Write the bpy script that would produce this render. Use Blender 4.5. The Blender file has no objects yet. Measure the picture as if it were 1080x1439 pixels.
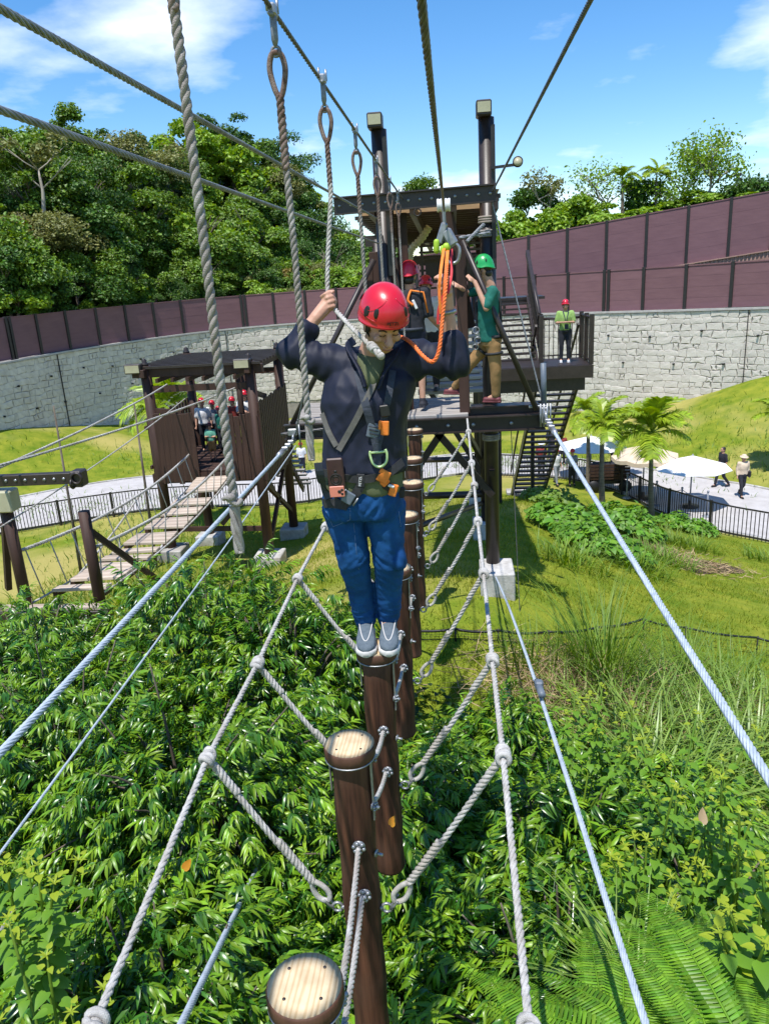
import bpy, math, random
import numpy as np
from mathutils import Vector, Matrix, noise
from mathutils.bvhtree import BVHTree
random.seed(7); RNG = np.random.default_rng(11)
SC = bpy.context.scene
COL = SC.collection
PI = math.pi

# ------------------------------------------------------------------ camera, sky, sun, exposure
FPX, CX, CY = 1070.0, 540.0, 719.5                     # focal length and centre in pixels of the 1080 x 1439 photograph
_f = np.array([94, -337.5, 1070.0]); _f /= np.linalg.norm(_f)
_d = np.array([205, 3440, 1070.0]); _d -= _d.dot(_f) * _f; _d /= np.linalg.norm(_d)
_u = -_d; _r = np.cross(_f, _u)
if _r[0] < 0: _r = -_r
CAM = np.array([_r, _f, _u])                           # world (x right, y along the ropes, z up) = CAM @ camera
cam = bpy.data.cameras.new('camera'); camo = bpy.data.objects.new('camera', cam); COL.objects.link(camo)
cam.sensor_fit = 'HORIZONTAL'; cam.sensor_width = 36.0; cam.lens = 36.0 * FPX / 1080.0
cam.clip_start = 0.05; cam.clip_end = 6000
_R = CAM @ np.diag([1, -1, -1])
camo.matrix_world = Matrix([[*_R[0], 0], [*_R[1], 0], [*_R[2], 0], [0, 0, 0, 1]])
SC.camera = camo

SUN_DIR = Vector((-0.13, -0.34, 0.93)).normalized()    # towards the sun
w = bpy.data.worlds.new('World'); SC.world = w; w.use_nodes = True
nt = w.node_tree; nt.nodes.clear()
sky = nt.nodes.new('ShaderNodeTexSky'); sky.sky_type = 'NISHITA'; sky.sun_disc = False
sky.sun_elevation = math.asin(SUN_DIR.z); sky.sun_rotation = math.atan2(SUN_DIR.x, SUN_DIR.y)
sky.air_density = 1.0; sky.dust_density = 0.0; sky.ozone_density = 3.0; sky.altitude = 0
tc = nt.nodes.new('ShaderNodeTexCoord')
hsv = nt.nodes.new('ShaderNodeHueSaturation'); hsv.inputs['Saturation'].default_value = 1.3; hsv.inputs['Hue'].default_value = 0.502; hsv.inputs['Value'].default_value = 1.05
nt.links.new(sky.outputs[0], hsv.inputs['Color'])
# scattered cumulus over the whole dome: noise on the direction projected to a cloud layer
sep = nt.nodes.new('ShaderNodeSeparateXYZ'); nt.links.new(tc.outputs['Generated'], sep.inputs[0])
mx = nt.nodes.new('ShaderNodeMath'); mx.operation = 'MAXIMUM'; mx.inputs[1].default_value = 0.0; nt.links.new(sep.outputs[2], mx.inputs[0])
ad = nt.nodes.new('ShaderNodeMath'); ad.operation = 'ADD'; ad.inputs[1].default_value = 0.16; nt.links.new(mx.outputs[0], ad.inputs[0])
vd = nt.nodes.new('ShaderNodeVectorMath'); vd.operation = 'DIVIDE'
cmb = nt.nodes.new('ShaderNodeCombineXYZ')
for i in range(3): nt.links.new(ad.outputs[0], cmb.inputs[i])
nt.links.new(tc.outputs['Generated'], vd.inputs[0]); nt.links.new(cmb.outputs[0], vd.inputs[1])
mp = nt.nodes.new('ShaderNodeMapping'); mp.inputs['Location'].default_value = (0.0, 0.0, 0.0)
nt.links.new(vd.outputs[0], mp.inputs[0])
nz = nt.nodes.new('ShaderNodeTexNoise'); nz.inputs['Scale'].default_value = 1.25; nz.inputs['Detail'].default_value = 9; nz.inputs['Roughness'].default_value = 0.52
nt.links.new(mp.outputs[0], nz.inputs['Vector'])
rp = nt.nodes.new('ShaderNodeValToRGB'); rp.color_ramp.elements[0].position = 0.54; rp.color_ramp.elements[1].position = 0.74
rp.color_ramp.elements[0].color = (0, 0, 0, 1); rp.color_ramp.elements[1].color = (0.95, 0.95, 0.95, 1)
nt.links.new(nz.outputs[0], rp.inputs[0])
mixc = nt.nodes.new('ShaderNodeMixRGB'); mixc.inputs[2].default_value = (7.6, 8.1, 8.9, 1)
nt.links.new(rp.outputs[0], mixc.inputs[0]); nt.links.new(hsv.outputs[0], mixc.inputs[1])
bg = nt.nodes.new('ShaderNodeBackground'); bg.inputs[1].default_value = 0.138
wo = nt.nodes.new('ShaderNodeOutputWorld')
nt.links.new(mixc.outputs[0], bg.inputs[0]); nt.links.new(bg.outputs[0], wo.inputs[0])
sl = bpy.data.lights.new('sun', 'SUN'); so = bpy.data.objects.new('sun', sl); COL.objects.link(so)
sl.energy = 4.6; sl.angle = math.radians(0.5); sl.color = (1.0, 0.96, 0.9)
so.rotation_euler = SUN_DIR.to_track_quat('Z', 'Y').to_euler()
vs = SC.view_settings; vs.view_transform = 'Standard'; vs.look = 'None'; vs.exposure = 0.42; vs.gamma = 1; vs.use_curve_mapping = False
SC.render.engine = 'CYCLES'; SC.cycles.use_denoising = True
SC.cycles.max_bounces = 6; SC.cycles.transparent_max_bounces = 6; SC.cycles.caustics_reflective = False; SC.cycles.caustics_refractive = False

# ------------------------------------------------------------------ points from the photograph
def ray(px, py): return CAM @ np.array([px - CX, py - CY, FPX])
def at(px, py, Y):
    r = ray(px, py); return Vector(r * (Y / r[1]))
def atz(px, py, z):
    r = ray(px, py); return Vector(r * (z / r[2]))
def proj(P):
    P = np.atleast_2d(np.asarray(P, float)); c = P @ CAM
    return np.stack([CX + FPX * c[:, 0] / c[:, 2], CY + FPX * c[:, 1] / c[:, 2], c[:, 2]], 1)

# ------------------------------------------------------------------ mesh helpers
def raw_mesh(name, V, sizes, loops, mats, mi=None, smooth=True):
    me = bpy.data.meshes.new(name)
    V = np.asarray(V, np.float32); sizes = np.asarray(sizes, np.int32); loops = np.asarray(loops, np.int32)
    me.vertices.add(len(V)); me.vertices.foreach_set('co', V.ravel())
    me.loops.add(len(loops)); me.loops.foreach_set('vertex_index', loops)
    me.polygons.add(len(sizes)); st = np.zeros(len(sizes), np.int32); st[1:] = np.cumsum(sizes)[:-1]
    me.polygons.foreach_set('loop_start', st)
    if isinstance(smooth, bool): me.polygons.foreach_set('use_smooth', np.full(len(sizes), smooth))
    else: me.polygons.foreach_set('use_smooth', np.asarray(smooth, bool))
    for m in (mats if isinstance(mats, (list, tuple)) else [mats]): me.materials.append(m)
    if mi is not None: me.polygons.foreach_set('material_index', np.asarray(mi, np.int32))
    me.update(calc_edges=True)
    return me
def wloc(o):
    v = Vector((0, 0, 0))
    while o is not None: v += o.location; o = o.parent
    return v
def link(name, me, parent=None, loc=None):
    o = bpy.data.objects.new(name, me); COL.objects.link(o)
    if parent is not None: o.parent = parent
    if loc is not None: o.location = loc
    return o
class MB:
    def __init__(s): s.V = []; s.F = []; s.m = []; s.sm = []; s.mat = 0; s.smooth = True
    def add(s, vs, fs, smooth=None):
        b = len(s.V); s.V.extend([tuple(v) for v in vs])
        for f in fs: s.F.append(tuple(i + b for i in f)); s.m.append(s.mat); s.sm.append(s.smooth if smooth is None else smooth)
        return s
    def box(s, c, size, rot=None, bev=0.0):
        x, y, z = size[0] / 2, size[1] / 2, size[2] / 2; R = rot if rot is not None else Matrix.Identity(3); c = Vector(c)
        b = min(bev, x * .9, y * .9, z * .9)
        if b <= 0:
            P = [(sx * x, sy * y, sz * z) for sz in (-1, 1) for sy in (-1, 1) for sx in (-1, 1)]
            F = [(0, 2, 3, 1), (4, 5, 7, 6), (0, 1, 5, 4), (2, 6, 7, 3), (0, 4, 6, 2), (1, 3, 7, 5)]
        else:
            P = []; idx = {}
            for sz in (-1, 1):
                for sy in (-1, 1):
                    for sx in (-1, 1):
                        for a in range(3):
                            q = [sx * (x - b), sy * (y - b), sz * (z - b)]; q[a] += (sx, sy, sz)[a] * b
                            idx[(sx, sy, sz, a)] = len(P); P.append(q)
            F = []
            for a in range(3):
                o = [k for k in range(3) if k != a]
                for sg in (-1, 1):
                    f = []
                    for (u, v) in ((-1, -1), (1, -1), (1, 1), (-1, 1)):
                        k = [0, 0, 0]; k[a] = sg; k[o[0]] = u; k[o[1]] = v; f.append(idx[(k[0], k[1], k[2], a)])
                    flip = (sg < 0) != (a == 1)
                    F.append(tuple(f[::-1] if flip else f))
            for a in range(3):                       # edges along axis a
                o = [k for k in range(3) if k != a]
                for u in (-1, 1):
                    for v in (-1, 1):
                        k0 = [0, 0, 0]; k0[a] = -1; k0[o[0]] = u; k0[o[1]] = v; k1 = list(k0); k1[a] = 1
                        F.append((idx[(*k0, o[0])], idx[(*k1, o[0])], idx[(*k1, o[1])], idx[(*k0, o[1])]))
            for sz in (-1, 1):
                for sy in (-1, 1):
                    for sx in (-1, 1): F.append(tuple(idx[(sx, sy, sz, a)] for a in range(3)))
        s.add([c + R @ Vector(p) for p in P], F, False); return s
    def beam(s, p0, p1, w, h, up=(0, 0, 1), bev=0.0):
        p0 = Vector(p0); p1 = Vector(p1); d = p1 - p0; L = d.length
        if L < 1e-6: return s
        y = d / L; u = Vector(up)
        if abs(y.dot(u)) > .98: u = Vector((0, 1, 0)) if abs(y.y) < .9 else Vector((1, 0, 0))
        x = y.cross(u).normalized(); z = x.cross(y)
        return s.box((p0 + p1) / 2, (w, L, h), Matrix((x, y, z)).transposed(), bev)
    def tube(s, pts, r, n=8, cap=True):
        P = [Vector(p) for p in pts]; k = len(P); rs = list(r) if hasattr(r, '__len__') else [r] * k
        fr = frames(P); b = len(s.V); vs = []; fs = []
        for i in range(k):
            N, B = fr[i]
            for j in range(n):
                a = 2 * PI * j / n; vs.append(P[i] + (N * math.cos(a) + B * math.sin(a)) * rs[i])
        for i in range(k - 1):
            for j in range(n):
                j2 = (j + 1) % n; fs.append((i * n + j, i * n + j2, (i + 1) * n + j2, (i + 1) * n + j))
        if cap: fs.append(tuple(range(n - 1, -1, -1))); fs.append(tuple((k - 1) * n + j for j in range(n)))
        s.add(vs, fs); return s
    def lathe(s, c, prof, n=20, axis=(0, 0, 1), xdir=None, sx=1, sy=1):
        a = Vector(axis).normalized(); x = Vector(xdir) if xdir else (Vector((1, 0, 0)) if abs(a.x) < .9 else Vector((0, 1, 0)))
        x = (x - a * x.dot(a)).normalized(); y = a.cross(x); c = Vector(c); vs = []; fs = []; k = len(prof)
        for (r, z) in prof:
            for j in range(n):
                t = 2 * PI * j / n; vs.append(c + a * z + x * (r * sx * math.cos(t)) + y * (r * sy * math.sin(t)))
        for i in range(k - 1):
            for j in range(n):
                j2 = (j + 1) % n; fs.append((i * n + j, i * n + j2, (i + 1) * n + j2, (i + 1) * n + j))
        if prof[0][0] > 1e-5: fs.append(tuple(range(n - 1, -1, -1)))
        if prof[-1][0] > 1e-5: fs.append(tuple((k - 1) * n + j for j in range(n)))
        s.add(vs, fs); return s
    def ell(s, c, r, R=None, n=12, m=8):
        R = R if R is not None else Matrix.Identity(3); c = Vector(c); r = (r, r, r) if not hasattr(r, '__len__') else r
        vs = [c + R @ Vector((0, 0, -r[2]))]; fs = []
        for i in range(1, m):
            ph = -PI / 2 + PI * i / m
            for j in range(n):
                t = 2 * PI * j / n; vs.append(c + R @ Vector((r[0] * math.cos(ph) * math.cos(t), r[1] * math.cos(ph) * math.sin(t), r[2] * math.sin(ph))))
        vs.append(c + R @ Vector((0, 0, r[2]))); top = len(vs) - 1
        for j in range(n): fs.append((0, 1 + (j + 1) % n, 1 + j)); fs.append((top, 1 + (m - 2) * n + j, 1 + (m - 2) * n + (j + 1) % n))
        for i in range(m - 2):
            for j in range(n):
                j2 = (j + 1) % n; fs.append((1 + i * n + j, 1 + i * n + j2, 1 + (i + 1) * n + j2, 1 + (i + 1) * n + j))
        s.add(vs, fs); return s
    def cap(s, p0, p1, r0, r1, n=12, flat=None):
        """tapered capsule; flat=(vector, factor) squashes it along a vector"""
        p0 = Vector(p0); p1 = Vector(p1); d = p1 - p0; L = max(d.length, 1e-4); d /= L
        prof = []; K = 4
        for i in range(K + 1):
            t = PI / 2 * i / K; prof.append((max(r0 * math.sin(t), 0), -r0 * math.cos(t)))
        for i in range(K + 1):
            t = PI / 2 * i / K; prof.append((max(r1 * math.cos(t), 0), L + r1 * math.sin(t)))
        if flat: s.lathe(p0, prof, n, d, flat[0], sx=flat[1])
        else: s.lathe(p0, prof, n, d)
        return s
    def ring(s, c, axis, R, r, n=16, m=6):
        a = Vector(axis).normalized(); x = Vector((1, 0, 0)) if abs(a.x) < .9 else Vector((0, 1, 0)); x = (x - a * x.dot(a)).normalized(); y = a.cross(x)
        pts = [Vector(c) + (x * math.cos(2 * PI * i / n) + y * math.sin(2 * PI * i / n)) * R for i in range(n)]
        vs = []; fs = []
        for i, p in enumerate(pts):
            o = (p - Vector(c)).normalized()
            for j in range(m):
                t = 2 * PI * j / m; vs.append(p + o * (r * math.cos(t)) + a * (r * math.sin(t)))
        for i in range(n):
            for j in range(m):
                i2 = (i + 1) % n; j2 = (j + 1) % m; fs.append((i * m + j, i2 * m + j, i2 * m + j2, i * m + j2))
        s.add(vs, fs); return s
    def loft(s, secs, n=20, p=2.4):
        """closed loft of super-ellipse sections (centre, x half-vector, y half-vector)"""
        vs = []; fs = []; k = len(secs)
        for (c, X, Y) in secs:
            c = Vector(c); X = Vector(X); Y = Vector(Y)
            for j in range(n):
                t = 2 * PI * j / n; ct, st = math.cos(t), math.sin(t)
                vs.append(c + X * (abs(ct) ** (2 / p) * (1 if ct >= 0 else -1)) + Y * (abs(st) ** (2 / p) * (1 if st >= 0 else -1)))
        for i in range(k - 1):
            for j in range(n):
                j2 = (j + 1) % n; fs.append((i * n + j, i * n + j2, (i + 1) * n + j2, (i + 1) * n + j))
        fs.append(tuple(range(n - 1, -1, -1))); fs.append(tuple((k - 1) * n + j for j in range(n)))
        s.add(vs, fs); return s
    def rope(s, pts, r, strands=3, pitch=None, sides=5, spp=7, core=False, n_smooth=0):
        P = resample([Vector(p) for p in pts], (pitch or r * 7) / spp); fr = frames(P); pitch = pitch or r * 7
        L = [0.0]
        for i in range(1, len(P)): L.append(L[-1] + (P[i] - P[i - 1]).length)
        off = {3: .52, 4: .56, 6: .66, 7: .68}.get(strands, .6) * r; sr = r - off + (.06 * r)
        if strands >= 6: sr = r * .36
        P_ = np.array([tuple(p) for p in P]); N = np.array([tuple(f[0]) for f in fr]); B = np.array([tuple(f[1]) for f in fr]); L = np.array(L)
        for q in range(strands):
            a = 2 * PI * (L / pitch + q / strands)
            C = P_ + off * (N * np.cos(a)[:, None] + B * np.sin(a)[:, None])
            s.tube([Vector(c) for c in C], sr, sides)
        if core: s.tube(P, off, 6)
        return s
    def shape(s, R, t=(0, 0, 0)):
        return s
    def mesh(s, name, mats, off=(0, 0, 0), smooth=None):
        V = np.array(s.V, np.float32).reshape(-1, 3) - np.array(off, np.float32)
        return raw_mesh(name, V, [len(f) for f in s.F], [i for f in s.F for i in f], mats, s.m, s.sm if smooth is None else smooth)
    def build(s, name, mats, parent=None):
        return link(name, s.mesh(name, mats, wloc(parent) if parent else (0, 0, 0)), parent)
    def build_at(s, name, mats, loc):
        return link(name, s.mesh(name, mats, loc), None, Vector(loc))
def frames(P):
    k = len(P); T = []
    for i in range(k):
        d = P[min(i + 1, k - 1)] - P[max(i - 1, 0)]; T.append(d.normalized() if d.length > 1e-9 else (T[-1] if T else Vector((0, 0, 1))))
    u = Vector((0, 0, 1)) if abs(T[0].z) < .9 else Vector((1, 0, 0)); N = (u - T[0] * u.dot(T[0])).normalized(); out = []
    for i in range(k):
        N = (N - T[i] * N.dot(T[i])); N = N.normalized() if N.length > 1e-6 else T[i].orthogonal().normalized(); out.append((N, T[i].cross(N)))
    return out
def resample(P, step):
    out = [P[0]]; 
    for a, b in zip(P, P[1:]):
        n = max(1, int(round((b - a).length / step)))
        for i in range(1, n + 1): out.append(a.lerp(b, i / n))
    return out
def smooth_pts(P, n=8):
    P = [Vector(p) for p in P]; out = []
    for i in range(len(P) - 1):
        p0 = P[max(i - 1, 0)]; p1 = P[i]; p2 = P[i + 1]; p3 = P[min(i + 2, len(P) - 1)]
        for k in range(n):
            t = k / n; out.append(.5 * ((2 * p1) + (p2 - p0) * t + (2 * p0 - 5 * p1 + 4 * p2 - p3) * t * t + (3 * p1 - p0 - 3 * p2 + p3) * t ** 3))
    out.append(P[-1]); return out
def sag(a, b, s, n=16):
    a = Vector(a); b = Vector(b)
    return [a.lerp(b, i / n) - Vector((0, 0, 4 * s * (i / n) * (1 - i / n))) for i in range(n + 1)]
def tag(o, label=None, cat=None, group=None, kind=None):
    if label: o['label'] = label
    if cat: o['category'] = cat
    if group: o['group'] = group
    if kind: o['kind'] = kind
    return o
def thing(name, loc, label, cat, group=None):
    o = bpy.data.objects.new(name, None); COL.objects.link(o); o.location = Vector(loc); o.empty_display_size = .1
    return tag(o, label, cat, group)
def copy_tree(o, parent=None):
    c = o.copy(); COL.objects.link(c); c.parent = parent
    for ch in [x for x in KIDS.get(o.name, [])]: copy_tree(ch, c)
    return c
KIDS = {}
def index_kids():
    KIDS.clear()
    for o in bpy.data.objects:
        if o.parent: KIDS.setdefault(o.parent.name, []).append(o)
def scatter(TV, TF, mats3, pos):
    """copies of one small template (vertices, faces as lists) placed by numpy -> V, sizes, loops"""
    TV = np.asarray(TV, float); N = len(pos); n = len(TV)
    V = np.einsum('nij,vj->nvi', mats3, TV) + np.asarray(pos)[:, None, :]
    sz = np.array([len(f) for f in TF]); lp = np.array([i for f in TF for i in f])
    L = (lp[None, :] + (np.arange(N) * n)[:, None]).ravel()
    return V.reshape(-1, 3), np.tile(sz, N), L
def rot_from(zdir, spin, scale=1.0):
    """numpy rotation matrices whose z column is zdir, spun about it; columns x,y,z"""
    z = zdir / np.linalg.norm(zdir, axis=1, keepdims=True)
    a = np.where(np.abs(z[:, 2:3]) < .95, np.array([[0, 0, 1.0]]), np.array([[1.0, 0, 0]]))
    x = np.cross(a, z); x /= np.linalg.norm(x, axis=1, keepdims=True); y = np.cross(z, x)
    c, s = np.cos(spin)[:, None], np.sin(spin)[:, None]
    x2 = x * c + y * s; y2 = -x * s + y * c
    M = np.stack([x2, y2, z], 2)
    return M * (np.asarray(scale)[:, None, None] if hasattr(scale, '__len__') else scale)

# ------------------------------------------------------------------ materials
def M(name, c1, c2=None, scale=6.0, rough=.6, metal=0.0, bump=0.0, bscale=60.0, stretch=(1, 1, 1), island=0.0, trans=0.0, spec=.5, detail=5, lo=.35, hi=.65, c3=None, coat=0.0, obj=0.0, emit=0, bdist=.01):
    m = bpy.data.materials.new(name); m.use_nodes = True; n = m.node_tree; L = n.links; b = n.nodes['Principled BSDF']
    b.inputs['Roughness'].default_value = rough; b.inputs['Metallic'].default_value = metal; b.inputs['Specular IOR Level'].default_value = spec
    if coat: b.inputs['Coat Weight'].default_value = coat; b.inputs['Coat Roughness'].default_value = .12
    col = None
    t = n.nodes.new('ShaderNodeTexCoord'); mp = n.nodes.new('ShaderNodeMapping'); mp.inputs['Scale'].default_value = stretch
    L.new(t.outputs['Object'], mp.inputs[0])
    if c2 is None: b.inputs['Base Color'].default_value = (*c1, 1)
    else:
        nz = n.nodes.new('ShaderNodeTexNoise'); nz.inputs['Scale'].default_value = scale; nz.inputs['Detail'].default_value = detail; nz.inputs['Roughness'].default_value = .62
        L.new(mp.outputs[0], nz.inputs['Vector'])
        r = n.nodes.new('ShaderNodeValToRGB'); r.color_ramp.elements[0].position = lo; r.color_ramp.elements[1].position = hi
        r.color_ramp.elements[0].color = (*c1, 1); r.color_ramp.elements[1].color = (*c2, 1)
        L.new(nz.outputs[0], r.inputs[0]); col = r.outputs[0]
    if c3 is not None:
        nz2 = n.nodes.new('ShaderNodeTexNoise'); nz2.inputs['Scale'].default_value = scale * .13; nz2.inputs['Detail'].default_value = 4
        L.new(t.outputs['Object'], nz2.inputs['Vector'])
        r2 = n.nodes.new('ShaderNodeValToRGB'); r2.color_ramp.elements[0].position = .48; r2.color_ramp.elements[1].position = .66
        L.new(nz2.outputs[0], r2.inputs[0]); mm = n.nodes.new('ShaderNodeMixRGB'); L.new(r2.outputs[0], mm.inputs[0])
        L.new(col, mm.inputs[1]); mm.inputs[2].default_value = (*c3, 1); col = mm.outputs[0]
    if island or obj:
        if island: g = n.nodes.new('ShaderNodeNewGeometry'); src = g.outputs['Random Per Island']; amt = island
        else: g = n.nodes.new('ShaderNodeObjectInfo'); src = g.outputs['Random']; amt = obj
        h = n.nodes.new('ShaderNodeHueSaturation')
        mr = n.nodes.new('ShaderNodeMapRange'); mr.inputs[3].default_value = 1 - amt; mr.inputs[4].default_value = 1 + amt; L.new(src, mr.inputs[0]); L.new(mr.outputs[0], h.inputs['Value'])
        if island:
            ml = n.nodes.new('ShaderNodeMath'); ml.operation = 'MULTIPLY'; ml.inputs[1].default_value = 7.31; L.new(src, ml.inputs[0])
            fr = n.nodes.new('ShaderNodeMath'); fr.operation = 'FRACT'; L.new(ml.outputs[0], fr.inputs[0])
            mh = n.nodes.new('ShaderNodeMapRange'); mh.inputs[3].default_value = .5 - .045 * amt; mh.inputs[4].default_value = .5 + .03 * amt
            L.new(fr.outputs[0], mh.inputs[0]); L.new(mh.outputs[0], h.inputs['Hue'])
        if col is not None: L.new(col, h.inputs['Color'])
        else: h.inputs['Color'].default_value = (*c1, 1)
        col = h.outputs[0]
    if col is not None: L.new(col, b.inputs['Base Color'])
    if bump:
        nb = n.nodes.new('ShaderNodeTexNoise'); nb.inputs['Scale'].default_value = bscale; nb.inputs['Detail'].default_value = 4; L.new(mp.outputs[0], nb.inputs['Vector'])
        bp = n.nodes.new('ShaderNodeBump'); bp.inputs['Strength'].default_value = bump; bp.inputs['Distance'].default_value = bdist; L.new(nb.outputs[0], bp.inputs['Height']); L.new(bp.outputs[0], b.inputs['Normal'])
    if trans:
        o = n.nodes['Material Output']; tr = n.nodes.new('ShaderNodeBsdfTranslucent'); mi = n.nodes.new('ShaderNodeMixShader'); mi.inputs[0].default_value = trans
        h2 = n.nodes.new('ShaderNodeHueSaturation'); h2.inputs['Hue'].default_value = .485; h2.inputs['Value'].default_value = 1.5; h2.inputs['Saturation'].default_value = 1.1
        if col is not None: L.new(col, h2.inputs['Color'])
        else: h2.inputs['Color'].default_value = (*c1, 1)
        L.new(h2.outputs[0], tr.inputs[0]); L.new(b.outputs[0], mi.inputs[1]); L.new(tr.outputs[0], mi.inputs[2]); L.new(mi.outputs[0], o.inputs[0])
    if emit: b.inputs['Emission Color'].default_value = (*c1, 1); b.inputs['Emission Strength'].default_value = emit
    return m
m_lawn = M('lawn', (.095, .165, .010), (.26, .275, .03), scale=1.5, lo=.3, hi=.7, rough=.9, bump=.7, bscale=26, c3=(.38, .33, .10), spec=.1, detail=8, bdist=.05)
m_soil = M('soil', (.05, .035, .022), (.11, .08, .05), scale=5, rough=.95, bump=.6, bscale=20, spec=.1)
m_path = M('paving', (.40, .38, .37), (.48, .46, .45), scale=2.2, rough=.85, bump=.2, bscale=90, spec=.2)
m_hill = M('hill_soil', (.014, .030, .006), (.035, .06, .012), scale=.5, rough=.95, spec=.1)
m_mortar = M('mortar', (.25, .225, .20), (.34, .31, .28), scale=4, rough=.95, bump=.4, bscale=30, spec=.1)
m_stone = M('wall_stone', (.50, .455, .405), (.63, .585, .53), scale=2.4, rough=.9, bump=.5, bscale=11, obj=.07, spec=.2, detail=9, bdist=.03)
m_stone_i = M('wall_stone_run', (.50, .455, .405), (.63, .585, .53), scale=2.4, rough=.9, bump=.5, bscale=11, island=.07, spec=.2, detail=9, bdist=.03)
m_coping = M('coping', (.36, .34, .33), (.46, .44, .42), scale=3, rough=.9)
m_panel = M('screen_mesh', (.165, .085, .098), (.195, .102, .115), scale=.8, rough=.75, bump=.15, bscale=120, spec=.3, stretch=(1, 1, 6), obj=.06)
m_blackm = M('black_metal', (.014, .012, .012), (.022, .019, .018), scale=12, rough=.45, spec=.5)
m_brownm = M('brown_steel', (.022, .015, .013), (.034, .024, .021), scale=9, rough=.42, bump=.05, bscale=60, spec=.5)
m_brownw = M('dark_stained_timber', (.032, .016, .012), (.062, .031, .022), scale=7, rough=.62, bump=.35, bscale=22, stretch=(1, 1, .12), spec=.35)
m_log = M('log_stain', (.026, .010, .006), (.125, .050, .027), scale=22, rough=.68, bump=.9, bscale=46, stretch=(1, 1, .05), spec=.3, c3=(.10, .048, .03), bdist=.006)
m_rust = M('corrugated_brown', (.32, .18, .14), (.38, .23, .18), scale=3, rough=.7)
m_plank = M('weathered_plank', (.34, .265, .205), (.54, .45, .365), scale=5, rough=.85, bump=.5, bscale=30, stretch=(.15, 1, 1), obj=.12, spec=.2)
m_plank2 = M('weathered_deck', (.22, .20, .18), (.38, .35, .32), scale=5, rough=.85, bump=.4, bscale=30, stretch=(.15, 1, 1), obj=.12, spec=.2)
m_conc = M('concrete', (.36, .345, .32), (.56, .545, .52), scale=7, rough=.9, bump=.5, bscale=40, spec=.2, c3=(.30, .275, .24))
m_rope = M('pale_rope', (.36, .345, .32), (.57, .555, .53), scale=30, rough=.95, bump=.9, bscale=380, spec=.15, c3=(.37, .335, .29), bdist=.004)
m_ropeg = M('grey_rope', (.20, .18, .165), (.38, .355, .34), scale=14, rough=.95, bump=.8, bscale=380, spec=.2, c3=(.30, .25, .22), bdist=.004)
m_splice = M('rusty_splice', (.10, .055, .04), (.24, .18, .155), scale=40, rough=.9, bump=.5, bscale=300, bdist=.004)
m_cable = M('galvanised_cable', (.14, .15, .165), (.26, .275, .30), scale=30, rough=.5, metal=.2, spec=.5)
m_cabled = M('dark_cable', (.085, .08, .08), (.16, .155, .155), scale=20, rough=.5, metal=.4)
m_cablew = M('blue_white_cable', (.36, .42, .49), (.52, .58, .65), scale=20, rough=.5, metal=.1)
m_steel = M('galvanised_steel', (.22, .23, .24), (.38, .39, .41), scale=20, rough=.4, metal=.6)
m_cream = M('lamp_lens', (.36, .34, .22), (.42, .40, .27), scale=6, rough=.4)
m_white = M('white_canvas', (.74, .74, .73), (.80, .80, .79), scale=4, rough=.8)
m_beige = M('beige_canvas', (.58, .45, .33), (.66, .53, .40), scale=4, rough=.85)
m_red = M('red_shell', (.50, .006, .022), (.58, .012, .03), scale=3, rough=.33, spec=.5, coat=.25)
m_green = M('green_shell', (.01, .26, .06), (.015, .32, .08), scale=3, rough=.35, spec=.5, coat=.25)
m_black = M('black_plastic', (.010, .010, .011), rough=.5)
m_skin = M('skin', (.44, .235, .155), (.53, .30, .21), scale=18, rough=.55, bump=.12, bscale=140, spec=.4, bdist=.004)
m_lip = M('lips', (.36, .13, .10), rough=.5)
m_hair = M('black_hair', (.010, .008, .008), (.02, .016, .015), scale=60, rough=.5, stretch=(1, 1, .2))
m_navy = M('navy_nylon', (.006, .008, .021), (.011, .014, .032), scale=8, rough=.62, bump=.12, bscale=10, spec=.32, bdist=.012, stretch=(1, 1, .45))
m_jeans = M('blue_denim', (.004, .042, .15), (.010, .075, .22), scale=9, rough=.85, bump=.3, bscale=400, spec=.2, c3=(.004, .042, .14), bdist=.003)
m_olive = M('olive_cotton', (.085, .10, .045), (.11, .125, .06), scale=14, rough=.9, bump=.2, bscale=300, bdist=.004)
m_strapk = M('black_webbing', (.014, .014, .016), (.024, .024, .027), scale=30, rough=.75, bump=.3, bscale=300, bdist=.003)
m_strapg = M('grey_webbing', (.085, .08, .072), (.12, .115, .105), scale=30, rough=.8, bump=.3, bscale=300, bdist=.003)
m_strapb = M('slate_webbing', (.020, .026, .042), (.032, .040, .058), scale=30, rough=.75, bump=.3, bscale=300, bdist=.003)
m_orange = M('orange_webbing', (.72, .17, .015), (.80, .23, .03), scale=20, rough=.7, bump=.3, bscale=200, bdist=.003)
m_orangerope = M('orange_rope', (.75, .12, .02), (.85, .22, .06), scale=60, rough=.8, bump=.4, bscale=300, bdist=.003)
m_redstrap = M('red_webbing', (.55, .03, .04), rough=.7)
m_lime = M('pale_green_anodised', (.50, .66, .32), rough=.35, metal=.3)
m_limeg = M('lime_green', (.34, .52, .03), rough=.5)
m_buckle = M('slate_plastic', (.10, .125, .16), (.13, .155, .19), scale=20, rough=.5)
m_leather = M('brown_leather', (.035, .014, .014), (.05, .02, .02), scale=30, rough=.5, bump=.2, bscale=200, bdist=.003)
m_coral = M('coral_card', (.62, .20, .14), rough=.5)
m_shoe = M('slate_knit', (.075, .10, .125), (.11, .14, .165), scale=60, rough=.85, bump=.5, bscale=500, bdist=.002)
m_sole = M('pale_sole', (.50, .48, .46), (.58, .56, .54), scale=20, rough=.7)
m_maroon = M('maroon_leather', (.10, .02, .025), (.14, .03, .035), scale=20, rough=.6)
m_whitecl = M('white_cotton', (.62, .62, .64), (.72, .72, .73), scale=9, rough=.9)
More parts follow.
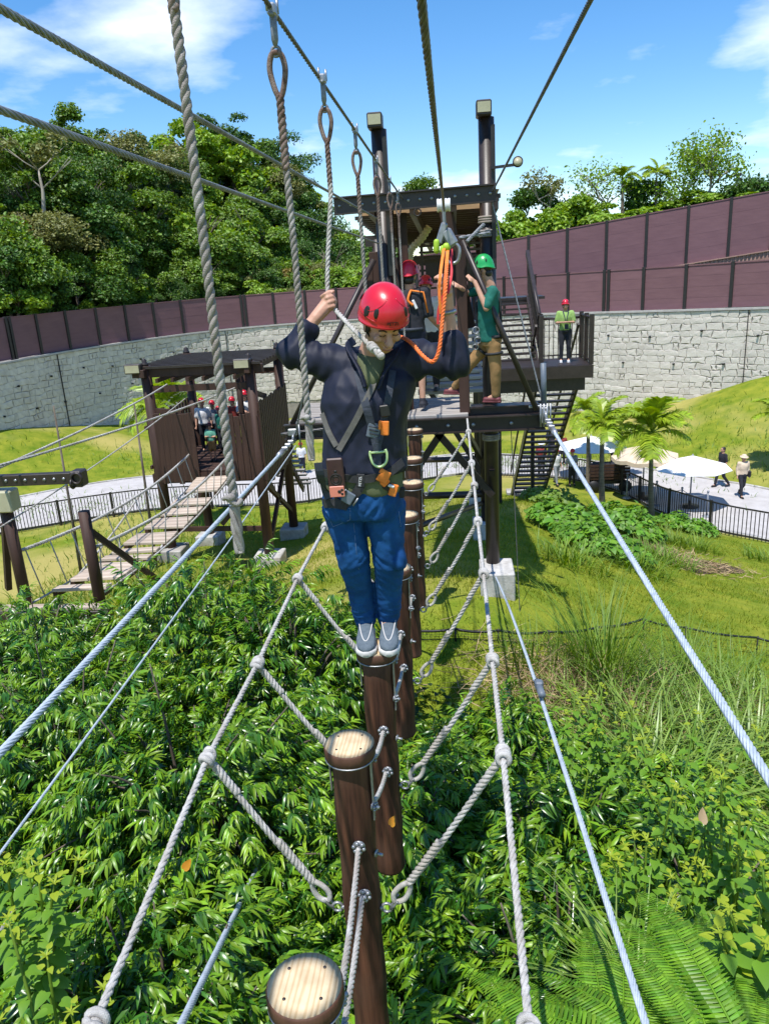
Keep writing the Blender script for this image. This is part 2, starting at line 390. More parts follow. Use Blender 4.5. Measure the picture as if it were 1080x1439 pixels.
m_grey = M('grey_cotton', (.20, .22, .26), (.26, .28, .32), scale=9, rough=.9)
m_teal = M('dark_green_cotton', (.004, .10, .075), (.008, .14, .105), scale=9, rough=.85, bump=.2, bscale=40)
m_khaki = M('khaki_twill', (.26, .145, .05), (.33, .19, .075), scale=9, rough=.85, bump=.2, bscale=40)
m_darkcl = M('dark_cotton', (.012, .013, .020), (.02, .021, .03), scale=9, rough=.85)
m_limecl = M('light_green_cotton', (.22, .36, .09), (.28, .43, .13), scale=9, rough=.9)
m_mint = M('mint_cotton', (.10, .33, .25), (.13, .39, .30), scale=9, rough=.9)
m_red_cl = M('brick_red_cotton', (.22, .03, .025), (.28, .045, .035), scale=9, rough=.9)
m_bark = M('bark', (.075, .055, .04), (.17, .14, .11), scale=9, rough=.95, bump=.6, bscale=25, stretch=(1, 1, .3))
m_barkp = M('pale_bark', (.26, .23, .19), (.40, .36, .31), scale=6, rough=.9)
m_palmtr = M('palm_trunk', (.11, .085, .06), (.20, .165, .12), scale=5, rough=.9, bump=.6, bscale=14, stretch=(.2, .2, 2))
def leafmat(name, c1, c2, rough=.45, isl=.35, trans=.28, spec=.5): return M(name, c1, c2, scale=3, rough=rough, island=isl, trans=trans, spec=spec, detail=2)
m_leaf = leafmat('glossy_leaf', (.026, .098, .007), (.056, .155, .011), rough=.30, spec=.65, trans=.16)
m_leafn = leafmat('young_leaf', (.14, .30, .012), (.22, .38, .02), rough=.38)
m_leaf_dark_shade = leafmat('dark_shaded_leaf', (.008, .032, .005), (.017, .055, .008), rough=.5, trans=.15, spec=.3)  # dark ground cover; shade under the canopy is also put into this colour
m_broad = leafmat('broad_leaf', (.08, .21, .012), (.14, .30, .02), rough=.5)
m_yel = leafmat('yellow_green_leaf', (.22, .32, .014), (.30, .38, .02), rough=.55)
m_yellow = leafmat('yellowed_leaf', (.50, .22, .01), (.60, .30, .015), rough=.55)
m_grassb = leafmat('grass_blade', (.10, .20, .014), (.17, .27, .025), rough=.55, isl=.3)
m_lawnb = leafmat('lawn_blade', (.15, .225, .014), (.26, .29, .028), rough=.7, isl=.3, trans=.3, spec=.2)
m_pale = leafmat('pale_grass_blade', (.15, .26, .035), (.25, .36, .075), rough=.4, isl=.25)
m_straw = leafmat('straw', (.34, .24, .12), (.46, .35, .20), rough=.8, isl=.3, trans=.15)
m_fern = leafmat('fern', (.10, .25, .010), (.16, .33, .018), rough=.45)
m_palm = leafmat('palm_leaf', (.19, .31, .014), (.31, .41, .03), rough=.4, isl=.3)
TREE_GREENS = [leafmat('crown_deep', (.042, .11, .012), (.08, .17, .02), isl=.45, trans=.22, rough=.5), leafmat('crown_mid', (.095, .19, .016), (.155, .26, .026), isl=.4, trans=.25, rough=.5),
               leafmat('crown_bright', (.16, .29, .018), (.24, .37, .03), isl=.35, trans=.28, rough=.5), leafmat('crown_olive', (.15, .17, .045), (.22, .23, .065), isl=.35, trans=.25, rough=.55),
               leafmat('crown_rusty', (.20, .155, .025), (.26, .20, .036), isl=.35, trans=.25, rough=.55)]
# ------------------------------------------------------------------ terrain (smooth sheet through surveyed points)
CTRL = [(-9, -4, -5.2), (0, -4, -5.0), (9, -4, -5.2), (-9, 2, -5.2), (0, 2, -4.7), (5, 2, -4.8), (-4, 5, -4.9), (0, 5.5, -4.5), (2.5, 7.6, -4.85), (5, 5, -5.1), (9, 8, -5.9),
        (.45, 9.8, -4.25), (-1.2, 9.8, -4.3), (-3, 10, -4.8), (-5.5, 9.5, -5.5), (3.5, 10, -5.45), (.5, 14, -4.98), (-1.5, 14, -5.2), (.5, 18, -5.65), (.5, 24, -7.0), (2.2, 20, -6.15), (4, 13, -5.9), (8, 12, -6.5),
        (-8, 19, -7.1), (-5.2, 19, -7.35), (-6, 14, -6.3), (-10, 14, -6.8), (-10, 22, -7.9), (-5, 24, -7.9), (-14, 18, -7.6), (5.5, 17, -7.0), (7, 20.5, -7.75), (6, 15.5, -6.8), (10, 18, -7.8), (14, 20, -8.6),
        (9.7, 23.5, -8.7), (7.3, 26.8, -8.7), (6.4, 29.6, -8.7), (4.8, 31.5, -8.7), (1.8, 32.6, -8.7), (-.1, 33, -8.7), (-6.2, 29.6, -8.7), (-12.9, 28.7, -8.7), (-17.7, 26.4, -8.7), (-25, 23, -8.7), (18, 18, -8.8),
        (11.9, 29.3, -8.7), (7.1, 34, -8.7), (-.1, 37, -8.7), (-7.1, 35, -8.7), (-15.2, 34, -8.7), (-20.5, 31.2, -8.7), (-30, 27, -8.7), (22, 24, -8.8), (2.8, 28.5, -8.35), (10, 27, -8.7), (0, 35, -8.7), (-15, 31.5, -8.7)]
WALLPX = [(0, 605, 38), (150, 597, 46), (330, 590, 55), (500, 588, 57), (650, 584, 52), (791, 578, 47), (939, 567, 43), (1010, 548, 41.5), (1080, 528, 40)]
WB = [at(*p) for p in WALLPX]
CTRL += [tuple(p) for p in WB] + [(-32, 33, -6.2), (-45, 20, -5.6), (30, 36, -5.0), (42, 28, -4.6)]
CTRL += [tuple(at(985, 610, 36)), tuple(at(1060, 560, 38)), tuple(at(1075, 640, 32.5)), tuple(at(100, 650, 36.5)), tuple(at(870, 610, 40))]
for x in (-60, 60):
    for y in (-20, 10, 40, 70): CTRL.append((x, y, -7.5))
C_ = np.array(CTRL); _P = C_[:, :2]; _K = -np.sqrt(((_P[:, None] - _P[None]) ** 2).sum(-1) + .8); _mz = C_[:, 2].mean()
_W = np.linalg.solve(_K - .02 * np.eye(len(C_)), C_[:, 2] - _mz)
def ground_np(X, Y):
    X = np.asarray(X, float); Y = np.asarray(Y, float); out = np.full(X.shape, _mz)
    for (p, wgt) in zip(_P, _W): out += wgt * -np.sqrt((X - p[0]) ** 2 + (Y - p[1]) ** 2 + .8)
    return out
def gz(x, y): return float(ground_np(np.array([x]), np.array([y]))[0])
def ghit(px, py, y0=2.0, y1=60.0):
    """where the sight line through a photograph pixel meets the terrain"""
    r = ray(px, py); Y = np.linspace(y0, y1, 1200); P = np.outer(Y / r[1], r); d = P[:, 2] - ground_np(P[:, 0], P[:, 1])
    i = np.argmax(d < 0); i = i if d[i] < 0 else len(Y) - 1
    return Vector((P[i, 0], P[i, 1], gz(P[i, 0], P[i, 1])))
def grid_sheet(name, xs, ys, zf, mat, smooth=True):
    X, Y = np.meshgrid(xs, ys); Z = zf(X, Y); V = np.stack([X, Y, Z], -1).reshape(-1, 3); nx, ny = len(xs), len(ys)
    i = np.arange(nx - 1)[None, :] + np.arange(ny - 1)[:, None] * nx
    q = np.stack([i, i + 1, i + 1 + nx, i + nx], -1).reshape(-1, 4)
    return raw_mesh(name, V, np.full(len(q), 4), q.ravel(), mat, None, smooth)
xs = np.concatenate([[-2500, -800, -300, -150, -90], np.arange(-60, 60.1, .5), [90, 150, 300, 800, 2500]])
ys = np.concatenate([[-2500, -800, -200, -60], np.arange(-20, 62, .4), [80, 120, 300, 900, 2500]])
def gfar(X, Y):
    Xc = np.clip(X, -60, 60); Yc = np.clip(Y, -20, 62); z = ground_np(Xc, Yc)
    d = np.hypot(X - Xc, Y - Yc); return z - np.minimum(d * .02, 3)
g = link('ground', grid_sheet('ground', xs, ys, gfar, m_lawn)); tag(g, kind='structure')

# paved path winding between the lawn and the bank
NE = [ghit(*p, 15, 45) for p in [(1200, 790), (1080, 762), (1000, 745), (930, 722), (870, 692), (800, 674), (700, 668), (640, 668), (430, 706), (320, 712), (200, 719), (0, 751), (-140, 775)]]
FE = [ghit(*p, 20, 45) for p in [(1200, 720), (1080, 690), (1000, 676), (930, 664), (866, 655), (800, 646), (700, 640), (640, 640), (430, 664), (320, 668), (200, 672), (0, 705), (-140, 725)]]
NEs = smooth_pts(NE, 6); FEs = smooth_pts(FE, 6)
V = []; 
for a, b in zip(NEs, FEs):
    for k in range(9):
        p = a.lerp(b, k / 8); V.append((p.x, p.y, gz(p.x, p.y) + .05))
F = []; n = 9
for i in range(len(NEs) - 1):
    for k in range(8): F.append((i * n + k, (i + 1) * n + k, (i + 1) * n + k + 1, i * n + k + 1))
path = link('path', raw_mesh('path', V, [4] * len(F), [i for f in F for i in f], m_path)); tag(path, kind='structure')
mb = MB()
for A in (NEs, FEs):
    for a, b in zip(A, A[1:]):
        mb.beam((a.x, a.y, gz(a.x, a.y) + .02), (b.x, b.y, gz(b.x, b.y) + .02), .12, .16)
k = mb.build('kerb', m_conc); tag(k, kind='structure')

# ------------------------------------------------------------------ stone retaining wall
E0 = WB[0] + (WB[0] - WB[1]) * 1.2; E1 = WB[-1] + (WB[-1] - WB[-2]) * 3.0
WP = smooth_pts([E0] + WB + [E1], 14); WXY = np.array([(p.x, p.y) for p in WP]); WS = np.concatenate([[0], np.cumsum(np.hypot(*np.diff(WXY, axis=0).T))])
WTOP = -2.97
WSA = WS[int(np.argmin(np.hypot(*(WXY - np.array([WB[0].x, WB[0].y])).T)))]; WSB = WS[int(np.argmin(np.hypot(*(WXY - np.array([WB[-1].x, WB[-1].y])).T)))]
def wt(s): return float(np.interp(s, [WSA, WSB], [-3.32, -2.62]))
def wpt(s):
    x = np.interp(s, WS, WXY[:, 0]); y = np.interp(s, WS, WXY[:, 1]); d = 1.0
    x0 = np.interp(s - d, WS, WXY[:, 0]); y0 = np.interp(s - d, WS, WXY[:, 1]); x1 = np.interp(s + d, WS, WXY[:, 0]); y1 = np.interp(s + d, WS, WXY[:, 1])
    t = Vector((x1 - x0, y1 - y0, 0)).normalized(); nrm = Vector((t.y, -t.x, 0))      # towards the camera
    return Vector((float(x), float(y), 0)), t, nrm
wroot = thing('stone_wall', (0, 50, WTOP), 'long pale grey random stone retaining wall behind the path, curving across the whole view', 'wall')
SL = WS[-1]
V = []; F = []; ns = 160
for i in range(ns + 1):
    p, t, nn = wpt(SL * i / ns); zb = gz(p.x, p.y) - .6; ztp = wt(SL * i / ns)
    for off, z in ((0, zb), (0, ztp), (-.5, ztp), (-.5, zb)): q = p + nn * off; V.append((q.x, q.y, z))
for i in range(ns):
    for k in range(3): F.append((i * 4 + k, (i + 1) * 4 + k, (i + 1) * 4 + k + 1, i * 4 + k + 1))
o = raw_mesh('wall_core', np.array(V) - np.array(wroot.location), [4] * len(F), [i for f in F for i in f], m_mortar, None, False); link('wall_core', o, wroot)
rr = random.Random(3)
def rowline(i, s):
    if i == 0: return wt(s) - .02
    return wt(s) - i * .335 + .12 * noise.noise(Vector((s * .8, i * 3.7, 0))) + .07 * noise.noise(Vector((s * 2.3, i * 9.1, 5)))
stones = []
for r in range(0, 17):
    s = rr.uniform(-.4, 0)
    j0 = [s, s]
    while s < SL:
        wdt = rr.choice([.34, .42, .5, .58, .7, .85]) * rr.uniform(.85, 1.1); s2 = s + wdt
        j1 = [s2 + rr.uniform(-.07, .07), s2 + rr.uniform(-.07, .07)]
        stones.append((r, j0, j1)); j0 = j1; s = s2
smesh = []
for (r, a, b) in stones:
    sm = (a[0] + b[0]) / 2; p, t, nn = wpt(sm); zt = rowline(r, sm); zbm = rowline(r + 1, sm)
    zg = gz(p.x, p.y)
    if (zt + zbm) / 2 < zg - .3: continue
    # polygon in (s,z): top left -> top mid -> top right -> right mid -> bottom right -> ...
    jm = rr.uniform(-.07, .07); jn = rr.uniform(-.055, .055)
    poly = [(a[0], rowline(r, a[0])), ((a[0] * .6 + b[0] * .4) + jm, rowline(r, sm) + jn * .6), (b[0], rowline(r, b[0])), ((b[0] + b[1]) / 2 + jn, (rowline(r, b[0]) + rowline(r + 1, b[1])) / 2),
            (b[1], rowline(r + 1, b[1])), (sm - jm, rowline(r + 1, sm) - jn * .6), (a[1], rowline(r + 1, a[1])), ((a[0] + a[1]) / 2 - jn, (rowline(r, a[0]) + rowline(r + 1, a[1])) / 2)]
    c = np.mean(poly, 0); V = []
    dep = rr.uniform(.03, .055)
    for inset, d in ((.011, -.02), (.014, dep * .72), (.036, dep)):
        for (ps, pz) in poly:
            v = np.array([c[0] - ps, c[1] - pz]); L = np.hypot(*v); v = v / max(L, 1e-4) * inset
            V.append((ps + v[0], pz + v[1], d + (rr.uniform(-.012, .012) if inset > .05 else 0)))
    V.append((c[0], c[1], dep + rr.uniform(.0, .015)))
    F = [(k0 * 8 + j, k0 * 8 + (j + 1) % 8, (k0 + 1) * 8 + (j + 1) % 8, (k0 + 1) * 8 + j) for k0 in range(2) for j in range(8)] + [(16 + j, 16 + (j + 1) % 8, 24) for j in range(8)]
    W = []
    for (ps, pz, d) in V:
        p2, t2, n2 = wpt(ps); q = p2 + n2 * d; W.append((q.x, q.y, pz))
    pj = proj(np.array(W)); x0, y0 = pj[:, :2].min(0); x1, y1 = pj[:, :2].max(0); vis = x1 > -5 and x0 < 1085 and y1 > 0
    hid = 190 < x0 < 400 and y0 > 500
    smesh.append(((x1 - x0) * (y1 - y0) * (1 if vis and pj[:, 2].min() > 1 else .001) * (.3 if hid else 1), W, F))
smesh.sort(key=lambda q: -q[0])
rest = MB()
for i, (a_, W, F) in enumerate(smesh):
    if i < 300:
        Vn = np.array(W) - np.array(wroot.location); c = Vn.mean(0)
        o = link('stone', raw_mesh('stone', Vn - c, [len(f) for f in F], [k for f in F for k in f], m_stone, None, False), wroot, Vector(c))
    else: rest.add(W, F, False)
o = rest.build('stone_facing', m_stone_i, wroot); o['kind'] = 'stuff'
cop = MB(); i = 0
for i in range(ns):
    p, t, nn = wpt(SL * i / ns); q, t2, n2 = wpt(SL * (i + 1) / ns); cop.beam((p + nn * -.14) + Vector((0, 0, wt(SL * i / ns) + .05)), (q + n2 * -.14) + Vector((0, 0, wt(SL * (i + 1) / ns) + .05)), .5, .1)
cop.build('coping', m_coping, wroot)
hol = MB(); s = 1.2
while s < SL - 1:
    for z in (wt(s) - 1.15, wt(s) - 2.6):
        p, t, nn = wpt(s + rr.uniform(-.3, .3) + (1.2 if z < wt(s) - 2 else 0)); z += rr.uniform(-.15, .15)
        if z > gz(p.x, p.y) + .3: hol.tube([p + nn * .02 + Vector((0, 0, z)), p + nn * .15 + Vector((0, 0, z))], .055, 8)
    s += 2.6
hol.build('weep_hole', m_black, wroot)['kind'] = 'stuff'
jt = MB()
for px_ in (310, 1050, 75):
    i = int(np.argmin([abs(proj(np.array([p.x, p.y, WTOP]))[0, 0] - px_) if 25 < p.y < 60 else 1e9 for p in WP])); p, t, nn = wpt(WS[i]); zb = gz(p.x, p.y) - .2
    jt.box(p + nn * .10 + Vector((0, 0, (wt(WS[i]) + zb) / 2)), (.03, .06, wt(WS[i]) - zb), Matrix((t, -nn, Vector((0, 0, 1)))).transposed())
jt.build('expansion_joint', m_black, wroot)

# ------------------------------------------------------------------ maroon mesh screen fences
def panel_mesh(wd, h, sl=0.0):
    b = MB(); b.box((0, 0, h / 2), (wd, .03, h), None, .006)
    for k in (1, 2, 3): b.box((0, -.016, h * k / 4), (wd, .006, .02))
    b.box((0, -.02, h - .03), (wd, .05, .06)); b.box((0, -.02, .03), (wd, .05, .06))
    b.V = [(v[0], v[1], v[2] + sl * v[0]) for v in b.V]
    return b.mesh('panel', m_panel)
def screen_fence(fn, s0, s1, step, h, label, dbl=()):
    p0, t, nn, z = fn((s0 + s1) / 2); root = thing('screen_fence', (p0.x, p0.y, z), label, 'fence'); s = s0; i = 0; cache = {}
    post = MB().box((0, -.02, h / 2 + .02), (.17, .17, h + .1), None, .01).mesh('post', m_blackm)
    while s < s1:
        p, t, nn, z = fn(s); q, _, _, z2 = fn(s + step); d = (q - p); ang = math.atan2(d.y, d.x); sl = round((z2 - z) / step, 3)
        if sl not in cache: cache[sl] = panel_mesh(step - .12, h, sl)
        o = link('post', post, root, Vector((p.x, p.y, z)) - root.location); o.rotation_euler = (0, 0, ang)
        if i in dbl:
            o = link('post', post, root, Vector((p.x, p.y, z)) + d.normalized() * .26 - root.location); o.rotation_euler = (0, 0, ang)
        c = (p + q) / 2; o = link('panel', cache[sl], root, Vector((c.x, c.y, (z + z2) / 2 + .03)) - root.location)
        o.rotation_euler = (0, 0, ang); s += step; i += 1
    return root
def fnw(s):
    p, t, nn = wpt(s); return p - nn * .2, t, nn, wt(s) + .1
screen_fence(fnw, .5, SL - 3, 2.3, 2.2, 'lower maroon mesh fence with black posts standing on top of the stone wall', dbl=(5, 13, 19, 25, 32))
# upper tier fence and corrugated strip on the right
UA = at(600, 436, 51); UB = at(887, 385, 50.5); UC = at(1080, 353, 49.5)
UP = [Vector((UA.x - .6, UA.y + .1, UA.z)), UA, UB, UC, UC + (UC - UB) * 1.2]
US = [0]
for a, b in zip(UP, UP[1:]): US.append(US[-1] + math.hypot(b.x - a.x, b.y - a.y))
def fnu(s):
    x = float(np.interp(s, US, [p.x for p in UP])); y = float(np.interp(s, US, [p.y for p in UP])); z = float(np.interp(s, US, [p.z for p in UP]))
    return Vector((x, y, 0)), Vector((1, 0, 0)), Vector((0, -1, 0)), z
screen_fence(fnu, 0, US[-1] - .5, 2.35, 3.35, 'taller upper maroon mesh fence climbing to the right above the stone wall fence', dbl=(14,))
cw = thing('corrugated_wall', (UC.x, UC.y - .3, UC.z - 2), 'strip of reddish brown corrugated sheeting between the two maroon fences at right', 'wall')
V = []; F = []; N_ = 420
s0c, s1c = US[2] - 6, US[-1]
for i in range(N_ + 1):
    s = s0c + (s1c - s0c) * i / N_; p, t, nn, z = fnu(s); y = p.y - .12 - (.03 if (i % 4) < 2 else -.03)
    V += [(p.x, y, z - 5.0), (p.x, y, z + .02)]
F = [(2 * i, 2 * i + 2, 2 * i + 3, 2 * i + 1) for i in range(N_)]
link('sheet', raw_mesh('sheet', np.array(V) - np.array(cw.location), [4] * len(F), [k for f in F for k in f], m_rust, None, False), cw)
mb = MB()
for i in range(24):
    pa = fnu(s0c + (s1c - s0c) * i / 24); pb = fnu(s0c + (s1c - s0c) * (i + 1) / 24)
    mb.beam((pa[0].x, pa[0].y - .15, pa[3] + .06), (pb[0].x, pb[0].y - .15, pb[3] + .05), .16, .06)
mb.build('capping', m_rust, cw)

# ------------------------------------------------------------------ wooded hill behind the wall
def wall_y(X): return np.interp(X, WXY[:, 0], WXY[:, 1])
_hr = np.array([-1.2, -.72, -.634, -.555, -.487, -.41, -.344, -.251, -.222, -.183, -.155, -.126, -.06, .5])          # x / y of the skyline ...
_hq = np.array([.245, .250, .250, .248, .243, .238, .222, .215, .200, .150, .108, .080, .04, .04])                       # ... and its height over y
def hill_np(X, Y):
    d = np.clip(Y - wall_y(X) - .3, -4, 400); crest = np.interp(X / np.maximum(Y, 20), _hr, _hq) * np.minimum(Y, 110) - 7.0
    t = np.clip((d - .5) / 31, 0, 1); t = t ** .8 * .6 + .4 * t * t * (3 - 2 * t)
    right = np.clip((X + 1) / 6, 0, 1)
    zr = np.where(d < 5, WTOP - .62, np.interp(d, [5, 10.0, 12.5, 17, 60], [WTOP - .62, WTOP - .5, -.9, 1.2, 3.4]))
    zl = (WTOP - .62) + (crest - WTOP) * t
    return zl * (1 - right) + zr * right
hx = np.concatenate([[-900, -300, -150], np.arange(-90, 91, 1.5), [150, 300, 900]]); hd = np.concatenate([[0, .6, 1.2, 2, 3, 4, 5, 6], np.arange(7.5, 60, 1.8), [80, 150, 400, 1000]])
X, D_ = np.meshgrid(hx, hd); Y = wall_y(X) + .35 + D_; Z = hill_np(X, Y) ; nx, ny = len(hx), len(hd)
i = np.arange(nx - 1)[None, :] + np.arange(ny - 1)[:, None] * nx; q = np.stack([i, i + 1, i + 1 + nx, i + nx], -1).reshape(-1, 4)
h = link('hill', raw_mesh('hill', np.stack([X, Y, Z], -1).reshape(-1, 3), np.full(len(q), 4), q.ravel(), m_hill)); tag(h, kind='structure')
def hz(x, y): return float(hill_np(np.array([x]), np.array([y]))[0])

# leaf templates
def leaf_tpl(L, W, droop=.25, fold=.25):
    """lanceolate leaf along +x, z up, drooping, folded on its midrib: 8 vertices, 6 faces"""
    P = [(0, 0, 0)]; 
    for t, wv in ((.3, 1.0), (.68, .78)):
        z = -droop * L * t * t; P += [(L * t, -W * wv / 2, z + fold * W * wv / 2), (L * t, 0, z), (L * t, W * wv / 2, z + fold * W * wv / 2)]
    P.append((L, 0, -droop * L)); F = [(0, 1, 2), (0, 2, 3), (1, 4, 5, 2), (2, 5, 6, 3), (4, 7, 5), (5, 7, 6)]
    return P, F
def xf(P, R, t=(0, 0, 0), s=1.0): return [tuple(R @ (Vector(p) * s) + Vector(t)) for p in P]
def crown_mesh(name, seed, mat, R=2.2, H=1.7, lobes=22, per=250, leaf=.2, spread=1.0, flat=.8):
    r = np.random.default_rng(seed); pos = []; nrm = []
    for k in range(lobes):
        a = r.uniform(0, 2 * PI); q = math.sqrt(r.uniform(0, 1)); rad = R * spread * q * .92; c = np.array([rad * math.cos(a), rad * math.sin(a), 1.35 * H * (r.uniform(-.1, 1.05) * (1 - .5 * q * q))])
        lr = R * r.uniform(.16, .36); n = int(1.5 * per * (lr / (R * .27)) ** 2)
        d = r.normal(size=(n, 3)); d /= np.linalg.norm(d, axis=1, keepdims=True); d[:, 2] = np.where(d[:, 2] < -.3, -d[:, 2], d[:, 2])
        rr_ = lr * (1 - .65 * r.uniform(0, 1, n) ** 2.2) * r.uniform(.85, 1.25, n)
        pos.append(c + d * rr_[:, None] * np.array([1.1, 1.1, flat])); nrm.append(d * .5 + np.array([0, 0, .55]) + r.normal(size=(n, 3)) * .5)
    pos = np.concatenate(pos); nrm = np.concatenate(nrm); N = len(pos)
    TV = [(-.5, -.22, 0), (.05, -.36, .06), (.5, 0, -.1), (.05, .36, .06), (-.5, .22, 0)]; TF = [(0, 1, 2), (0, 2, 4), (2, 3, 4)]
    Mx = rot_from(nrm, r.uniform(0, 2 * PI, N), leaf * r.uniform(.55, 1.5, N)); V, S, L = scatter(TV, TF, Mx, pos)
    return raw_mesh(name, V, S, L, mat, None, False)
def trunk_mesh(name, seed, H=4.0, r0=.16, mat=None, spread=1.4, limbs=5, top=1.2):
    r = random.Random(seed); b = MB(); pts = [Vector((0, 0, -1.2))]; p = Vector((0, 0, 0))
    for k in range(1, 6): p = Vector((p.x + r.uniform(-.12, .12), p.y + r.uniform(-.12, .12), H * k / 5)); pts.append(p)
    b.tube(pts, [r0 * 1.25, r0, r0 * .9, r0 * .78, r0 * .65, r0 * .5], 7)
    for k in range(limbs):
        a = r.uniform(0, 2 * PI); s = pts[r.choice([3, 4, 5])]; e = s + Vector((math.cos(a) * spread * r.uniform(.6, 1), math.sin(a) * spread * r.uniform(.6, 1), top * r.uniform(.6, 1.3)))
        m_ = s.lerp(e, .5) + Vector((r.uniform(-.15, .15), r.uniform(-.15, .15), -.12)); b.tube([s, m_, e], [r0 * .42, r0 * .3, r0 * .1], 5)
        for q in range(2):
            a2 = a + r.uniform(-1, 1); e2 = m_ + Vector((math.cos(a2) * spread * .5, math.sin(a2) * spread * .5, top * .5)); b.tube([m_, e2], [r0 * .22, r0 * .07], 4)
    return b.mesh(name, mat or m_bark)
CROWNS = []
for k in range(14):
    kind = [0, 1, 2, 0, 1, 3, 1, 0, 2, 4, 1, 3, 0, 2][k]
    lf = [.30, .34, .42, .26, .38, .26, .34, .36, .5, .28, .3, .24, .34, .36][k]
    CROWNS.append((kind, crown_mesh('crown', 40 + k, TREE_GREENS[kind], R=[2.3, 2.6, 2.4, 2.8, 2.2, 2.5, 2.0, 2.9, 2.1, 1.9, 2.4, 2.7, 2.2, 1.8][k], H=[1.8, 1.5, 1.2, 2.4, 1.6, 1.3, 2.2, 1.7, 1.0, 1.5, 2.0, 1.2, 2.6, 1.9][k], lobes=[20, 24, 14, 28, 18, 22, 20, 26, 12, 16, 22, 20, 26, 18][k], per=[230, 220, 260, 260, 200, 240, 230, 220, 260, 220, 230, 240, 230, 220][k], leaf=[.14, .16, .2, .12, .18, .12, .15, .17, .25, .14, .14, .12, .15, .17][k])))
TRUNKS = [trunk_mesh('trunk', s, H=2.6, r0=.13) for s in range(4)] + [trunk_mesh('trunk', 9, H=3.0, r0=.11, mat=m_barkp, spread=1.9, limbs=8, top=1.8)]
KN = ['dense dark green', 'leafy mid green', 'bright fresh green', 'dull olive', 'rusty yellow-brown']
SHAPE = ['rounded', 'broad', 'spreading', 'tall lumpy', 'loose', 'flat topped', 'upright', 'wide billowing', 'layered', 'small ragged', 'domed', 'thin', 'tall narrow', 'compact']
def tree(x, y, z, k, s, sz, tk, label, group, name='tree'):
    root = thing(name, (x, y, z), label, 'tree', group)
    o = link('trunk', TRUNKS[tk], root); o.scale = (s, s, s * sz); o.rotation_euler = (0, 0, random.uniform(0, 6))
    o = link('crown', CROWNS[k][1], root, Vector((0, 0, 1.5 * s * sz))); o.scale = (s, s, s * random.uniform(.9, 1.15)); o.rotation_euler = (0, 0, random.uniform(0, 6))
    return root
rt = random.Random(21)
# front line of trees behind the fence, then rows to the crest
rows = [(4.4, 2.1, .52, 'just behind the fence'), (6.2, 2.6, .8, 'above the fence'), (8, 2.9, .95, 'low on the hill'), (11.5, 3.0, 1.0, 'on the lower slope'),
        (15, 3.2, 1.05, 'half way up the hill'), (19, 3.3, 1.1, 'on the upper slope'), (23.5, 3.4, 1.15, 'below the crest'), (28, 3.4, 1.2, 'on the crest'), (32.5, 3.6, 1.2, 'on the skyline')]
def where_x(px):
    return ('at far left', 'towards the left', 'behind the nearest rope', 'between the ropes', 'left of the tower', 'beside the tower')[min(5, max(0, int((px + 30) / 100)))]
ntree = 0; USED = set()
for d, st, s, wh in rows:
    x = -62 + rt.uniform(0, 2)
    while x < 4:
        yy = float(wall_y(np.array([x]))[0]) + d + rt.uniform(-1.2, 1.2); z = hz(x, yy) + (.75 if d < 7 else 0); pj = proj(np.array([x, yy, z + 2]))[0]
        if -40 < pj[0] < 610 and not (d > 20 and x > -3):
            k = rt.choice(range(14)) if rt.random() > .3 else rt.choice([2, 8, 13, 1, 4, 6])
            if CROWNS[k][0] == 4 and rt.random() > .3: k = 1
            sc_ = s * rt.choice([.75, .9, 1.0, 1.1, 1.25, 1.4]) * rt.uniform(.9, 1.1)
            for _try in range(12):
                lab_ = f'{KN[CROWNS[k][0]]} {SHAPE[k]} tree {wh}, {where_x(pj[0])}'
                if lab_ not in USED: break
                k = rt.randrange(14)
            USED.add(lab_); tree(x, yy, z, k, sc_, rt.uniform(.7, 1.15), rt.randrange(4), lab_, 'trees on the wooded hill'); ntree += 1
        x += st * .50 * rt.uniform(.7, 1.3)
# bare pale limbed trees standing out of the canopy
for (px, py, Y, s, lab) in [(62, 305, 50, 1.25, 'bare tree with pale forked trunk standing out of the hillside at left')]:
    p = at(px, py, Y); root = thing('bare_tree', p, lab, 'tree'); o = link('trunk', trunk_mesh('trunk', int(px), H=2.2, r0=.10, mat=m_barkp, spread=1.9, limbs=5, top=1.5), root); o.scale = (s,) * 3
    o = link('crown', crown_mesh('crown', int(px) + 1, TREE_GREENS[3], R=2.2, H=1.0, lobes=10, per=90, leaf=.18), root, Vector((0, 0, 2.7 * s))); o.scale = (s,) * 3
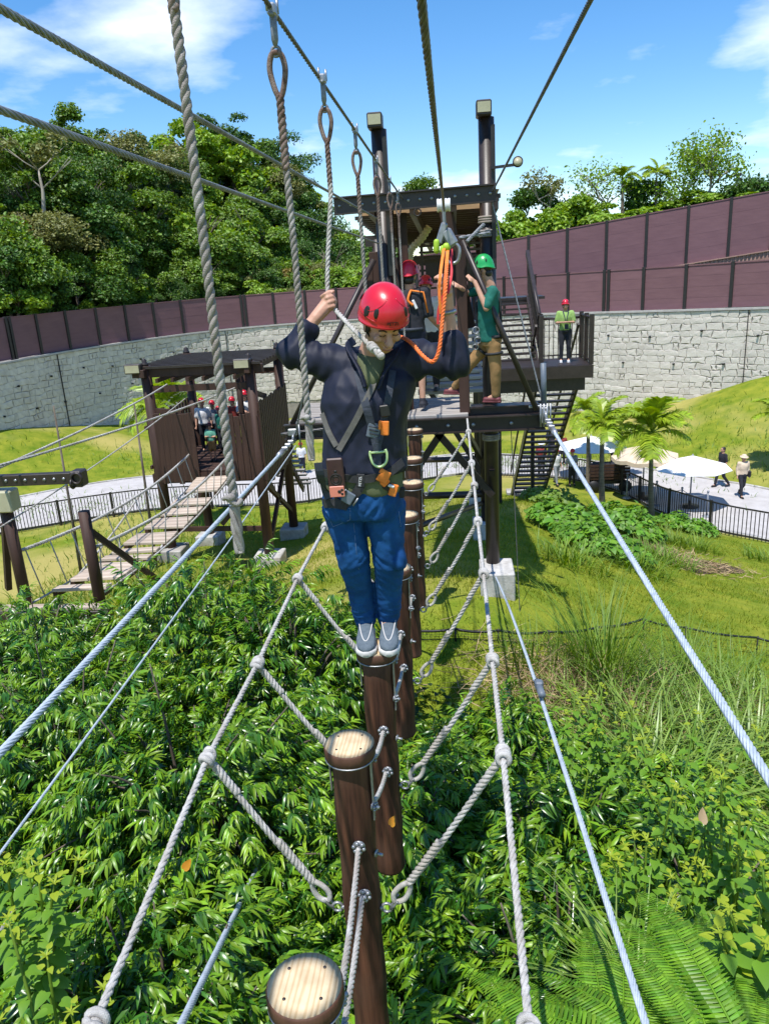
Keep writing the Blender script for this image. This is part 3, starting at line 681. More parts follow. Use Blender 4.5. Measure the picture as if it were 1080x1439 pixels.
# trees on the right ridge above the upper fence
def ridge(px, py_base, Y): return at(px, py_base, Y)
def thin_tree(px, pyt, pyb, Y, kind, lab, per=70, leafs=.2, seed=1, R=1.7, limbs=7, lobes=7, bark=None):
    b = at(px, pyb, Y); t = at(px, pyt, Y); H = t.z - b.z; root = thing('tree', (b.x, b.y, b.z - .5), lab, 'tree', 'trees above the upper fence')
    r = random.Random(seed); mb = MB(); tips = []
    trunk = [Vector((b.x, b.y, b.z - 1.0))]; 
    for k in range(1, 6): trunk.append(Vector((b.x + r.uniform(-.15, .15) * k, b.y + r.uniform(-.2, .2), b.z + H * .62 * k / 5)))
    mb.tube(trunk, [.12, .11, .09, .075, .06, .045], 6)
    for k in range(limbs):
        s = trunk[r.choice([2, 3, 4, 5, 5])]; a = r.uniform(0, 6.28); e = s + Vector((math.cos(a) * R * r.uniform(.4, 1), math.sin(a) * R * r.uniform(.4, 1), H * r.uniform(.18, .42))); m_ = s.lerp(e, .5) + Vector((0, 0, .2)); mb.tube([s, m_, e], [.045, .032, .014], 4); tips += [e, m_.lerp(e, .5)]
        for q in range(3):
            a2 = r.uniform(0, 6.28); e2 = m_ + Vector((math.cos(a2) * R * .4, math.sin(a2) * R * .4, H * r.uniform(.05, .2))); mb.tube([m_, e2], [.02, .008], 4); tips.append(e2)
    mb.build('trunk', bark or m_barkp, root)
    rn = np.random.default_rng(seed); pos = []
    for tp in tips: pos.append(np.array(tp) + rn.normal(size=(per, 3)) * np.array([.36, .36, .3]) * R / 1.5)
    pos = np.concatenate(pos); N = len(pos); TV = [(-.5, -.2, 0), (.0, -.3, .06), (.5, 0, -.08), (.0, .3, .06), (-.5, .2, 0)]; TF = [(0, 1, 2), (0, 2, 4), (2, 3, 4)]
    V, S, L = scatter(TV, TF, rot_from(rn.normal(size=(N, 3)) + np.array([0, 0, .6]), rn.uniform(0, 6.28, N), leafs * rn.uniform(.6, 1.3, N)), pos - np.array(root.location))
    link('crown', raw_mesh('crown', V, S, L, TREE_GREENS[kind], None, False), root)
thin_tree(768, 232, 325, 56, 3, 'slim sparse tree leaning over the shrubs just right of the tower', seed=5, per=26, R=1.0, limbs=5)
thin_tree(742, 270, 330, 58, 0, 'small dark bushy tree beside the tower pole on the ridge', seed=6, per=60, R=1.0)
thin_tree(782, 268, 325, 57, 0, 'dark leaning shrub tree behind the slim sparse tree', seed=16, per=60, R=.9)
thin_tree(850, 232, 318, 56, 2, 'half bare tree with yellow leaves and tangled twigs above the upper fence', seed=7, per=14, R=2.2, limbs=11)
thin_tree(898, 262, 312, 57, 0, 'dense dark tree standing behind the small palms on the ridge', seed=8, per=90, R=1.2)
thin_tree(945, 258, 308, 56, 2, 'light twiggy tree between the palms and the tall birch-like tree', seed=9, per=16, R=1.8, limbs=9)
thin_tree(990, 198, 302, 55, 2, 'tallest bright green tree with several thin stems on the ridge', seed=10, per=34, R=2.0, limbs=12)
thin_tree(968, 225, 305, 57, 2, 'fine leaved tree left of the tallest ridge tree', seed=12, per=24, R=1.6, limbs=9)
thin_tree(1050, 262, 292, 54, 0, 'low round dark tree at the right end of the upper fence', seed=11, per=130, R=1.3)
thin_tree(593, 255, 300, 70, 1, 'single tree top rising behind the tower roof beam', seed=13, per=60, R=1.0)
rt2 = random.Random(5)
for k_ in range(17):
    px = 700 + k_ * 16 + (k_ > 8) * (k_ - 8) * 12 + rt2.uniform(-8, 8); Y = 55 + rt2.uniform(-1, 3); p = at(px, 352 - (px - 690) * .19 + 8, Y); k = rt2.choice([2, 8, 13, 4, 2])
    root = thing('shrub', (p.x, p.y, p.z - .1), f'{["bright green", "leafy fresh green", "yellow green"][k_ % 3]} bush peeping over the upper fence ' + ('beside the tower', 'under the slim sparse tree', 'under the half bare tree', 'under the small palms', 'under the tallest ridge tree', 'near the lamp mast')[min(5, k_ // 3)], 'shrub', 'bushes along the upper fence')
    o = link('crown', CROWNS[[2, 8, 13][k_ % 3]][1], root, Vector((0, 0, .4))); o.scale = (1.0, 1.0, 1.0 if px < 840 else .55); o.rotation_euler = (0, 0, k_)
    st_ = link('stem', TRUNKS[k_ % 4], root); st_.scale = (.3, .3, .3)
mb = MB(); p0 = at(1032, 285, 60); root = thing('lamp_mast', (p0.x, p0.y, p0.z - 1), 'slim mast carrying stacked floodlights above the ridge trees', 'lamp')
MB().tube([Vector((p0.x, p0.y, p0.z - 1)), at(1036, 236, 60)], .07, 6).build('mast', m_grey, root)
for k_ in range(3): q = at(1036, 238 + k_ * 7, 60); MB().box(q, (.5, .3, .22), None, .03).build('floodlight', m_blackm, root)
# ------------------------------------------------------------------ black picket railing along the path
def railing(pts, h, label, step=.115, post_step=2.0):
    P = resample([Vector((p.x, p.y, gz(p.x, p.y))) for p in pts], .5); L = [0]
    for a, b in zip(P, P[1:]): L.append(L[-1] + (b - a).length)
    Pn = np.array([tuple(p) for p in P])
    def q(s): return Vector([float(np.interp(s, L, Pn[:, i])) for i in range(3)])
    root = thing('path_railing', q(L[-1] / 2), label, 'railing', 'black railings along the path')
    for z in (.10, h):
        r = MB()
        for a, b in zip(P, P[1:]): r.beam(a + Vector((0, 0, z)), b + Vector((0, 0, z)), .045, .045)
        r.build('rail', m_blackm, root)
    b = MB(); s = 0
    while s < L[-1]: p = q(s); b.box(p + Vector((0, 0, h / 2 + .02)), (.022, .022, h - .12)); s += step
    b.build('picket', m_blackm, root)['kind'] = 'stuff'
    s = 0; pm = MB().box((0, 0, h / 2), (.07, .07, h + .1)).mesh('post', m_blackm)
    while s < L[-1]: link('post', pm, root, q(s) - root.location); s += post_step
    return root
off = Vector((0, -.35, 0))
RP = [p + off for p in NEs]
railing(RP[6:24], 1.0, 'black picket railing curving past the palm bed and white parasols', .12)
railing(RP[24:43], 1.0, 'black picket railing along the path behind the tower legs', .12)
railing(RP[43:74], 1.0, 'black picket railing along the path left of the roofed hut', .12)

# ------------------------------------------------------------------ roofed timber hut on stilts (left)
HX0, HX1, HY0, HY1 = -7.82, -5.12, 19.0, 22.2; HZD = -4.62; HTOP = -2.02
hut = thing('lookout_hut', ((HX0 + HX1) / 2, (HY0 + HY1) / 2, HZD), 'dark timber hut on stilts with slatted roof and board railing full of children', 'hut')
for x in (HX0, HX1):
    for y in (HY0, HY1):
        zb = gz(x, y) - .2; MB().tube([(x, y, zb), (x, y, HTOP + .18)], .14, 10).build('post', m_brownw, hut)
        mb = MB(); mb.lathe((x, y, HTOP + .18), [(.10, 0), (.10, .06), (.06, .10), (.075, .14), (.0, .2)], 8); mb.build('finial', m_brownm, hut)
        MB().box((x, y, gz(x, y) + .12), (.75, .75, .5), None, .02).build('footing', m_conc, hut)
for x in (-6.95, -6.2): MB().tube([(x, HY1, HZD), (x, HY1, HTOP)], .085, 8).build('post', m_brownw, hut)
MB().tube([(-5.9, HY0 + 1.6, HZD - .1), (-5.9, HY0 + 1.6, HTOP)], .085, 8).build('post', m_brownw, hut)
for y in (HY0, HY1): MB().beam((HX0 - .35, y, HTOP), (HX1 + .35, y, HTOP), .14, .22, bev=.01).build('roof_beam', m_brownw, hut)
for x in (HX0, HX1): MB().beam((x, HY0 - .3, HTOP + .01), (x, HY1 + .3, HTOP + .01), .14, .2, bev=.01).build('roof_beam', m_brownw, hut)
for y in (HY0 + .02, HY1): MB().beam((HX0, y, HTOP - .42), (HX1, y, HTOP - .42), .12, .16).build('roof_beam', m_brownw, hut)
sm_ = MB().beam((HX0 - .3, 0, 0), (HX1 + .3, 0, 0), .085, .06).mesh('roof_slat', m_brownm)
for i in range(11): link('roof_slat', sm_, hut, Vector((0, HY0 - .12 + i * (HY1 - HY0 + .24) / 10, HTOP + .145)) - Vector(hut.location))
for x in np.linspace(HX0 + .35, HX1 - .35, 6): MB().beam((x, HY0 - .25, HTOP - .18), (x, HY1 + .25, HTOP - .18), .07, .1).build('rafter', m_brownw, hut)
for (x, y) in ((HX0 - .22, HY0 - .2), (HX1 - .12, HY0 - .2)):
    f = MB().box((x, y, HTOP + .14), (.42, .22, .24), None, .02).build('floodlight', m_brownm, hut); MB().box((x, y - .115, HTOP + .14), (.36, .012, .18)).build('lens', m_cream, f)
db = MB().box((0, 0, 0), (HX1 - HX0 + .2, .19, .06), None, .008).mesh('deck_board', m_brownw)
for i in range(16): link('deck_board', db, hut, Vector(((HX0 + HX1) / 2, HY0 + .05 + i * .205, HZD)) - Vector(hut.location))
for y in (HY0 - .02, HY1): MB().beam((HX0 - .2, y, HZD - .17), (HX1 + .2, y, HZD - .17), .12, .26).build('floor_beam', m_brownw, hut)
for x in (HX0, -6.6, HX1): MB().beam((x, HY0, HZD - .16), (x, HY1, HZD - .16), .12, .24).build('floor_beam', m_brownw, hut)
rh = 1.45
def boards(p0, p1, n, top, w=.15, jit=.02, z0=-.28):
    p0 = Vector(p0); p1 = Vector(p1); d = (p1 - p0); ang = math.atan2(d.y, d.x)
    me = [MB().box((0, 0, 0), (w, .035, top - z0 + r_), None, .005).mesh('rail_board', m_brownw) for r_ in (0, .05, -.05)]
    for i in range(n):
        p = p0.lerp(p1, (i + .5) / n); o = link('rail_board', me[i % 3], hut, Vector((p.x, p.y, HZD + (top + z0) / 2 + random.uniform(-jit, jit))) - Vector(hut.location)); o.rotation_euler = (0, 0, ang)
    for z in (.15, top - .25):
        MB().beam(p0 + Vector((0, .05, HZD + z)) if abs(d.x) > abs(d.y) else p0 + Vector((-.05, 0, HZD + z)), p1 + Vector((0, .05, HZD + z)) if abs(d.x) > abs(d.y) else p1 + Vector((-.05, 0, HZD + z)), .06, .09).build('rail', m_brownw, hut)
boards((HX0 - .05, HY0 - .1, 0), (-6.72, HY0 - .1, 0), 8, rh + .1, .145)
boards((-5.98, HY0 - .1, 0), (HX1 + .1, HY0 - .1, 0), 6, rh, .15)
boards((HX1 + .14, HY0 - .1, 0), (HX1 + .14, HY1 + .1, 0), 17, rh + .3, .14, .01, -.5)
boards((HX0, HY1 + .1, 0), (HX1, HY1 + .1, 0), 14, .95, .12)
boards((HX0 - .14, HY0 - .1, 0), (HX0 - .14, HY1 + .1, 0), 14, rh, .14)
for (a, b) in (((HX0, HY0, HTOP - .95), (HX0 + .8, HY0, HZD + 1.55)), ((HX1, HY0, HTOP - .6), (HX1 + .0, HY0 + 1.3, HZD + 1.7)), ((HX1, HY0, HZD - .2), (HX1 - 1.2, HY0, HZD - 1.5)), ((HX1, HY0, HZD - .3), (HX1, HY1, -6.8)), ((HX1, HY1, HZD - .3), (HX1, HY0, -6.9)), ((HX0, HY0, -6.6), (HX0 + 1.3, HY0, HZD - .2)), ((HX0, HY0, HZD - 1.6), (HX1, HY0, HZD - 1.65))):
    MB().beam(a, b, .1, .12).build('brace', m_brownw, hut)
# steps behind the hut
st = thing('timber_steps', (HX1 - .2, HY1 + 1.2, -7), 'small slatted steps leading up to the back of the roofed hut', 'stairs')
for i in range(9): MB().box((HX1 - .35, HY1 + .3 + i * .28, HZD - .2 - i * .22), (1.0, .24, .05)).build('tread', m_plank2, st)
for dx in (-.87, .17): MB().beam((HX1 - .35 + dx + .35 * 0, HY1 + .2, HZD - .2), (HX1 - .35 + dx, HY1 + 2.8, HZD - 2.25), .06, .22).build('stringer', m_brownw, st)

# ------------------------------------------------------------------ hanging plank bridge from the hut towards the left foreground
A0 = Vector((-6.33, 18.75, HZD - .12)); A1 = Vector((-5.72, 9.6, -4.18))
br = thing('plank_bridge', (A0 + A1) / 2, 'hanging bridge of pale planks in uneven panels on white ropes leading to the hut', 'bridge')
BR = sag(A0, A1, .22, 60); BL = [0]
for a, b in zip(BR, BR[1:]): BL.append(BL[-1] + (b - a).length)
def bp(s): return Vector([float(np.interp(s, BL, [p[i] for p in BR])) for i in range(3)])
pk = MB().box((0, 0, 0), (.84, .245, .05), None, .006).mesh('plank', m_plank); pk2 = MB().box((0, 0, 0), (.05, .26, .11)).mesh('bearer', m_brownw)
s = .05; groups = [5, 2, 2, 3, 3, 2, 2, 6, 2, 2]
tot = BL[-1]; plan = [(0.02, 5), (1.95, 2), (2.75, 2), (3.55, 3), (4.75, 3), (5.9, 1), (6.4, 1), (6.9, 4), (8.3, 1)]
for s0, n in plan:
    for k in range(n):
        p = bp(s0 + k * .262 + .13); d = bp(s0 + k * .262 + .2) - bp(s0 + k * .262 + .06); o = link('plank', pk, br, p - br.location)
        o.rotation_euler = (math.atan2(d.z, -d.y) * -1, random.uniform(-.02, .02), math.atan2(d.y, d.x) + PI / 2)
    a = bp(s0); b = bp(s0 + n * .262); sd = Vector((1, .065, 0)).normalized()
    for sgn in (-1, 1): MB().beam(a + sd * .37 * sgn - Vector((0, 0, .07)), b + sd * .37 * sgn - Vector((0, 0, .07)), .07, .09).build('bearer', m_brownw, br)
for sgn in (-1, 1):
    sd = Vector((1, .065, 0)).normalized() * .44 * sgn
    low = [p + sd - Vector((0, 0, .03)) for p in BR]; MB().tube(low[::2], .018, 6).build('side_rope', m_rope, br)
    top = sag(A0 + sd * 1.25 + Vector((0, 0, .62)), A1 + sd * 1.25 + Vector((0, 0, .75)), .25, 24); MB().rope(top, .032, 3, .3, 4, 5).build('hand_rope', m_rope, br)
    v = MB()
    for i in range(1, 24, 2): v.tube([top[i], low[min(60, int(i * 2.5))]], .011, 5)
    v.build('hanger', m_rope, br)['kind'] = 'stuff'
# second bridge nearer the camera, half under the leaves
B1 = Vector((-5.62, 9.2, -4.22)); B2 = Vector((-5.0, 5.2, -4.0))
br2 = thing('plank_bridge', (B1 + B2) / 2, 'nearer run of pale planks mostly hidden under leaves at left edge', 'bridge')
for s0 in (1.1, 1.5, 1.75, 2.2, 2.45, 2.9, 3.15, 3.6):
    p = B1.lerp(B2, s0 / 4.0) - Vector((0, 0, .3 * math.sin(PI * s0 / 4))); o = link('plank', pk, br2, p - br2.location); o.rotation_euler = (0, 0, .15)
for sgn in (-1, 1): MB().tube([p + Vector((.45 * sgn, .07 * sgn, -.05)) for p in sag(B1, B2, .3)], .02, 6).build('side_rope', m_rope, br2)

# ------------------------------------------------------------------ portal frame between the two bridges
po = thing('timber_portal', (-5.7, 9.45, -4.2), 'dark timber portal frame with pierced steel beam at the left edge', 'frame')
zt = -2.33
MB().beam((-8.0, 9.45, zt - .02), (-5.02, 9.45, zt), .12, .15, bev=.006).build('top_beam', m_brownm, po)
b = MB()
for i in range(22): b.tube([(-7.9 + i * .135, 9.38, zt), (-7.9 + i * .135, 9.386, zt)], .022, 8)
b.build('bolt_hole', m_steel, po)['kind'] = 'stuff'
for i, (a, e) in enumerate((((-6.16, 9.5, -4.25), (-6.16, 9.5, -2.75)), ((-5.12, 9.6, -4.45), (-5.12, 9.6, -2.85)))):
    MB().tube([a, e], .08, 10).build('post', m_brownw, po)
MB().box((-6.16, 9.48, -2.62), (.34, .26, .3), None, .02).build('floodlight', m_cream, po)
MB().beam((-5.12, 9.6, -3.1), (-4.62, 10.5, -4.25), .08, .08).build('brace', m_brownw, po)
MB().beam((-6.3, 9.6, -3.0), (-6.65, 9.9, -4.1), .08, .08).build('brace', m_brownw, po)
MB().beam((-8.2, 9.42, -4.3), (-4.9, 9.42, -4.3), .22, .16, bev=.01).build('sill_beam', m_brownm, po)
MB().beam((-7.2, 9.42, -4.195), (-5.0, 9.42, -4.195), .15, .04).build('sill_plank', m_plank, po)
for x in (-8.0, -5.05): MB().box((x, 9.45, (gz(x, 9.45) - 4.4) / 2), (.16, .16, -4.4 - gz(x, 9.45) + .2)).build('stilt', m_brownw, po)
mb = MB(); mb.box((-5.0, 9.42, zt), (.16, .2, .22), None, .02); mb.ring((-4.98, 9.3, zt + .02), (0, 1, 0), .07, .02); mb.ring((-5.05, 9.32, zt - .05), (1, 0, 0), .06, .018); mb.build('clamp', m_brownm, po)
# long white hand lines of the left course
for i, (a, e, r, lab) in enumerate([((-50, 678), (235, 540), .022, 'upper white hand line running from the left edge up to the hut roof post'), ((-40, 665), (330, 545), .022, 'second white line running past the portal clamp up to the hut roof'),
                                   ((-60, 975), (200, 690), .026, 'lower white rope running from the left edge to the hut floor'), ((-30, 760), (260, 560), .013, 'thin pale line between the two white hand lines at left')]):
    ya = 8.5 if i != 2 else 8.9; A = at(*a, ya); B = at(*e, 18.9)
    o = MB().rope(sag(A, B, .08 if i != 2 else .25), r, 3, .25, 4, 5).build_at('hand_line', m_rope, A.lerp(B, .5)); tag(o, lab, 'rope', 'white lines of the left rope course')
A = at(150, 790, 11.5); B = at(250, 700, 15)
# stakes
for (x0, y0, x1, y1, Y, lab) in [(75, 570, 92, 690, 17, 'thin dark stake standing in the lawn left of the hut'), (188, 565, 208, 722, 18.2, 'taller thin stake close to the left railing of the hut')]:
    a = at(x1, y1, Y); e = at(x0, y0, Y); o = MB().tube([Vector((a.x, a.y, gz(a.x, a.y) - .1)), e], [.05, .02], 6).build_at('stake', m_bark, (a.x, a.y, gz(a.x, a.y))); tag(o, lab, 'stake', 'stakes by the hut')

# ------------------------------------------------------------------ main tower
TZ = -1.75
tw = thing('rope_course_tower', (-.4, 11, TZ), 'dark brown steel and timber rope course tower with slatted roof and two tall poles', 'tower')
def pole(x, y, zb, zt, r=.095, name='pole'): return MB().tube([(x, y, zb), (x, y, zt)], r, 14).build(name, m_brownm, tw)
for x, zt in ((-.82, 1.68), (.46, 1.72)):
    p = pole(x, 10.06, gz(x, 10.06) - .1, zt)
    MB().beam((x + .07, 9.945, -.0), (x + .07, 9.945, zt - .1), .05, .05).build('conduit', m_blackm, p)
    f = MB().box((x - .03, 10.0, zt + .08), (.18, .24, .17), None, .015).build('floodlight', m_brownm, tw); MB().box((x - .03, 9.873, zt + .085), (.15, .012, .11)).build('lens', m_cream, f)
sp = MB(); sp.lathe((.80, 9.72, 1.17), [(.0, .05), (.04, .05), (.06, .0), (.06, -.03), (.0, -.03)], 14, (0, 1, -.2)); sp = sp.build('spotlight', m_brownm, tw); MB().lathe((.80, 9.685, 1.172), [(.0, 0), (.048, 0), (.048, .006), (0, .006)], 14, (0, 1, -.2)).build('lens', m_cream, sp)
MB().beam((.5, 9.9, 1.15), (.78, 9.76, 1.15), .03, .03).build('spotlight_arm', m_blackm, tw)
for z in (.56, .40, -2.15): 
    m = MB()
    for k in range(3): m.ring((.46, 10.06, z + k * .028), (0, 0, 1), .104, .017, 18, 6)
    m.build('rope_band', m_ropeg, tw)
for x in (-.82, .46, -2.0, .46): pass
MB().box((.5, 9.9, gz(.5, 9.9) + .1), (.46, .62, .5), None, .015).build('footing', m_conc, tw)
MB().box((-.82, 9.9, gz(-.82, 9.9) + .1), (.46, .62, .5), None, .015).build('footing', m_conc, tw)
bm = MB()
def channel(p0, p1, h, w, name='channel_beam'):
    p0 = Vector(p0); p1 = Vector(p1); b = MB(); b.beam(p0, p1, .016, h)
    n = Vector((0, 1, 0)); z = Vector((0, 0, 1))
    for s_ in (-1, 1): b.beam(p0 + z * s_ * (h / 2 - .008) - n * w / 2, p1 + z * s_ * (h / 2 - .008) - n * w / 2, w, .016)
    o = b.build(name, m_brownm, tw); bb = MB(); L = (p1 - p0).length; k = int(L / .13)
    for i in range(k): q = p0.lerp(p1, (i + .5) / k); bb.lathe(q - n * .012, [(.0, -.016), (.017, -.014), (.02, 0)], 8, (0, 1, 0))
    return o, bb
o, bb = channel((-1.38, 9.76, .83), (.55, 9.76, .86), .2, .07); bb.build('bolt', m_steel, o)['kind'] = 'stuff'
o, bb = channel((-2.22, 9.66, TZ - .12), (1.12, 9.66, TZ - .11), .2, .08, 'deck_beam')
bb = MB()
for x in (-1.9, -1.2, -.5, -.1, .22, .7): bb.lathe((x, 9.65, TZ - .12), [(0, -.02), (.022, -.018), (.026, 0)], 8, (0, 1, 0))
bb.build('bolt', m_steel, o)['kind'] = 'stuff'
o, bb = channel((.16, 9.84, TZ + .01), (1.08, 9.84, TZ + .02), .13, .07, 'deck_beam')
MB().beam((.2, 9.9, TZ + .075), (1.06, 9.9, TZ + .075), .22, .012).build('steel_tread', m_brownm, tw)
MB().beam((.55, 12.0, TZ - .45), (1.3, 12.0, TZ - .45), .12, .2).build('deck_beam', m_brownm, tw)
me_ = MB().box((0, 0, 0), (2.32, .135, .045), None, .006).mesh('deck_board', m_plank2)
for i in range(10): link('deck_board', me_, tw, Vector((-1.0, 9.72 + i * .143, TZ - .005 + random.uniform(-.004, .004))) - tw.location)
MB().beam((.12, 9.82, TZ), (.12, 9.82, .42), .13, .13, bev=.008).build('post', m_brownw, tw)
for (a, e) in (((.14, 9.62, .35), (1.0, 9.52, TZ + .06)), ((-.95, 9.9, .2), (-2.12, 9.66, TZ - .02))): MB().tube([a, e], .034, 10).build('brace', m_brownm, tw)
MB().beam((-.05, 10.05, .75), (.20, 10.05, -.7), .17, .05).build('leaning_board', m_brownw, tw)
for i, (x, zt) in enumerate(((-1.08, .12), (-.99, .3), (-.78, .78), (-.62, .74))): MB().beam((x, 10.15 + i * .01, TZ), (x + .02, 10.15 + i * .01, zt), .13, .05, bev=.006).build('wall_board', m_brownw, tw)
# rear frames
for y in (14.2, 18.6):
    for x in (-1.3, .52): 
        pole(x, y, gz(x, y) - .1, .62 if y < 15 else .4, .085); MB().box((x, y, gz(x, y) + .12), (.5, .55, .5), None, .015).build('footing', m_conc, tw)
    MB().beam((-1.5, y, .6 if y < 15 else .3), (.75, y, .6 if y < 15 else .3), .12, .18).build('cross_beam', m_brownm, tw)
    MB().beam((-1.5, y, TZ - .15), (.75, y, TZ - .15), .12, .2).build('cross_beam', m_brownm, tw)
    MB().tube([(-1.3, y, gz(.5, y) + (.9 if y < 15 else 1.3)), (.52, y, gz(.5, y) + (.9 if y < 15 else 1.3))], .07, 10).build('ground_beam', m_brownm, tw)
MB().tube([(-.82, 9.93, -3.4), (.46, 14.2, -4.3)], .05, 8).build('brace', m_brownm, tw)
for (a, e) in (((.46, 9.93, -2.9), (-.3, 9.93, TZ - .2)), ((.46, 14.2, -3.7), (-.55, 14.2, TZ - .2)), ((.46, 14.2, -3.4), (-.1, 12.2, TZ - .2)), ((-.82, 9.93, -2.9), (-.15, 9.93, TZ - .2)), ((.46, 9.93, -2.6), (.5, 12.0, TZ - .35))): MB().beam(a, e, .07, .09).build('brace', m_brownm, tw)
# roof: rafters, purlins and pale translucent sheet
m_sheet = M('roof_sheet', (.55, .46, .33), (.62, .53, .40), scale=3, rough=.6, trans=.45)
for x in (-.95, -.45, .05, .55): MB().beam((x, 9.9, .76), (x, 18.6, .52), .07, .13).build('rafter', m_brownm, tw)
for i in range(24):
    y = 10.05 + i * .32 + (.9 if i > 1 else .0); z = .855 - (y - 9.9) * .0275
    MB().beam((-1.35, y, z), (.62, y, z), .06, .05).build('purlin', m_brownm, tw)
V = [(-1.3, 9.95, .915), (.6, 9.95, .915), (.6, 18.5, .68), (-1.3, 18.5, .68), (-1.3, 9.95, .92), (.6, 9.95, .92), (.6, 18.5, .685), (-1.3, 18.5, .685)]
MB().add(V, [(0, 1, 2, 3), (7, 6, 5, 4), (0, 1, 5, 4), (1, 2, 6, 5), (2, 3, 7, 6), (3, 0, 4, 7)], False).build('roof_sheet', m_sheet, tw)
for i in range(9): MB().beam((-.55, 13.9, -.25 + i * .1), (.62, 13.9, -.25 + i * .1), .04, .035).build('louvre', m_brownm, tw)
for x in (-.5, -.1, .3, .6): MB().beam((x, 13.86, -.35), (x, 13.86, .62), .05, .05).build('louvre_post', m_brownm, tw)
MB().beam((-.4, 12.5, .05), (.62, 12.5, .05), .1, .16).build('cross_beam', m_brownm, tw)
MB().beam((-.6, 16.3, -.1), (.62, 16.3, -.1), .1, .16).build('cross_beam', m_brownm, tw)
k_ = 0
for (a, e, r_) in (((-.55, 9.7, .76), (-.47, 9.7, .70), .05),): 
    m = MB(); m.ring((-.38, 9.7, .70), (0, 1, 0), .04, .009); m.build('shackle', m_brownm, tw)
# cream corrugated safety net bundle hanging inside
pts = smooth_pts([at(603, 318, 11.5), at(592, 335, 11.5), at(578, 350, 11.5), at(575, 365, 11.5), at(572, 392, 11.5)], 12); m = MB()
P_ = resample(pts, .02); m.tube(P_, [.055 if i % 3 else .04 for i in range(len(P_))], 10)
o = m.build_at('climbing_net', m_cream, P_[0]); tag(o, 'rolled cream climbing net hanging bent inside the tower', 'net')
# plank run behind the deck
pb = thing('plank_bridge', (-.2, 14, TZ), 'spaced pale planks leading away behind the tower deck', 'bridge')
pk3 = MB().box((0, 0, 0), (1.05, .24, .06), None, .006).mesh('plank', m_plank2)
for i in range(11): link('plank', pk3, pb, Vector((-.02, 11.45 + i * .62, TZ + .06 + .006 * i * i)) - pb.location)
for x in (-.5, .45): MB().tube([(x, 11.2 + .5 * i, TZ + .02 + .004 * i * i) for i in range(14)], .03, 6).build('side_rope', m_ropeg, pb)

# ------------------------------------------------------------------ steel stairs and landing (right of the tower)
sr = thing('steel_staircase', (2.6, 20.3, -2.4), 'dark steel staircase with open treads, landing and railings right of the tower', 'stairs')
LZ = -2.38
MB().box((2.15, 20.3, LZ - .03), (2.5, 1.7, .06)).build('landing', m_brownm, sr)
MB().beam((.95, 19.42, LZ - .16), (3.42, 19.42, LZ - .16), .1, .3).build('fascia', m_brownm, sr)
MB().beam((.95, 19.6, LZ - .48), (3.25, 19.6, LZ - .48), .1, .32).build('fascia', m_brownm, sr)
td = MB().box((0, 0, 0), (.95, .26, .045)).mesh('tread', m_brownm)
for i in range(11): link('tread', td, sr, Vector((1.72, 21.0 + i * .25, LZ + .02 + i * .135)) - sr.location)
for x in (1.22, 2.22): MB().beam((x, 20.9, LZ - .1), (x, 23.9, LZ + 1.5), .05, .2).build('stringer', m_brownm, sr)
td2 = MB().box((0, 0, 0), (1.1, .24, .05)).mesh('tread', m_brownm)
for i in range(25): link('tread', td2, sr, Vector((2.86 - .012 * i, 20.9 + i * .285, LZ - .2 - i * .232)) - sr.location)
for x in (2.28, 3.40): MB().beam((x, 20.7, LZ - .1), (x - .3, 28.1, LZ - 6.1), .06, .26).build('stringer', m_brownm, sr)
MB().box((2.6, 28.3, gz(2.6, 28.3) + .05), (1.5, .6, .3)).build('footing', m_conc, sr)
def panel(a, e, h, n, name='baluster'):
    a = Vector(a); e = Vector(e); b = MB()
    for i in range(n + 1): p = a.lerp(e, i / n); b.beam(p, p + Vector((0, 0, h)), .02, .02)
    b.build(name, m_brownm, sr)['kind'] = 'stuff'
    MB().tube([a + Vector((0, 0, h)), e + Vector((0, 0, h))], .035, 8).build('handrail', m_brownm, sr); MB().beam(a + Vector((0, 0, .08)), e + Vector((0, 0, .08)), .03, .03).build('rail', m_brownm, sr)
for (x, y) in ((2.22, 20.0), (2.3, 20.9), (3.38, 19.5), (3.38, 20.3), (3.38, 21.1)): MB().beam((x, y, LZ), (x, y, LZ + 1.2), .1, .1).build('railing_post', m_brownm, sr)
panel((3.38, 19.5, LZ), (3.38, 21.1, LZ), 1.12, 9); panel((2.3, 21.1, LZ), (3.38, 21.1, LZ), 1.05, 9)
panel((2.26, 20.9, LZ + .1), (2.24, 23.9, LZ + 1.65), 1.1, 16); panel((1.2, 21.0, LZ + .1), (1.2, 23.9, LZ + 1.65), 1.1, 14)
MB().beam((2.27, 20.9, LZ + 1.1), (2.24, 23.95, LZ + 2.8), .1, .16).build('side_plate', m_brownm, sr)
MB().beam((3.28, 20.9, LZ + .9), (3.05, 28.0, LZ - 4.9), .05, .07).build('handrail', m_brownm, sr); MB().beam((2.18, 20.9, LZ + .9), (2.0, 28.0, LZ - 4.9), .05, .07).build('handrail', m_brownm, sr)
for x, y in ((1.1, 19.6), (1.1, 21.0)): MB().beam((x, y, gz(x, y) - .2), (x, y, LZ - .1), .12, .12).build('stilt', m_brownm, sr)
for (a, e) in (((1.1, 19.6, LZ - .3), (3.3, 19.6, LZ - 1.9)),): pass
MB().box((1.75, 24.6, LZ + 1.5), (2.0, 1.4, .08)).build('landing', m_brownm, sr)
MB().beam((1.0, 23.95, LZ + 1.42), (2.4, 23.95, LZ + 1.42), .08, .2).build('fascia', m_brownm, sr)
for x, y in ((.9, 25.0), (2.5, 25.0)): MB().beam((x, y, gz(x, y) - .2), (x, y, LZ + 1.4), .12, .12).build('stilt', m_brownm, sr)
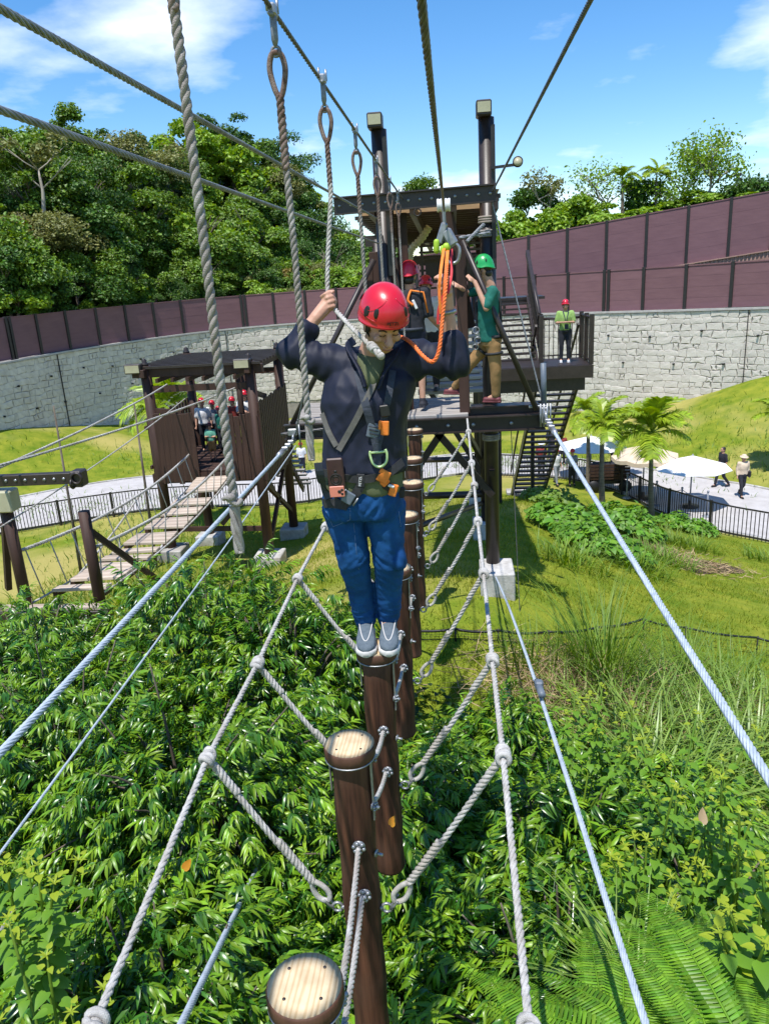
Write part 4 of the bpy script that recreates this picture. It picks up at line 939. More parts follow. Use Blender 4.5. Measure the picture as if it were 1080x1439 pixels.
# ------------------------------------------------------------------ hanging log steps
def endgrain(name):
    m = bpy.data.materials.new(name); m.use_nodes = True; n = m.node_tree; L = n.links; b = n.nodes['Principled BSDF']; b.inputs['Roughness'].default_value = .7
    t = n.nodes.new('ShaderNodeTexCoord'); mp = n.nodes.new('ShaderNodeMapping'); mp.inputs['Rotation'].default_value = (0, 0, .5); mp.inputs['Scale'].default_value = (1, .06, 1); L.new(t.outputs['Object'], mp.inputs[0])
    w_ = n.nodes.new('ShaderNodeTexWave'); w_.wave_type = 'BANDS'; w_.bands_direction = 'X'; w_.inputs['Scale'].default_value = 22; w_.inputs['Distortion'].default_value = 5.5; w_.inputs['Detail'].default_value = 3; w_.inputs['Detail Scale'].default_value = 1.2; L.new(mp.outputs[0], w_.inputs['Vector'])
    r = n.nodes.new('ShaderNodeValToRGB'); r.color_ramp.elements[0].color = (.56, .40, .22, 1); r.color_ramp.elements[1].color = (.68, .53, .33, 1); r.color_ramp.elements[0].position = .05; r.color_ramp.elements[1].position = .55; L.new(w_.outputs[0], r.inputs[0])
    nz = n.nodes.new('ShaderNodeTexNoise'); nz.inputs['Scale'].default_value = 14; nz.inputs['Detail'].default_value = 6; L.new(t.outputs['Object'], nz.inputs['Vector'])
    r2 = n.nodes.new('ShaderNodeValToRGB'); r2.color_ramp.elements[0].position = .38; r2.color_ramp.elements[1].position = .62; r2.color_ramp.elements[0].color = (.66, .62, .58, 1); r2.color_ramp.elements[1].color = (1, 1, 1, 1); L.new(nz.outputs[0], r2.inputs[0])
    mm = n.nodes.new('ShaderNodeMixRGB'); mm.blend_type = 'MULTIPLY'; mm.inputs[0].default_value = .6; L.new(r.outputs[0], mm.inputs[1]); L.new(r2.outputs[0], mm.inputs[2]); L.new(mm.outputs[0], b.inputs['Base Color'])
    bp_ = n.nodes.new('ShaderNodeBump'); bp_.inputs['Strength'].default_value = .12; bp_.inputs['Distance'].default_value = .002; L.new(w_.outputs[0], bp_.inputs['Height']); L.new(bp_.outputs[0], b.inputs['Normal'])
    return m
m_end = endgrain('pine_end')
LOGS = [(-.435, 1.50, -1.75), (-.455, 2.57, -1.75), (-.425, 3.38, -1.75), (-.405, 4.45, -1.75), (-.405, 5.56, -1.75), (-.40, 6.5, -1.75), (-.44, 7.43, -1.75), (-.49, 8.89, -1.75)]
LLAB = ['nearest log step with large pale sawn top at the bottom of the view', 'second log step with pale round cap and steel band, below the man', 'log step carrying both shoes of the man', 'log step directly behind the man with its cap half hidden by his knee',
        'fifth log step with pale cap beside the man\'s thigh', 'sixth log step with pale cap level with the man\'s hip', 'seventh log step with pale cap below the man\'s waist', 'farthest log step close under the tower deck']
def bolt(b, p, axis, r=.022, star=True):
    a = Vector(axis).normalized(); b.tube([Vector(p), Vector(p) + a * .035], r * .45, 8); b.lathe(Vector(p) + a * .004, [(r * 1.15, 0), (r * 1.15, .005), (0, .006)], 12, a)
    if star:
        x = a.orthogonal().normalized(); y = a.cross(x)
        for k in range(6): b.ell(Vector(p) + a * .018 + (x * math.cos(k * PI / 3) + y * math.sin(k * PI / 3)) * r * .95, r * .42, None, 6, 4)
logobj = []
for i, (x, y, z) in enumerate(LOGS):
    root = thing('log_step', (x, y, z), LLAB[i], 'log step', 'hanging log steps'); rng = random.Random(i)
    Lg = [1.38, 1.62, 1.33, 1.2, 1.2, 1.2, 1.2, 1.15][i]
    b = MB(); prof = [(.074, -Lg), (.078, -Lg + .01)] + [(.078 + .0035 * math.sin(k * 1.7 + i), -Lg + .02 + (Lg - .075) * k / 14) for k in range(15)] + [(.078, -.05)]
    b.lathe((x, y, z), prof, 22); b.build('log', m_log, root)
    b = MB(); b.lathe((x, y, z), [(.0975, -.050), (.1015, -.046), (.1015, -.007), (.098, -.001)], 32); b.m = [0] * len(b.m)
    b.mat = 1; b.lathe((x, y, z), [(.098, -.0005), (.05, .0), (.0, .0)], 32); b.build('cap', [m_log, m_end], root)
    b = MB(); b.ring((x, y, z - .056), (0, 0, 1), .0985, .0035, 32, 6); b.build('steel_band', m_steel, root)
    b = MB(); pos = [(-.05, .045), (.045, .052), (-.045, -.045), (.05, -.04)]
    for (dx, dy) in pos: b.lathe((x + dx, y + dy, z + .0006), [(.0045, 0), (.0045, .0012), (0, .0016)], 8)
    b.build('screw_head', m_brownm, root)['kind'] = 'stuff'
    b = MB(); b.beam((x + .082, y - .02, z - .06), (x + .082, y - .02, z - .34), .022, .006, (1, 0, 0)); b.build('side_strap', m_steel, root); b = MB(); b.beam((x - .082, y - .02, z - .06), (x - .082, y - .02, z - .2), .02, .006, (1, 0, 0)); b.build('side_strap', m_steel, root)
    b = MB()
    bolt(b, (x + .02, y - .079, z - .42), (0, -1, 0)); bolt(b, (x + .028, y - .077, z - .66), (0, -1, 0)); bolt(b, (x + .07, y + .04, z - .10), (.8, .6, 0), .018); bolt(b, (x + .075, y - .03, z - .27), (1, -.4, 0), .015); bolt(b, (x + .075, y - .03, z - .5), (1, -.4, 0), .014, False)
    b.build('bolt', m_steel, root)['kind'] = 'stuff'
    logobj.append(root)
# link ropes between neighbouring logs
for i in range(1, len(LOGS)):
    x, y, z = LOGS[i]; x2, y2, z2 = LOGS[i - 1]
    for k, (za, zb) in enumerate(((-.42, -.12), (-.66, -.34))):
        a = Vector((x + .02, y - .10, z + za)); e = Vector((x2 + .075 - .02 * k, y2 + .06, z2 + zb))
        if i > 5: o = MB().tube(sag(a, e, .03, 6), .009, 6).build_at('link_rope', m_rope, a)
        else: o = MB().rope(sag(a, e, .03, 8), .0115, 3, .09, 5, 6).build_at('link_rope', m_rope, a)
        tag(o, f'{"upper" if k == 0 else "lower"} short white rope tying the {["", "second log step to the nearest", "log under the shoes to the second log step", "log behind the man to the one he stands on", "fifth log step to the log in front of it", "sixth log step to the fifth", "seventh log step to the sixth", "farthest log step to the seventh"][i]}', 'rope', 'link ropes between the log steps')

# ------------------------------------------------------------------ side ropes with knots and slings to each log
def knot(b, p, d, r):
    d = Vector(d).normalized(); b.ell(p, (r * 1.2, r * 1.2, r * 1.5), d.to_track_quat('Z', 'Y').to_matrix(), 10, 8)
    rn = random.Random(int(abs(p[0] * 997 + p[1] * 131)))
    for k in range(4): b.ring(Vector(p) + d * r * (k - 1.5) * .85, d + Vector((rn.uniform(-.5, .5), rn.uniform(-.5, .5), rn.uniform(-.5, .5))), r * 1.15, r * .62, 14, 6)
RX, LX, SZ = .145, -1.03, -1.80
for side, X, lab in ((1, RX, 'right'), (-1, LX, 'left')):
    pts = [Vector((X + .012 * side, .9, SZ + .05))] + [Vector((X, LOGS[i][1] + (0 if side > 0 else -.02), SZ - .03 * (1 if i % 2 == 0 else .2) - (.08 if i == 0 else 0))) for i in range(8)] + [Vector((X + .0, 9.64, SZ + .02))]
    o = MB().rope(pts, .0135, 3, .085, 5, 5).build_at('side_rope', m_rope, pts[4]); tag(o, f'long pale knotted rope running beside the log steps on the {"side of the tower pole" if side > 0 else "leafy side near the hut"}', 'rope', 'knotted side ropes')
    kb = MB()
    for i in range(8):
        p = pts[i + 1]; kk = MB(); knot(kk, p, (pts[i + 2] - p), .0195 if i else .022); kk.build('knot', m_rope, o)
    for i in range(8):
        x, y, z = LOGS[i]; kp = pts[i + 1]; e = Vector((x + side * .122, y - .01, z - .80)); 
        if i == 0: e = Vector((x + side * .122, y - .01, z - .85))
        root = thing('sling_rope', kp.lerp(e, .5), f'{"right" if side > 0 else "left"} thick sling rope from the knot to the {["nearest log step", "second log step", "log under the shoes", "log behind the man", "fifth log step", "sixth log step", "seventh log step", "farthest log step"][i]}', 'rope', 'sling ropes holding the log steps')
        d = (e - kp); L = d.length; dn = d.normalized(); eye = e - dn * .10
        mid = [kp + dn * .02, kp.lerp(eye, .33) - Vector((0, 0, .012)), kp.lerp(eye, .66) - Vector((0, 0, .016)), eye - dn * .05]
        MB().rope(smooth_pts(mid, 6), .0142, 3, .09, 5, 6).build('rope', m_rope, root)
        s1 = MB(); s1.rope([eye - dn * .30, eye - dn * .05], .0178, 3, .07, 5, 6); s1.build('splice', m_rope, root); s1 = MB(); s1.rope([kp + dn * .03, kp + dn * .2], .0175, 3, .07, 5, 6); s1.build('splice', m_rope, root)
        pr = dn.cross(Vector((0, 1, 0))).normalized(); lp = MB(); lp.tube(smooth_pts([eye - dn * .06, eye - dn * .02 + pr * .022, eye + dn * .03 + pr * .026, eye + dn * .062, eye + dn * .03 - pr * .026, eye - dn * .02 - pr * .022, eye - dn * .06], 5), .0115, 7); lp.build('eye', m_rope, root)
        sh = MB(); sh.tube(smooth_pts([eye + dn * .04 + Vector((0, .02, 0)), eye + dn * .075 + Vector((0, .016, 0)), eye + dn * .10, eye + dn * .075 - Vector((0, .016, 0)), eye + dn * .04 - Vector((0, .02, 0))], 5), .0055, 6); sh.ring(Vector((x + side * .105, y - .01, e.z + .0)), (0, 1, 0), .022, .0065, 16, 6); sh.tube([Vector((x + side * .07, y - .01, e.z)), Vector((x + side * .09, y - .01, e.z))], .011, 8); sh.build('shackle', m_steel, root)

# ------------------------------------------------------------------ overhead and hand cables
def cable(p0, p1, r, mat, lab, sg=.0, strands=6, name='steel_cable', pitch=None, spp=7, sides=5):
    P = sag(p0, p1, sg, 14) if sg else [Vector(p0), Vector(p1)]
    o = MB().rope(P, r, strands, pitch or r * 13, sides, spp, core=True).build_at(name, mat, Vector(p0).lerp(Vector(p1), .5)); return tag(o, lab, 'cable')
c1 = cable((-.53, .2, .80), (-.55, 9.72, .86), .0085, m_cabled, 'dark overhead cable carrying the row of hanging ropes', strands=3, pitch=.12)
c2 = cable((-.02, .12, .245), (-.03, 9.8, .27), .0052, m_cabled, 'dark overhead safety cable in the middle carrying the pulley', pitch=.16)
c3 = cable((.50, .5, .86), (.51, 9.72, .88), .0105, m_cabled, 'overhead cable on the right ending at the tower beam', pitch=.16)
c4 = cable((-.84, .4, .51), (-.86, 9.9, .66), .0098, m_cable, 'upper galvanised cable crossing the wooded hill at left', pitch=.17)
c5 = cable((-.86, .4, .345), (-.88, 9.9, .385), .0092, m_cable, 'lower galvanised cable crossing the wooded hill at left', pitch=.17)
c6 = cable((-2.08, .4, -1.93), (-2.08, 9.3, -1.94), .021, m_cablew, 'thick bluish white hand cable on the left ending at the tower deck', pitch=.22, sg=.02)
c7 = cable((1.11, .4, -1.85), (1.115, 9.35, -1.80), .021, m_cablew, 'thick bluish white hand cable on the right ending at the deck corner', pitch=.22, sg=.02)
c8 = MB().rope(smooth_pts([(.455, .6, -1.72), (.46, 1.6, -1.96), (.445, 4, -2.40), (.46, 7, -3.18), (.475, 9.75, -4.0)], 6), .012, 6, .15, 5, 7, core=True).build_at('steel_cable', m_cablew, (.445, 4, -2.4)); tag(c8, 'thinner pale guy cable slanting down to the foot of the tower pole', 'cable')
c9 = cable((-1.98, .4, -2.3), (-2.03, 9.35, -1.99), .007, m_cablew, 'thin pale cable just below the thick left hand cable', sg=.05)
c10 = cable(at(245, 1460, 1.9), at(322, 1275, 3.6) + Vector((0, .6, -.25)), .016, m_cablew, 'short pale cable slanting down into the leaves at bottom left', pitch=.15)
c11 = cable(at(-10, 1328, 2.6), at(40, 1250, 4.4), .016, m_rope, 'pale cable end at the left edge vanishing into the shrubs', pitch=.15)
for c_, pa, pb_ in ((c7, (1.113, 8.6, -1.81), (1.115, 9.6, -1.79)), (c6, (-2.08, 8.6, -1.945), (-2.08, 9.6, -1.93))):
    pa = Vector(pa); pb_ = Vector(pb_); m = MB(); m.tube([pa, pa.lerp(pb_, .25)], .034, 10); m.tube([pa.lerp(pb_, .25), pb_], .018, 8); m.ring(pb_ + Vector((0, .02, 0)), (1, 0, 0), .05, .016, 14, 6)
    for k in range(3): m.box(pa.lerp(pb_, .35 + .18 * k), (.075, .045, .05), None, .008)
    m.build('turnbuckle', m_steel, c_)
m = MB(); q = at(758, 968, 4.0); m.tube([q + Vector((0, -.12, .03)), q + Vector((0, .14, -.035))], .022, 8); m.box(q + Vector((0, .05, 0)), (.05, .05, .05), None, .01); m.build('turnbuckle', m_buckle, c8)
# fittings where the cables meet the tower
tf = thing('anchor_bracket', (1.1, 9.68, TZ), 'galvanised anchor plate bolted to the right corner of the tower deck', 'bracket')
b = MB(); b.box((1.1, 9.6, TZ - .02), (.10, .14, .2), None, .01); b.box((1.03, 9.58, TZ + .09), (.24, .05, .03), None, .005); b.ring((1.11, 9.52, TZ - .03), (1, 0, 0), .055, .018)
for k in range(4): b.tube([(1.05 + .04 * k, 9.52, TZ + .13), (1.05 + .04 * k, 9.52, TZ - .16)], .012, 6)
b.build('plate', m_steel, tf)
bl = thing('anchor_bracket', (-2.12, 9.66, -1.85), 'galvanised anchor plate on the left corner of the tower deck', 'bracket')
b = MB(); b.box((-2.1, 9.58, -1.86), (.12, .08, .09), None, .01); b.ring((-2.08, 9.5, -1.93), (1, 0, 0), .05, .016); b.tube([(-2.0, 9.5, -1.75), (-2.0, 9.5, -2.05)], .012, 6); b.build('plate', m_steel, bl)
for (a, e, r, lab) in [((1.09, 9.6, TZ + .1), (.5, 9.8, .78), .011, 'thin stay wire from the tower beam down to the right deck corner'), ((.47, 9.7, .42), (.10, 9.6, .38), .02, 'short pale strut cable at the upper right of the tower')]:
    cable(a, e, r, m_cable, lab, strands=3)
cable((.40, 9.72, .52), (.19, 9.55, .33), .022, m_cable, 'short thick cable end under the right end of the roof beam', strands=6)
m = MB(); m.tube([Vector((1.085, 9.58, TZ + .62)), Vector((1.1, 9.6, TZ + .1))], .035, 8); o = m.build_at('turnbuckle', m_buckle, (1.09, 9.6, TZ + .4)); tag(o, 'slate grey turnbuckle on the stay wire above the right deck corner', 'turnbuckle')
cable((.78, 9.2, -4.9), (.70, 9.72, TZ - .2), .006, m_cabled, 'hair thin dark wire dropping from the deck into the grass', strands=3)
cable(at(415, 610, 9.5), at(446, 455, 8.6), .012, m_cable, 'grey stay cable rising from the left deck corner', strands=3)
cable(at(475, 600, 9.6), at(395, 610, 9.6), .02, m_cabled, 'dark bar between the left deck corner and the tower', strands=3)

# ------------------------------------------------------------------ row of hanging ropes with spliced eyes
HR = [(1.92, -.70, .0255 / 2, 1), (2.70, -.63, .0245 / 2, 1), (3.62, None, .0215 / 2, 0), (4.9, -1.0, .0235 / 2, 0), (6.25, -1.0, .0235 / 2, 0), (7.6, -1.0, .0235 / 2, 0), (8.8, -1.0, .0235 / 2, 0)]
HLAB = ['nearest thick grey hanging rope with frayed knotted end at left', 'hanging rope with rusty eye splice and knot beside the man\'s elbow', 'hanging rope gripped by the man and pulled across his face', 'fourth hanging rope from the camera, just left of the red helmet',
        'fifth hanging rope from the camera in front of the tower boards', 'sixth hanging rope from the camera, close to the tower', 'farthest hanging rope against the tower boards']
HANDR = at(462, 428, 3.53)
for i, (Y, zb, r, kn) in enumerate(HR):
    X = -.53 - .02 * (Y - 2) / 7 - (.065 if i == 0 else 0) + (.012 if i == 2 else 0); zt = .80 + .06 * (Y - .2) / 9.5
    root = thing('hanging_rope', (X, Y, zt), HLAB[i], 'rope', 'hanging ropes along the overhead cable')
    if i == 0: X = -.600
    cb = MB(); cb.box((X, Y, zt - .005), (.028, .05, .035), None, .006); cb.tube([(X - .012, Y - .02, zt - .01), (X - .012, Y - .02, zt + .035)], .005, 6); cb.tube([(X + .012, Y + .02, zt - .01), (X + .012, Y + .02, zt + .035)], .005, 6); cb.build('clamp', m_steel, root)
    sh = MB(); sh.tube([(X, Y, zt - .015), (X, Y, zt - .02), (X, Y, zt - .085), (X, Y, zt - .105)], [.007, .0115, .0115, .006], 10); sh.ring((X, Y, zt - .118), (0, 1, 0), .014, .005, 14, 6); sh.tube([(X, Y - .03, zt - .02), (X, Y + .03, zt - .02)], .007, 8); sh.build('shackle', m_cable, root)
    e0 = Vector((X, Y, zt - .125)) if i else Vector((X, Y, zt + .12)); R_ = .025
    ey = MB(); ey.tube(smooth_pts([e0 + Vector((0, 0, -.13)), e0 + Vector((-.014, 0, -.10)), e0 + Vector((-R_, 0, -.045)), e0 + Vector((-.017, 0, -.005)), e0 + Vector((0, 0, .004)), e0 + Vector((.017, 0, -.005)), e0 + Vector((R_, 0, -.045)), e0 + Vector((.014, 0, -.10)), e0 + Vector((0, 0, -.13))], 5), .0095, 7)
    ey.build('eye', m_splice, root)
    spn = MB(); spn.rope([e0 + Vector((0, 0, -.115)), e0 + Vector((0, 0, -.34))], r * 1.15, 3, r * 5.5, 6, 7); spn.build('splice', m_splice, root)
    if i == 2:
        P = smooth_pts([e0 + Vector((0, 0, -.29)), Vector((X, Y - .01, .35)), Vector((HANDR.x + .002, HANDR.y + .03, HANDR.z + .16)), HANDR + Vector((.0, .0, .03)), HANDR + Vector((.03, -.03, -.02)), at(500, 466, 3.29), at(522, 487, 3.19)], 10)
    else: P = [e0 + Vector((0, 0, -.29)), Vector((X + .004, Y, (zt + zb) / 2)), Vector((X, Y, zb + .13))]
    MB().rope(P, r, 3, r * 6.2, 6, 8).build('rope', m_ropeg if i != 2 else m_rope, root)
    if i == 2:
        kb = MB(); d = (P[-1] - P[-4]).normalized(); knot(kb, P[-1] + d * .012, d, .012); kb.rope([P[-1] + d * .02, at(534, 499, 3.15)], .0165, 3, .1, 6, 8); kb.ell(at(535, 500, 3.15), .0165); kb.build('knot', m_rope, root)
    else:
        kb = MB(); d = Vector((0, 0, -1)); c = Vector((X, Y, zb + .14)); r = r * .86
        for k in range(3): kb.ell(c + Vector((r * 1.3 * math.cos(k * 2.1 + .4), r * 1.2 * math.sin(k * 2.1 + .4), .01 * k)), (r * 1.15, r * 1.15, r * 1.0), None, 10, 7)
        kb.tube(smooth_pts([c + Vector((-r * 2.4, 0, .012)), c + Vector((-r, -r * 1.2, .02)), c + Vector((r, -r * 1.3, 0)), c + Vector((r * 2, 0, .01))], 5), r * .6, 6)
        # braided tail
        for q in range(4):
            a0 = q * PI / 2; pts = []
            for t in range(22): u = t / 21; pts.append(c + Vector((r * .75 * math.cos(a0 + 4.2 * u), r * .75 * math.sin(a0 + 4.2 * u + (.6 if q % 2 else 0)), -.135 * u - .008)))
            kb.tube(pts, [r * .62 * (1 - .0 * t) for t in range(22)], 7)
        kb.ell(c + Vector((0, 0, -.14)), (r * 1.15, r * 1.15, r * .5), None, 10, 6); kb.build('knot', m_ropeg, root)
# ------------------------------------------------------------------ people
def fuse(mb, voxel, it=3, fac=.5):
    me = mb.mesh('tmp', m_skin); o = bpy.data.objects.new('tmp', me); COL.objects.link(o)
    r = o.modifiers.new('r', 'REMESH'); r.mode = 'VOXEL'; r.voxel_size = voxel; r.use_smooth_shade = True
    if it: s = o.modifiers.new('s', 'SMOOTH'); s.factor = fac; s.iterations = it
    dg = bpy.context.evaluated_depsgraph_get(); out = bpy.data.meshes.new_from_object(o.evaluated_get(dg)); bpy.data.objects.remove(o); bpy.data.meshes.remove(me); return out
def put(me, name, mat, parent):
    me.materials.clear(); me.materials.append(mat); w_ = wloc(parent); n = len(me.vertices); co = np.empty(n * 3, np.float32); me.vertices.foreach_get('co', co)
    co = co.reshape(-1, 3) - np.array(w_, np.float32); me.vertices.foreach_set('co', co.ravel()); me.polygons.foreach_set('use_smooth', np.ones(len(me.polygons), bool)); me.update(); me.name = name
    return link(name, me, parent)
def displace(me, fn):
    me.update(); n = len(me.vertices); co = np.empty(n * 3); no = np.empty(n * 3); me.vertices.foreach_get('co', co); me.vertices.foreach_get('normal', no); co = co.reshape(-1, 3); no = no.reshape(-1, 3)
    d = np.array([fn(Vector(c)) for c in co]); co += no * d[:, None]; me.vertices.foreach_set('co', co.ravel()); me.update()
def basis(f, up=(0, 0, 1)):
    f = Vector(f).normalized(); r = f.cross(Vector(up)).normalized(); u = r.cross(f); return Matrix((r, f, u)).transposed()   # columns right, forward, up
def head_prims(b, hc, R, s, fine=False, neck=None):
    def P(x, y, z): return hc + R @ (Vector((x, y, z)) * s)
    E = lambda c, r, n=14, m=10: b.ell(P(*c), tuple(q * s for q in r), R, n, m)
    E((0, -.012, .025), (.074, .094, .085)); E((0, .012, -.035), (.062, .075, .075)); E((0, .035, -.085), (.040, .042, .030)); E((0, .02, -.062), (.054, .055, .038))
    b.cap(P(0, .086, .008), P(0, .112, -.030), .011 * s, .0155 * s, 8); E((-.012, .099, -.033), (.0095, .011, .008), 8, 6); E((.012, .099, -.033), (.0095, .011, .008), 8, 6)
    E((0, .078, .028), (.052, .018, .012), 10, 6)
    for sx in (-1, 1):
        E((sx * .073, -.012, -.012), (.010, .020, .032), 8, 6); E((sx * .038, .070, -.022), (.024, .020, .020), 8, 6)
        if fine: E((sx * .029, .080, .008), (.0165, .010, .0085), 10, 6)
    E((0, .088, -.060), (.021, .013, .0055), 10, 6); E((0, .086, -.071), (.019, .013, .006), 10, 6)
    if neck is not None: b.cap(neck, P(0, -.02, -.05), .062 * s, .056 * s, 12)
def helmet(hc, R, s, mat, parent, hi=True, name='helmet', strap=True, tilt=0):
    b = MB(); n, m = (40, 14) if hi else (16, 7); vs = []; fs = []
    def pt(i, j, k=1.0):
        t = 2 * PI * j / n; ph = (PI / 2) * (1 - i / m) ; fr = math.sin(t)            # t=pi/2 is the front (+y)
        low = -.010 + .012 * fr - .038 * (1 - abs(fr)) * .55 * (1 if fr > -.3 else 1) - (.035 if fr < -.5 else 0) * (abs(fr) - .5) * 2
        z = math.sin(ph); c = math.cos(ph) ** .86
        rx = .107 * (1 + .015 * math.cos(2 * t)); ry = .137 if fr > 0 else .128
        return Vector((rx * c * math.cos(t) * k, ry * c * math.sin(t) * k, .036 + .118 * (z ** 1.05) * k + (low + (-.0) if i == m else low * (i / m) ** 2)))
    vs.append(pt(0, 0))
    for i in range(1, m + 1):
        for j in range(n): vs.append(pt(i, j))
    # rolled rim
    for k, (kk, dz) in enumerate(((1.03, -.004), (1.03, -.012), (.98, -.014), (.93, -.004))):
        for j in range(n): q = pt(m, j); vs.append(Vector((q.x * kk, q.y * kk, q.z + dz)))
    for j in range(n): fs.append((0, 1 + j, 1 + (j + 1) % n))
    for i in range(m - 1 + 4):
        for j in range(n): a = 1 + i * n; fs.append((a + j, a + n + j, a + n + (j + 1) % n, a + (j + 1) % n))
    b.add([hc + R @ (v * s) for v in vs], fs); o = b.build(name, mat, parent)
    def surf(t, ph, k=1.0):
        z = math.sin(ph); c = math.cos(ph) ** .86; return hc + R @ (Vector((.107 * c * math.cos(t) * k, (.137 if math.sin(t) > 0 else .128) * c * math.sin(t) * k, .036 + .118 * z ** 1.05 * k)) * s)
    v = MB()
    for sx in (0, 1):
        for (t, ph, a1, a2) in (((.40, .30, .016, .026) if hi else (.4, .3, .014, .022)), (.85, .42, .012, .022), (-.5, .35, .010, .02)):
            tt = t if sx == 0 else PI - t; c = surf(tt, ph, 1.0); nrm = (c - surf(tt, ph, .9)).normalized(); up = (surf(tt, ph + .1) - c); up = (up - nrm * up.dot(nrm)).normalized(); sd = nrm.cross(up)
            RR = Matrix((sd, up, nrm)).transposed(); v.ell(c - nrm * .001 * s, (a1 * s, a2 * s, .0035 * s), RR, 12, 6)
    v.build('vent', m_black, o)
    if hi:
        g = MB()
        for sx in (0, 1):
            L = []
            for q in range(14):
                u = q / 13; tt = .15 + 1.15 * u; ph = .28 + .75 * u ** 1.6; tt = tt if sx == 0 else PI - tt; L.append(surf(tt, ph, 1.004))
            g.tube(L, .0010 * s, 5)
            L = [surf((t_ if sx == 0 else PI - t_), .13, 1.012) for t_ in np.linspace(-.2, .9, 12)]; g.tube(L, .0012 * s, 5)
        g.build('shell_line', mat, o)
    if strap:
        st = MB()
        for sx in (-1, 1): st.tube([hc + R @ (Vector((sx * .083, .03, .0)) * s), hc + R @ (Vector((sx * .078, .02, -.05)) * s), hc + R @ (Vector((sx * .04, .03, -.108)) * s), hc + R @ (Vector((0, .035, -.122)) * s)], .0045 * s, 6)
        st.build('chin_strap', m_black, o)
    return o, surf
def joints(foot, yaw, h, arms=None, legs=None, lean=0.0):
    """default standing pose; local +y is where the person faces, x is the person's right"""
    s = h / 1.7; c, sn = math.cos(yaw), math.sin(yaw)
    def Wd(x, y, z): return Vector(foot) + Vector((x * c - y * sn, x * sn + y * c, z)) * s
    J = dict(pelvis=(0, 0, .93), waist=(0, .0, 1.05), chest=(0, .01 + lean * .5, 1.26), neck=(0, lean, 1.43), head=(0, .02 + lean * 1.3, 1.575), rs=(.185, lean, 1.385), ls=(-.185, lean, 1.385), re=(.235, -.02, 1.10), le=(-.235, -.02, 1.10), rw=(.245, .07, .86), lw=(-.245, .07, .86),
             rh=(.09, 0, .90), lh=(-.09, 0, .90), rk=(.10, .02, .48), lk=(-.10, .02, .48), ra=(.105, -.02, .09), la=(-.105, -.02, .09))
    if arms: J.update(arms)
    if legs: J.update(legs)
    K = {k: Wd(*v) for k, v in J.items()}; K['s'] = s; K['f'] = Vector((-sn, c, 0)); K['r'] = Vector((c, sn, 0)); return K
def hand_small(b, wp, d, s, side):
    d = Vector(d).normalized(); b.cap(wp, wp + d * .055 * s, .026 * s, .034 * s, 8, (d.orthogonal(), .7)); x = d.orthogonal().normalized()
    for k in range(4): q = wp + d * .07 * s + x * (k - 1.5) * .016 * s; b.cap(q, q + d * .055 * s, .010 * s, .008 * s, 6)
    y = d.cross(x); b.cap(wp + d * .03 * s + x * .025 * s, wp + d * .07 * s + x * .05 * s + y * .015 * s, .011 * s, .009 * s, 6)
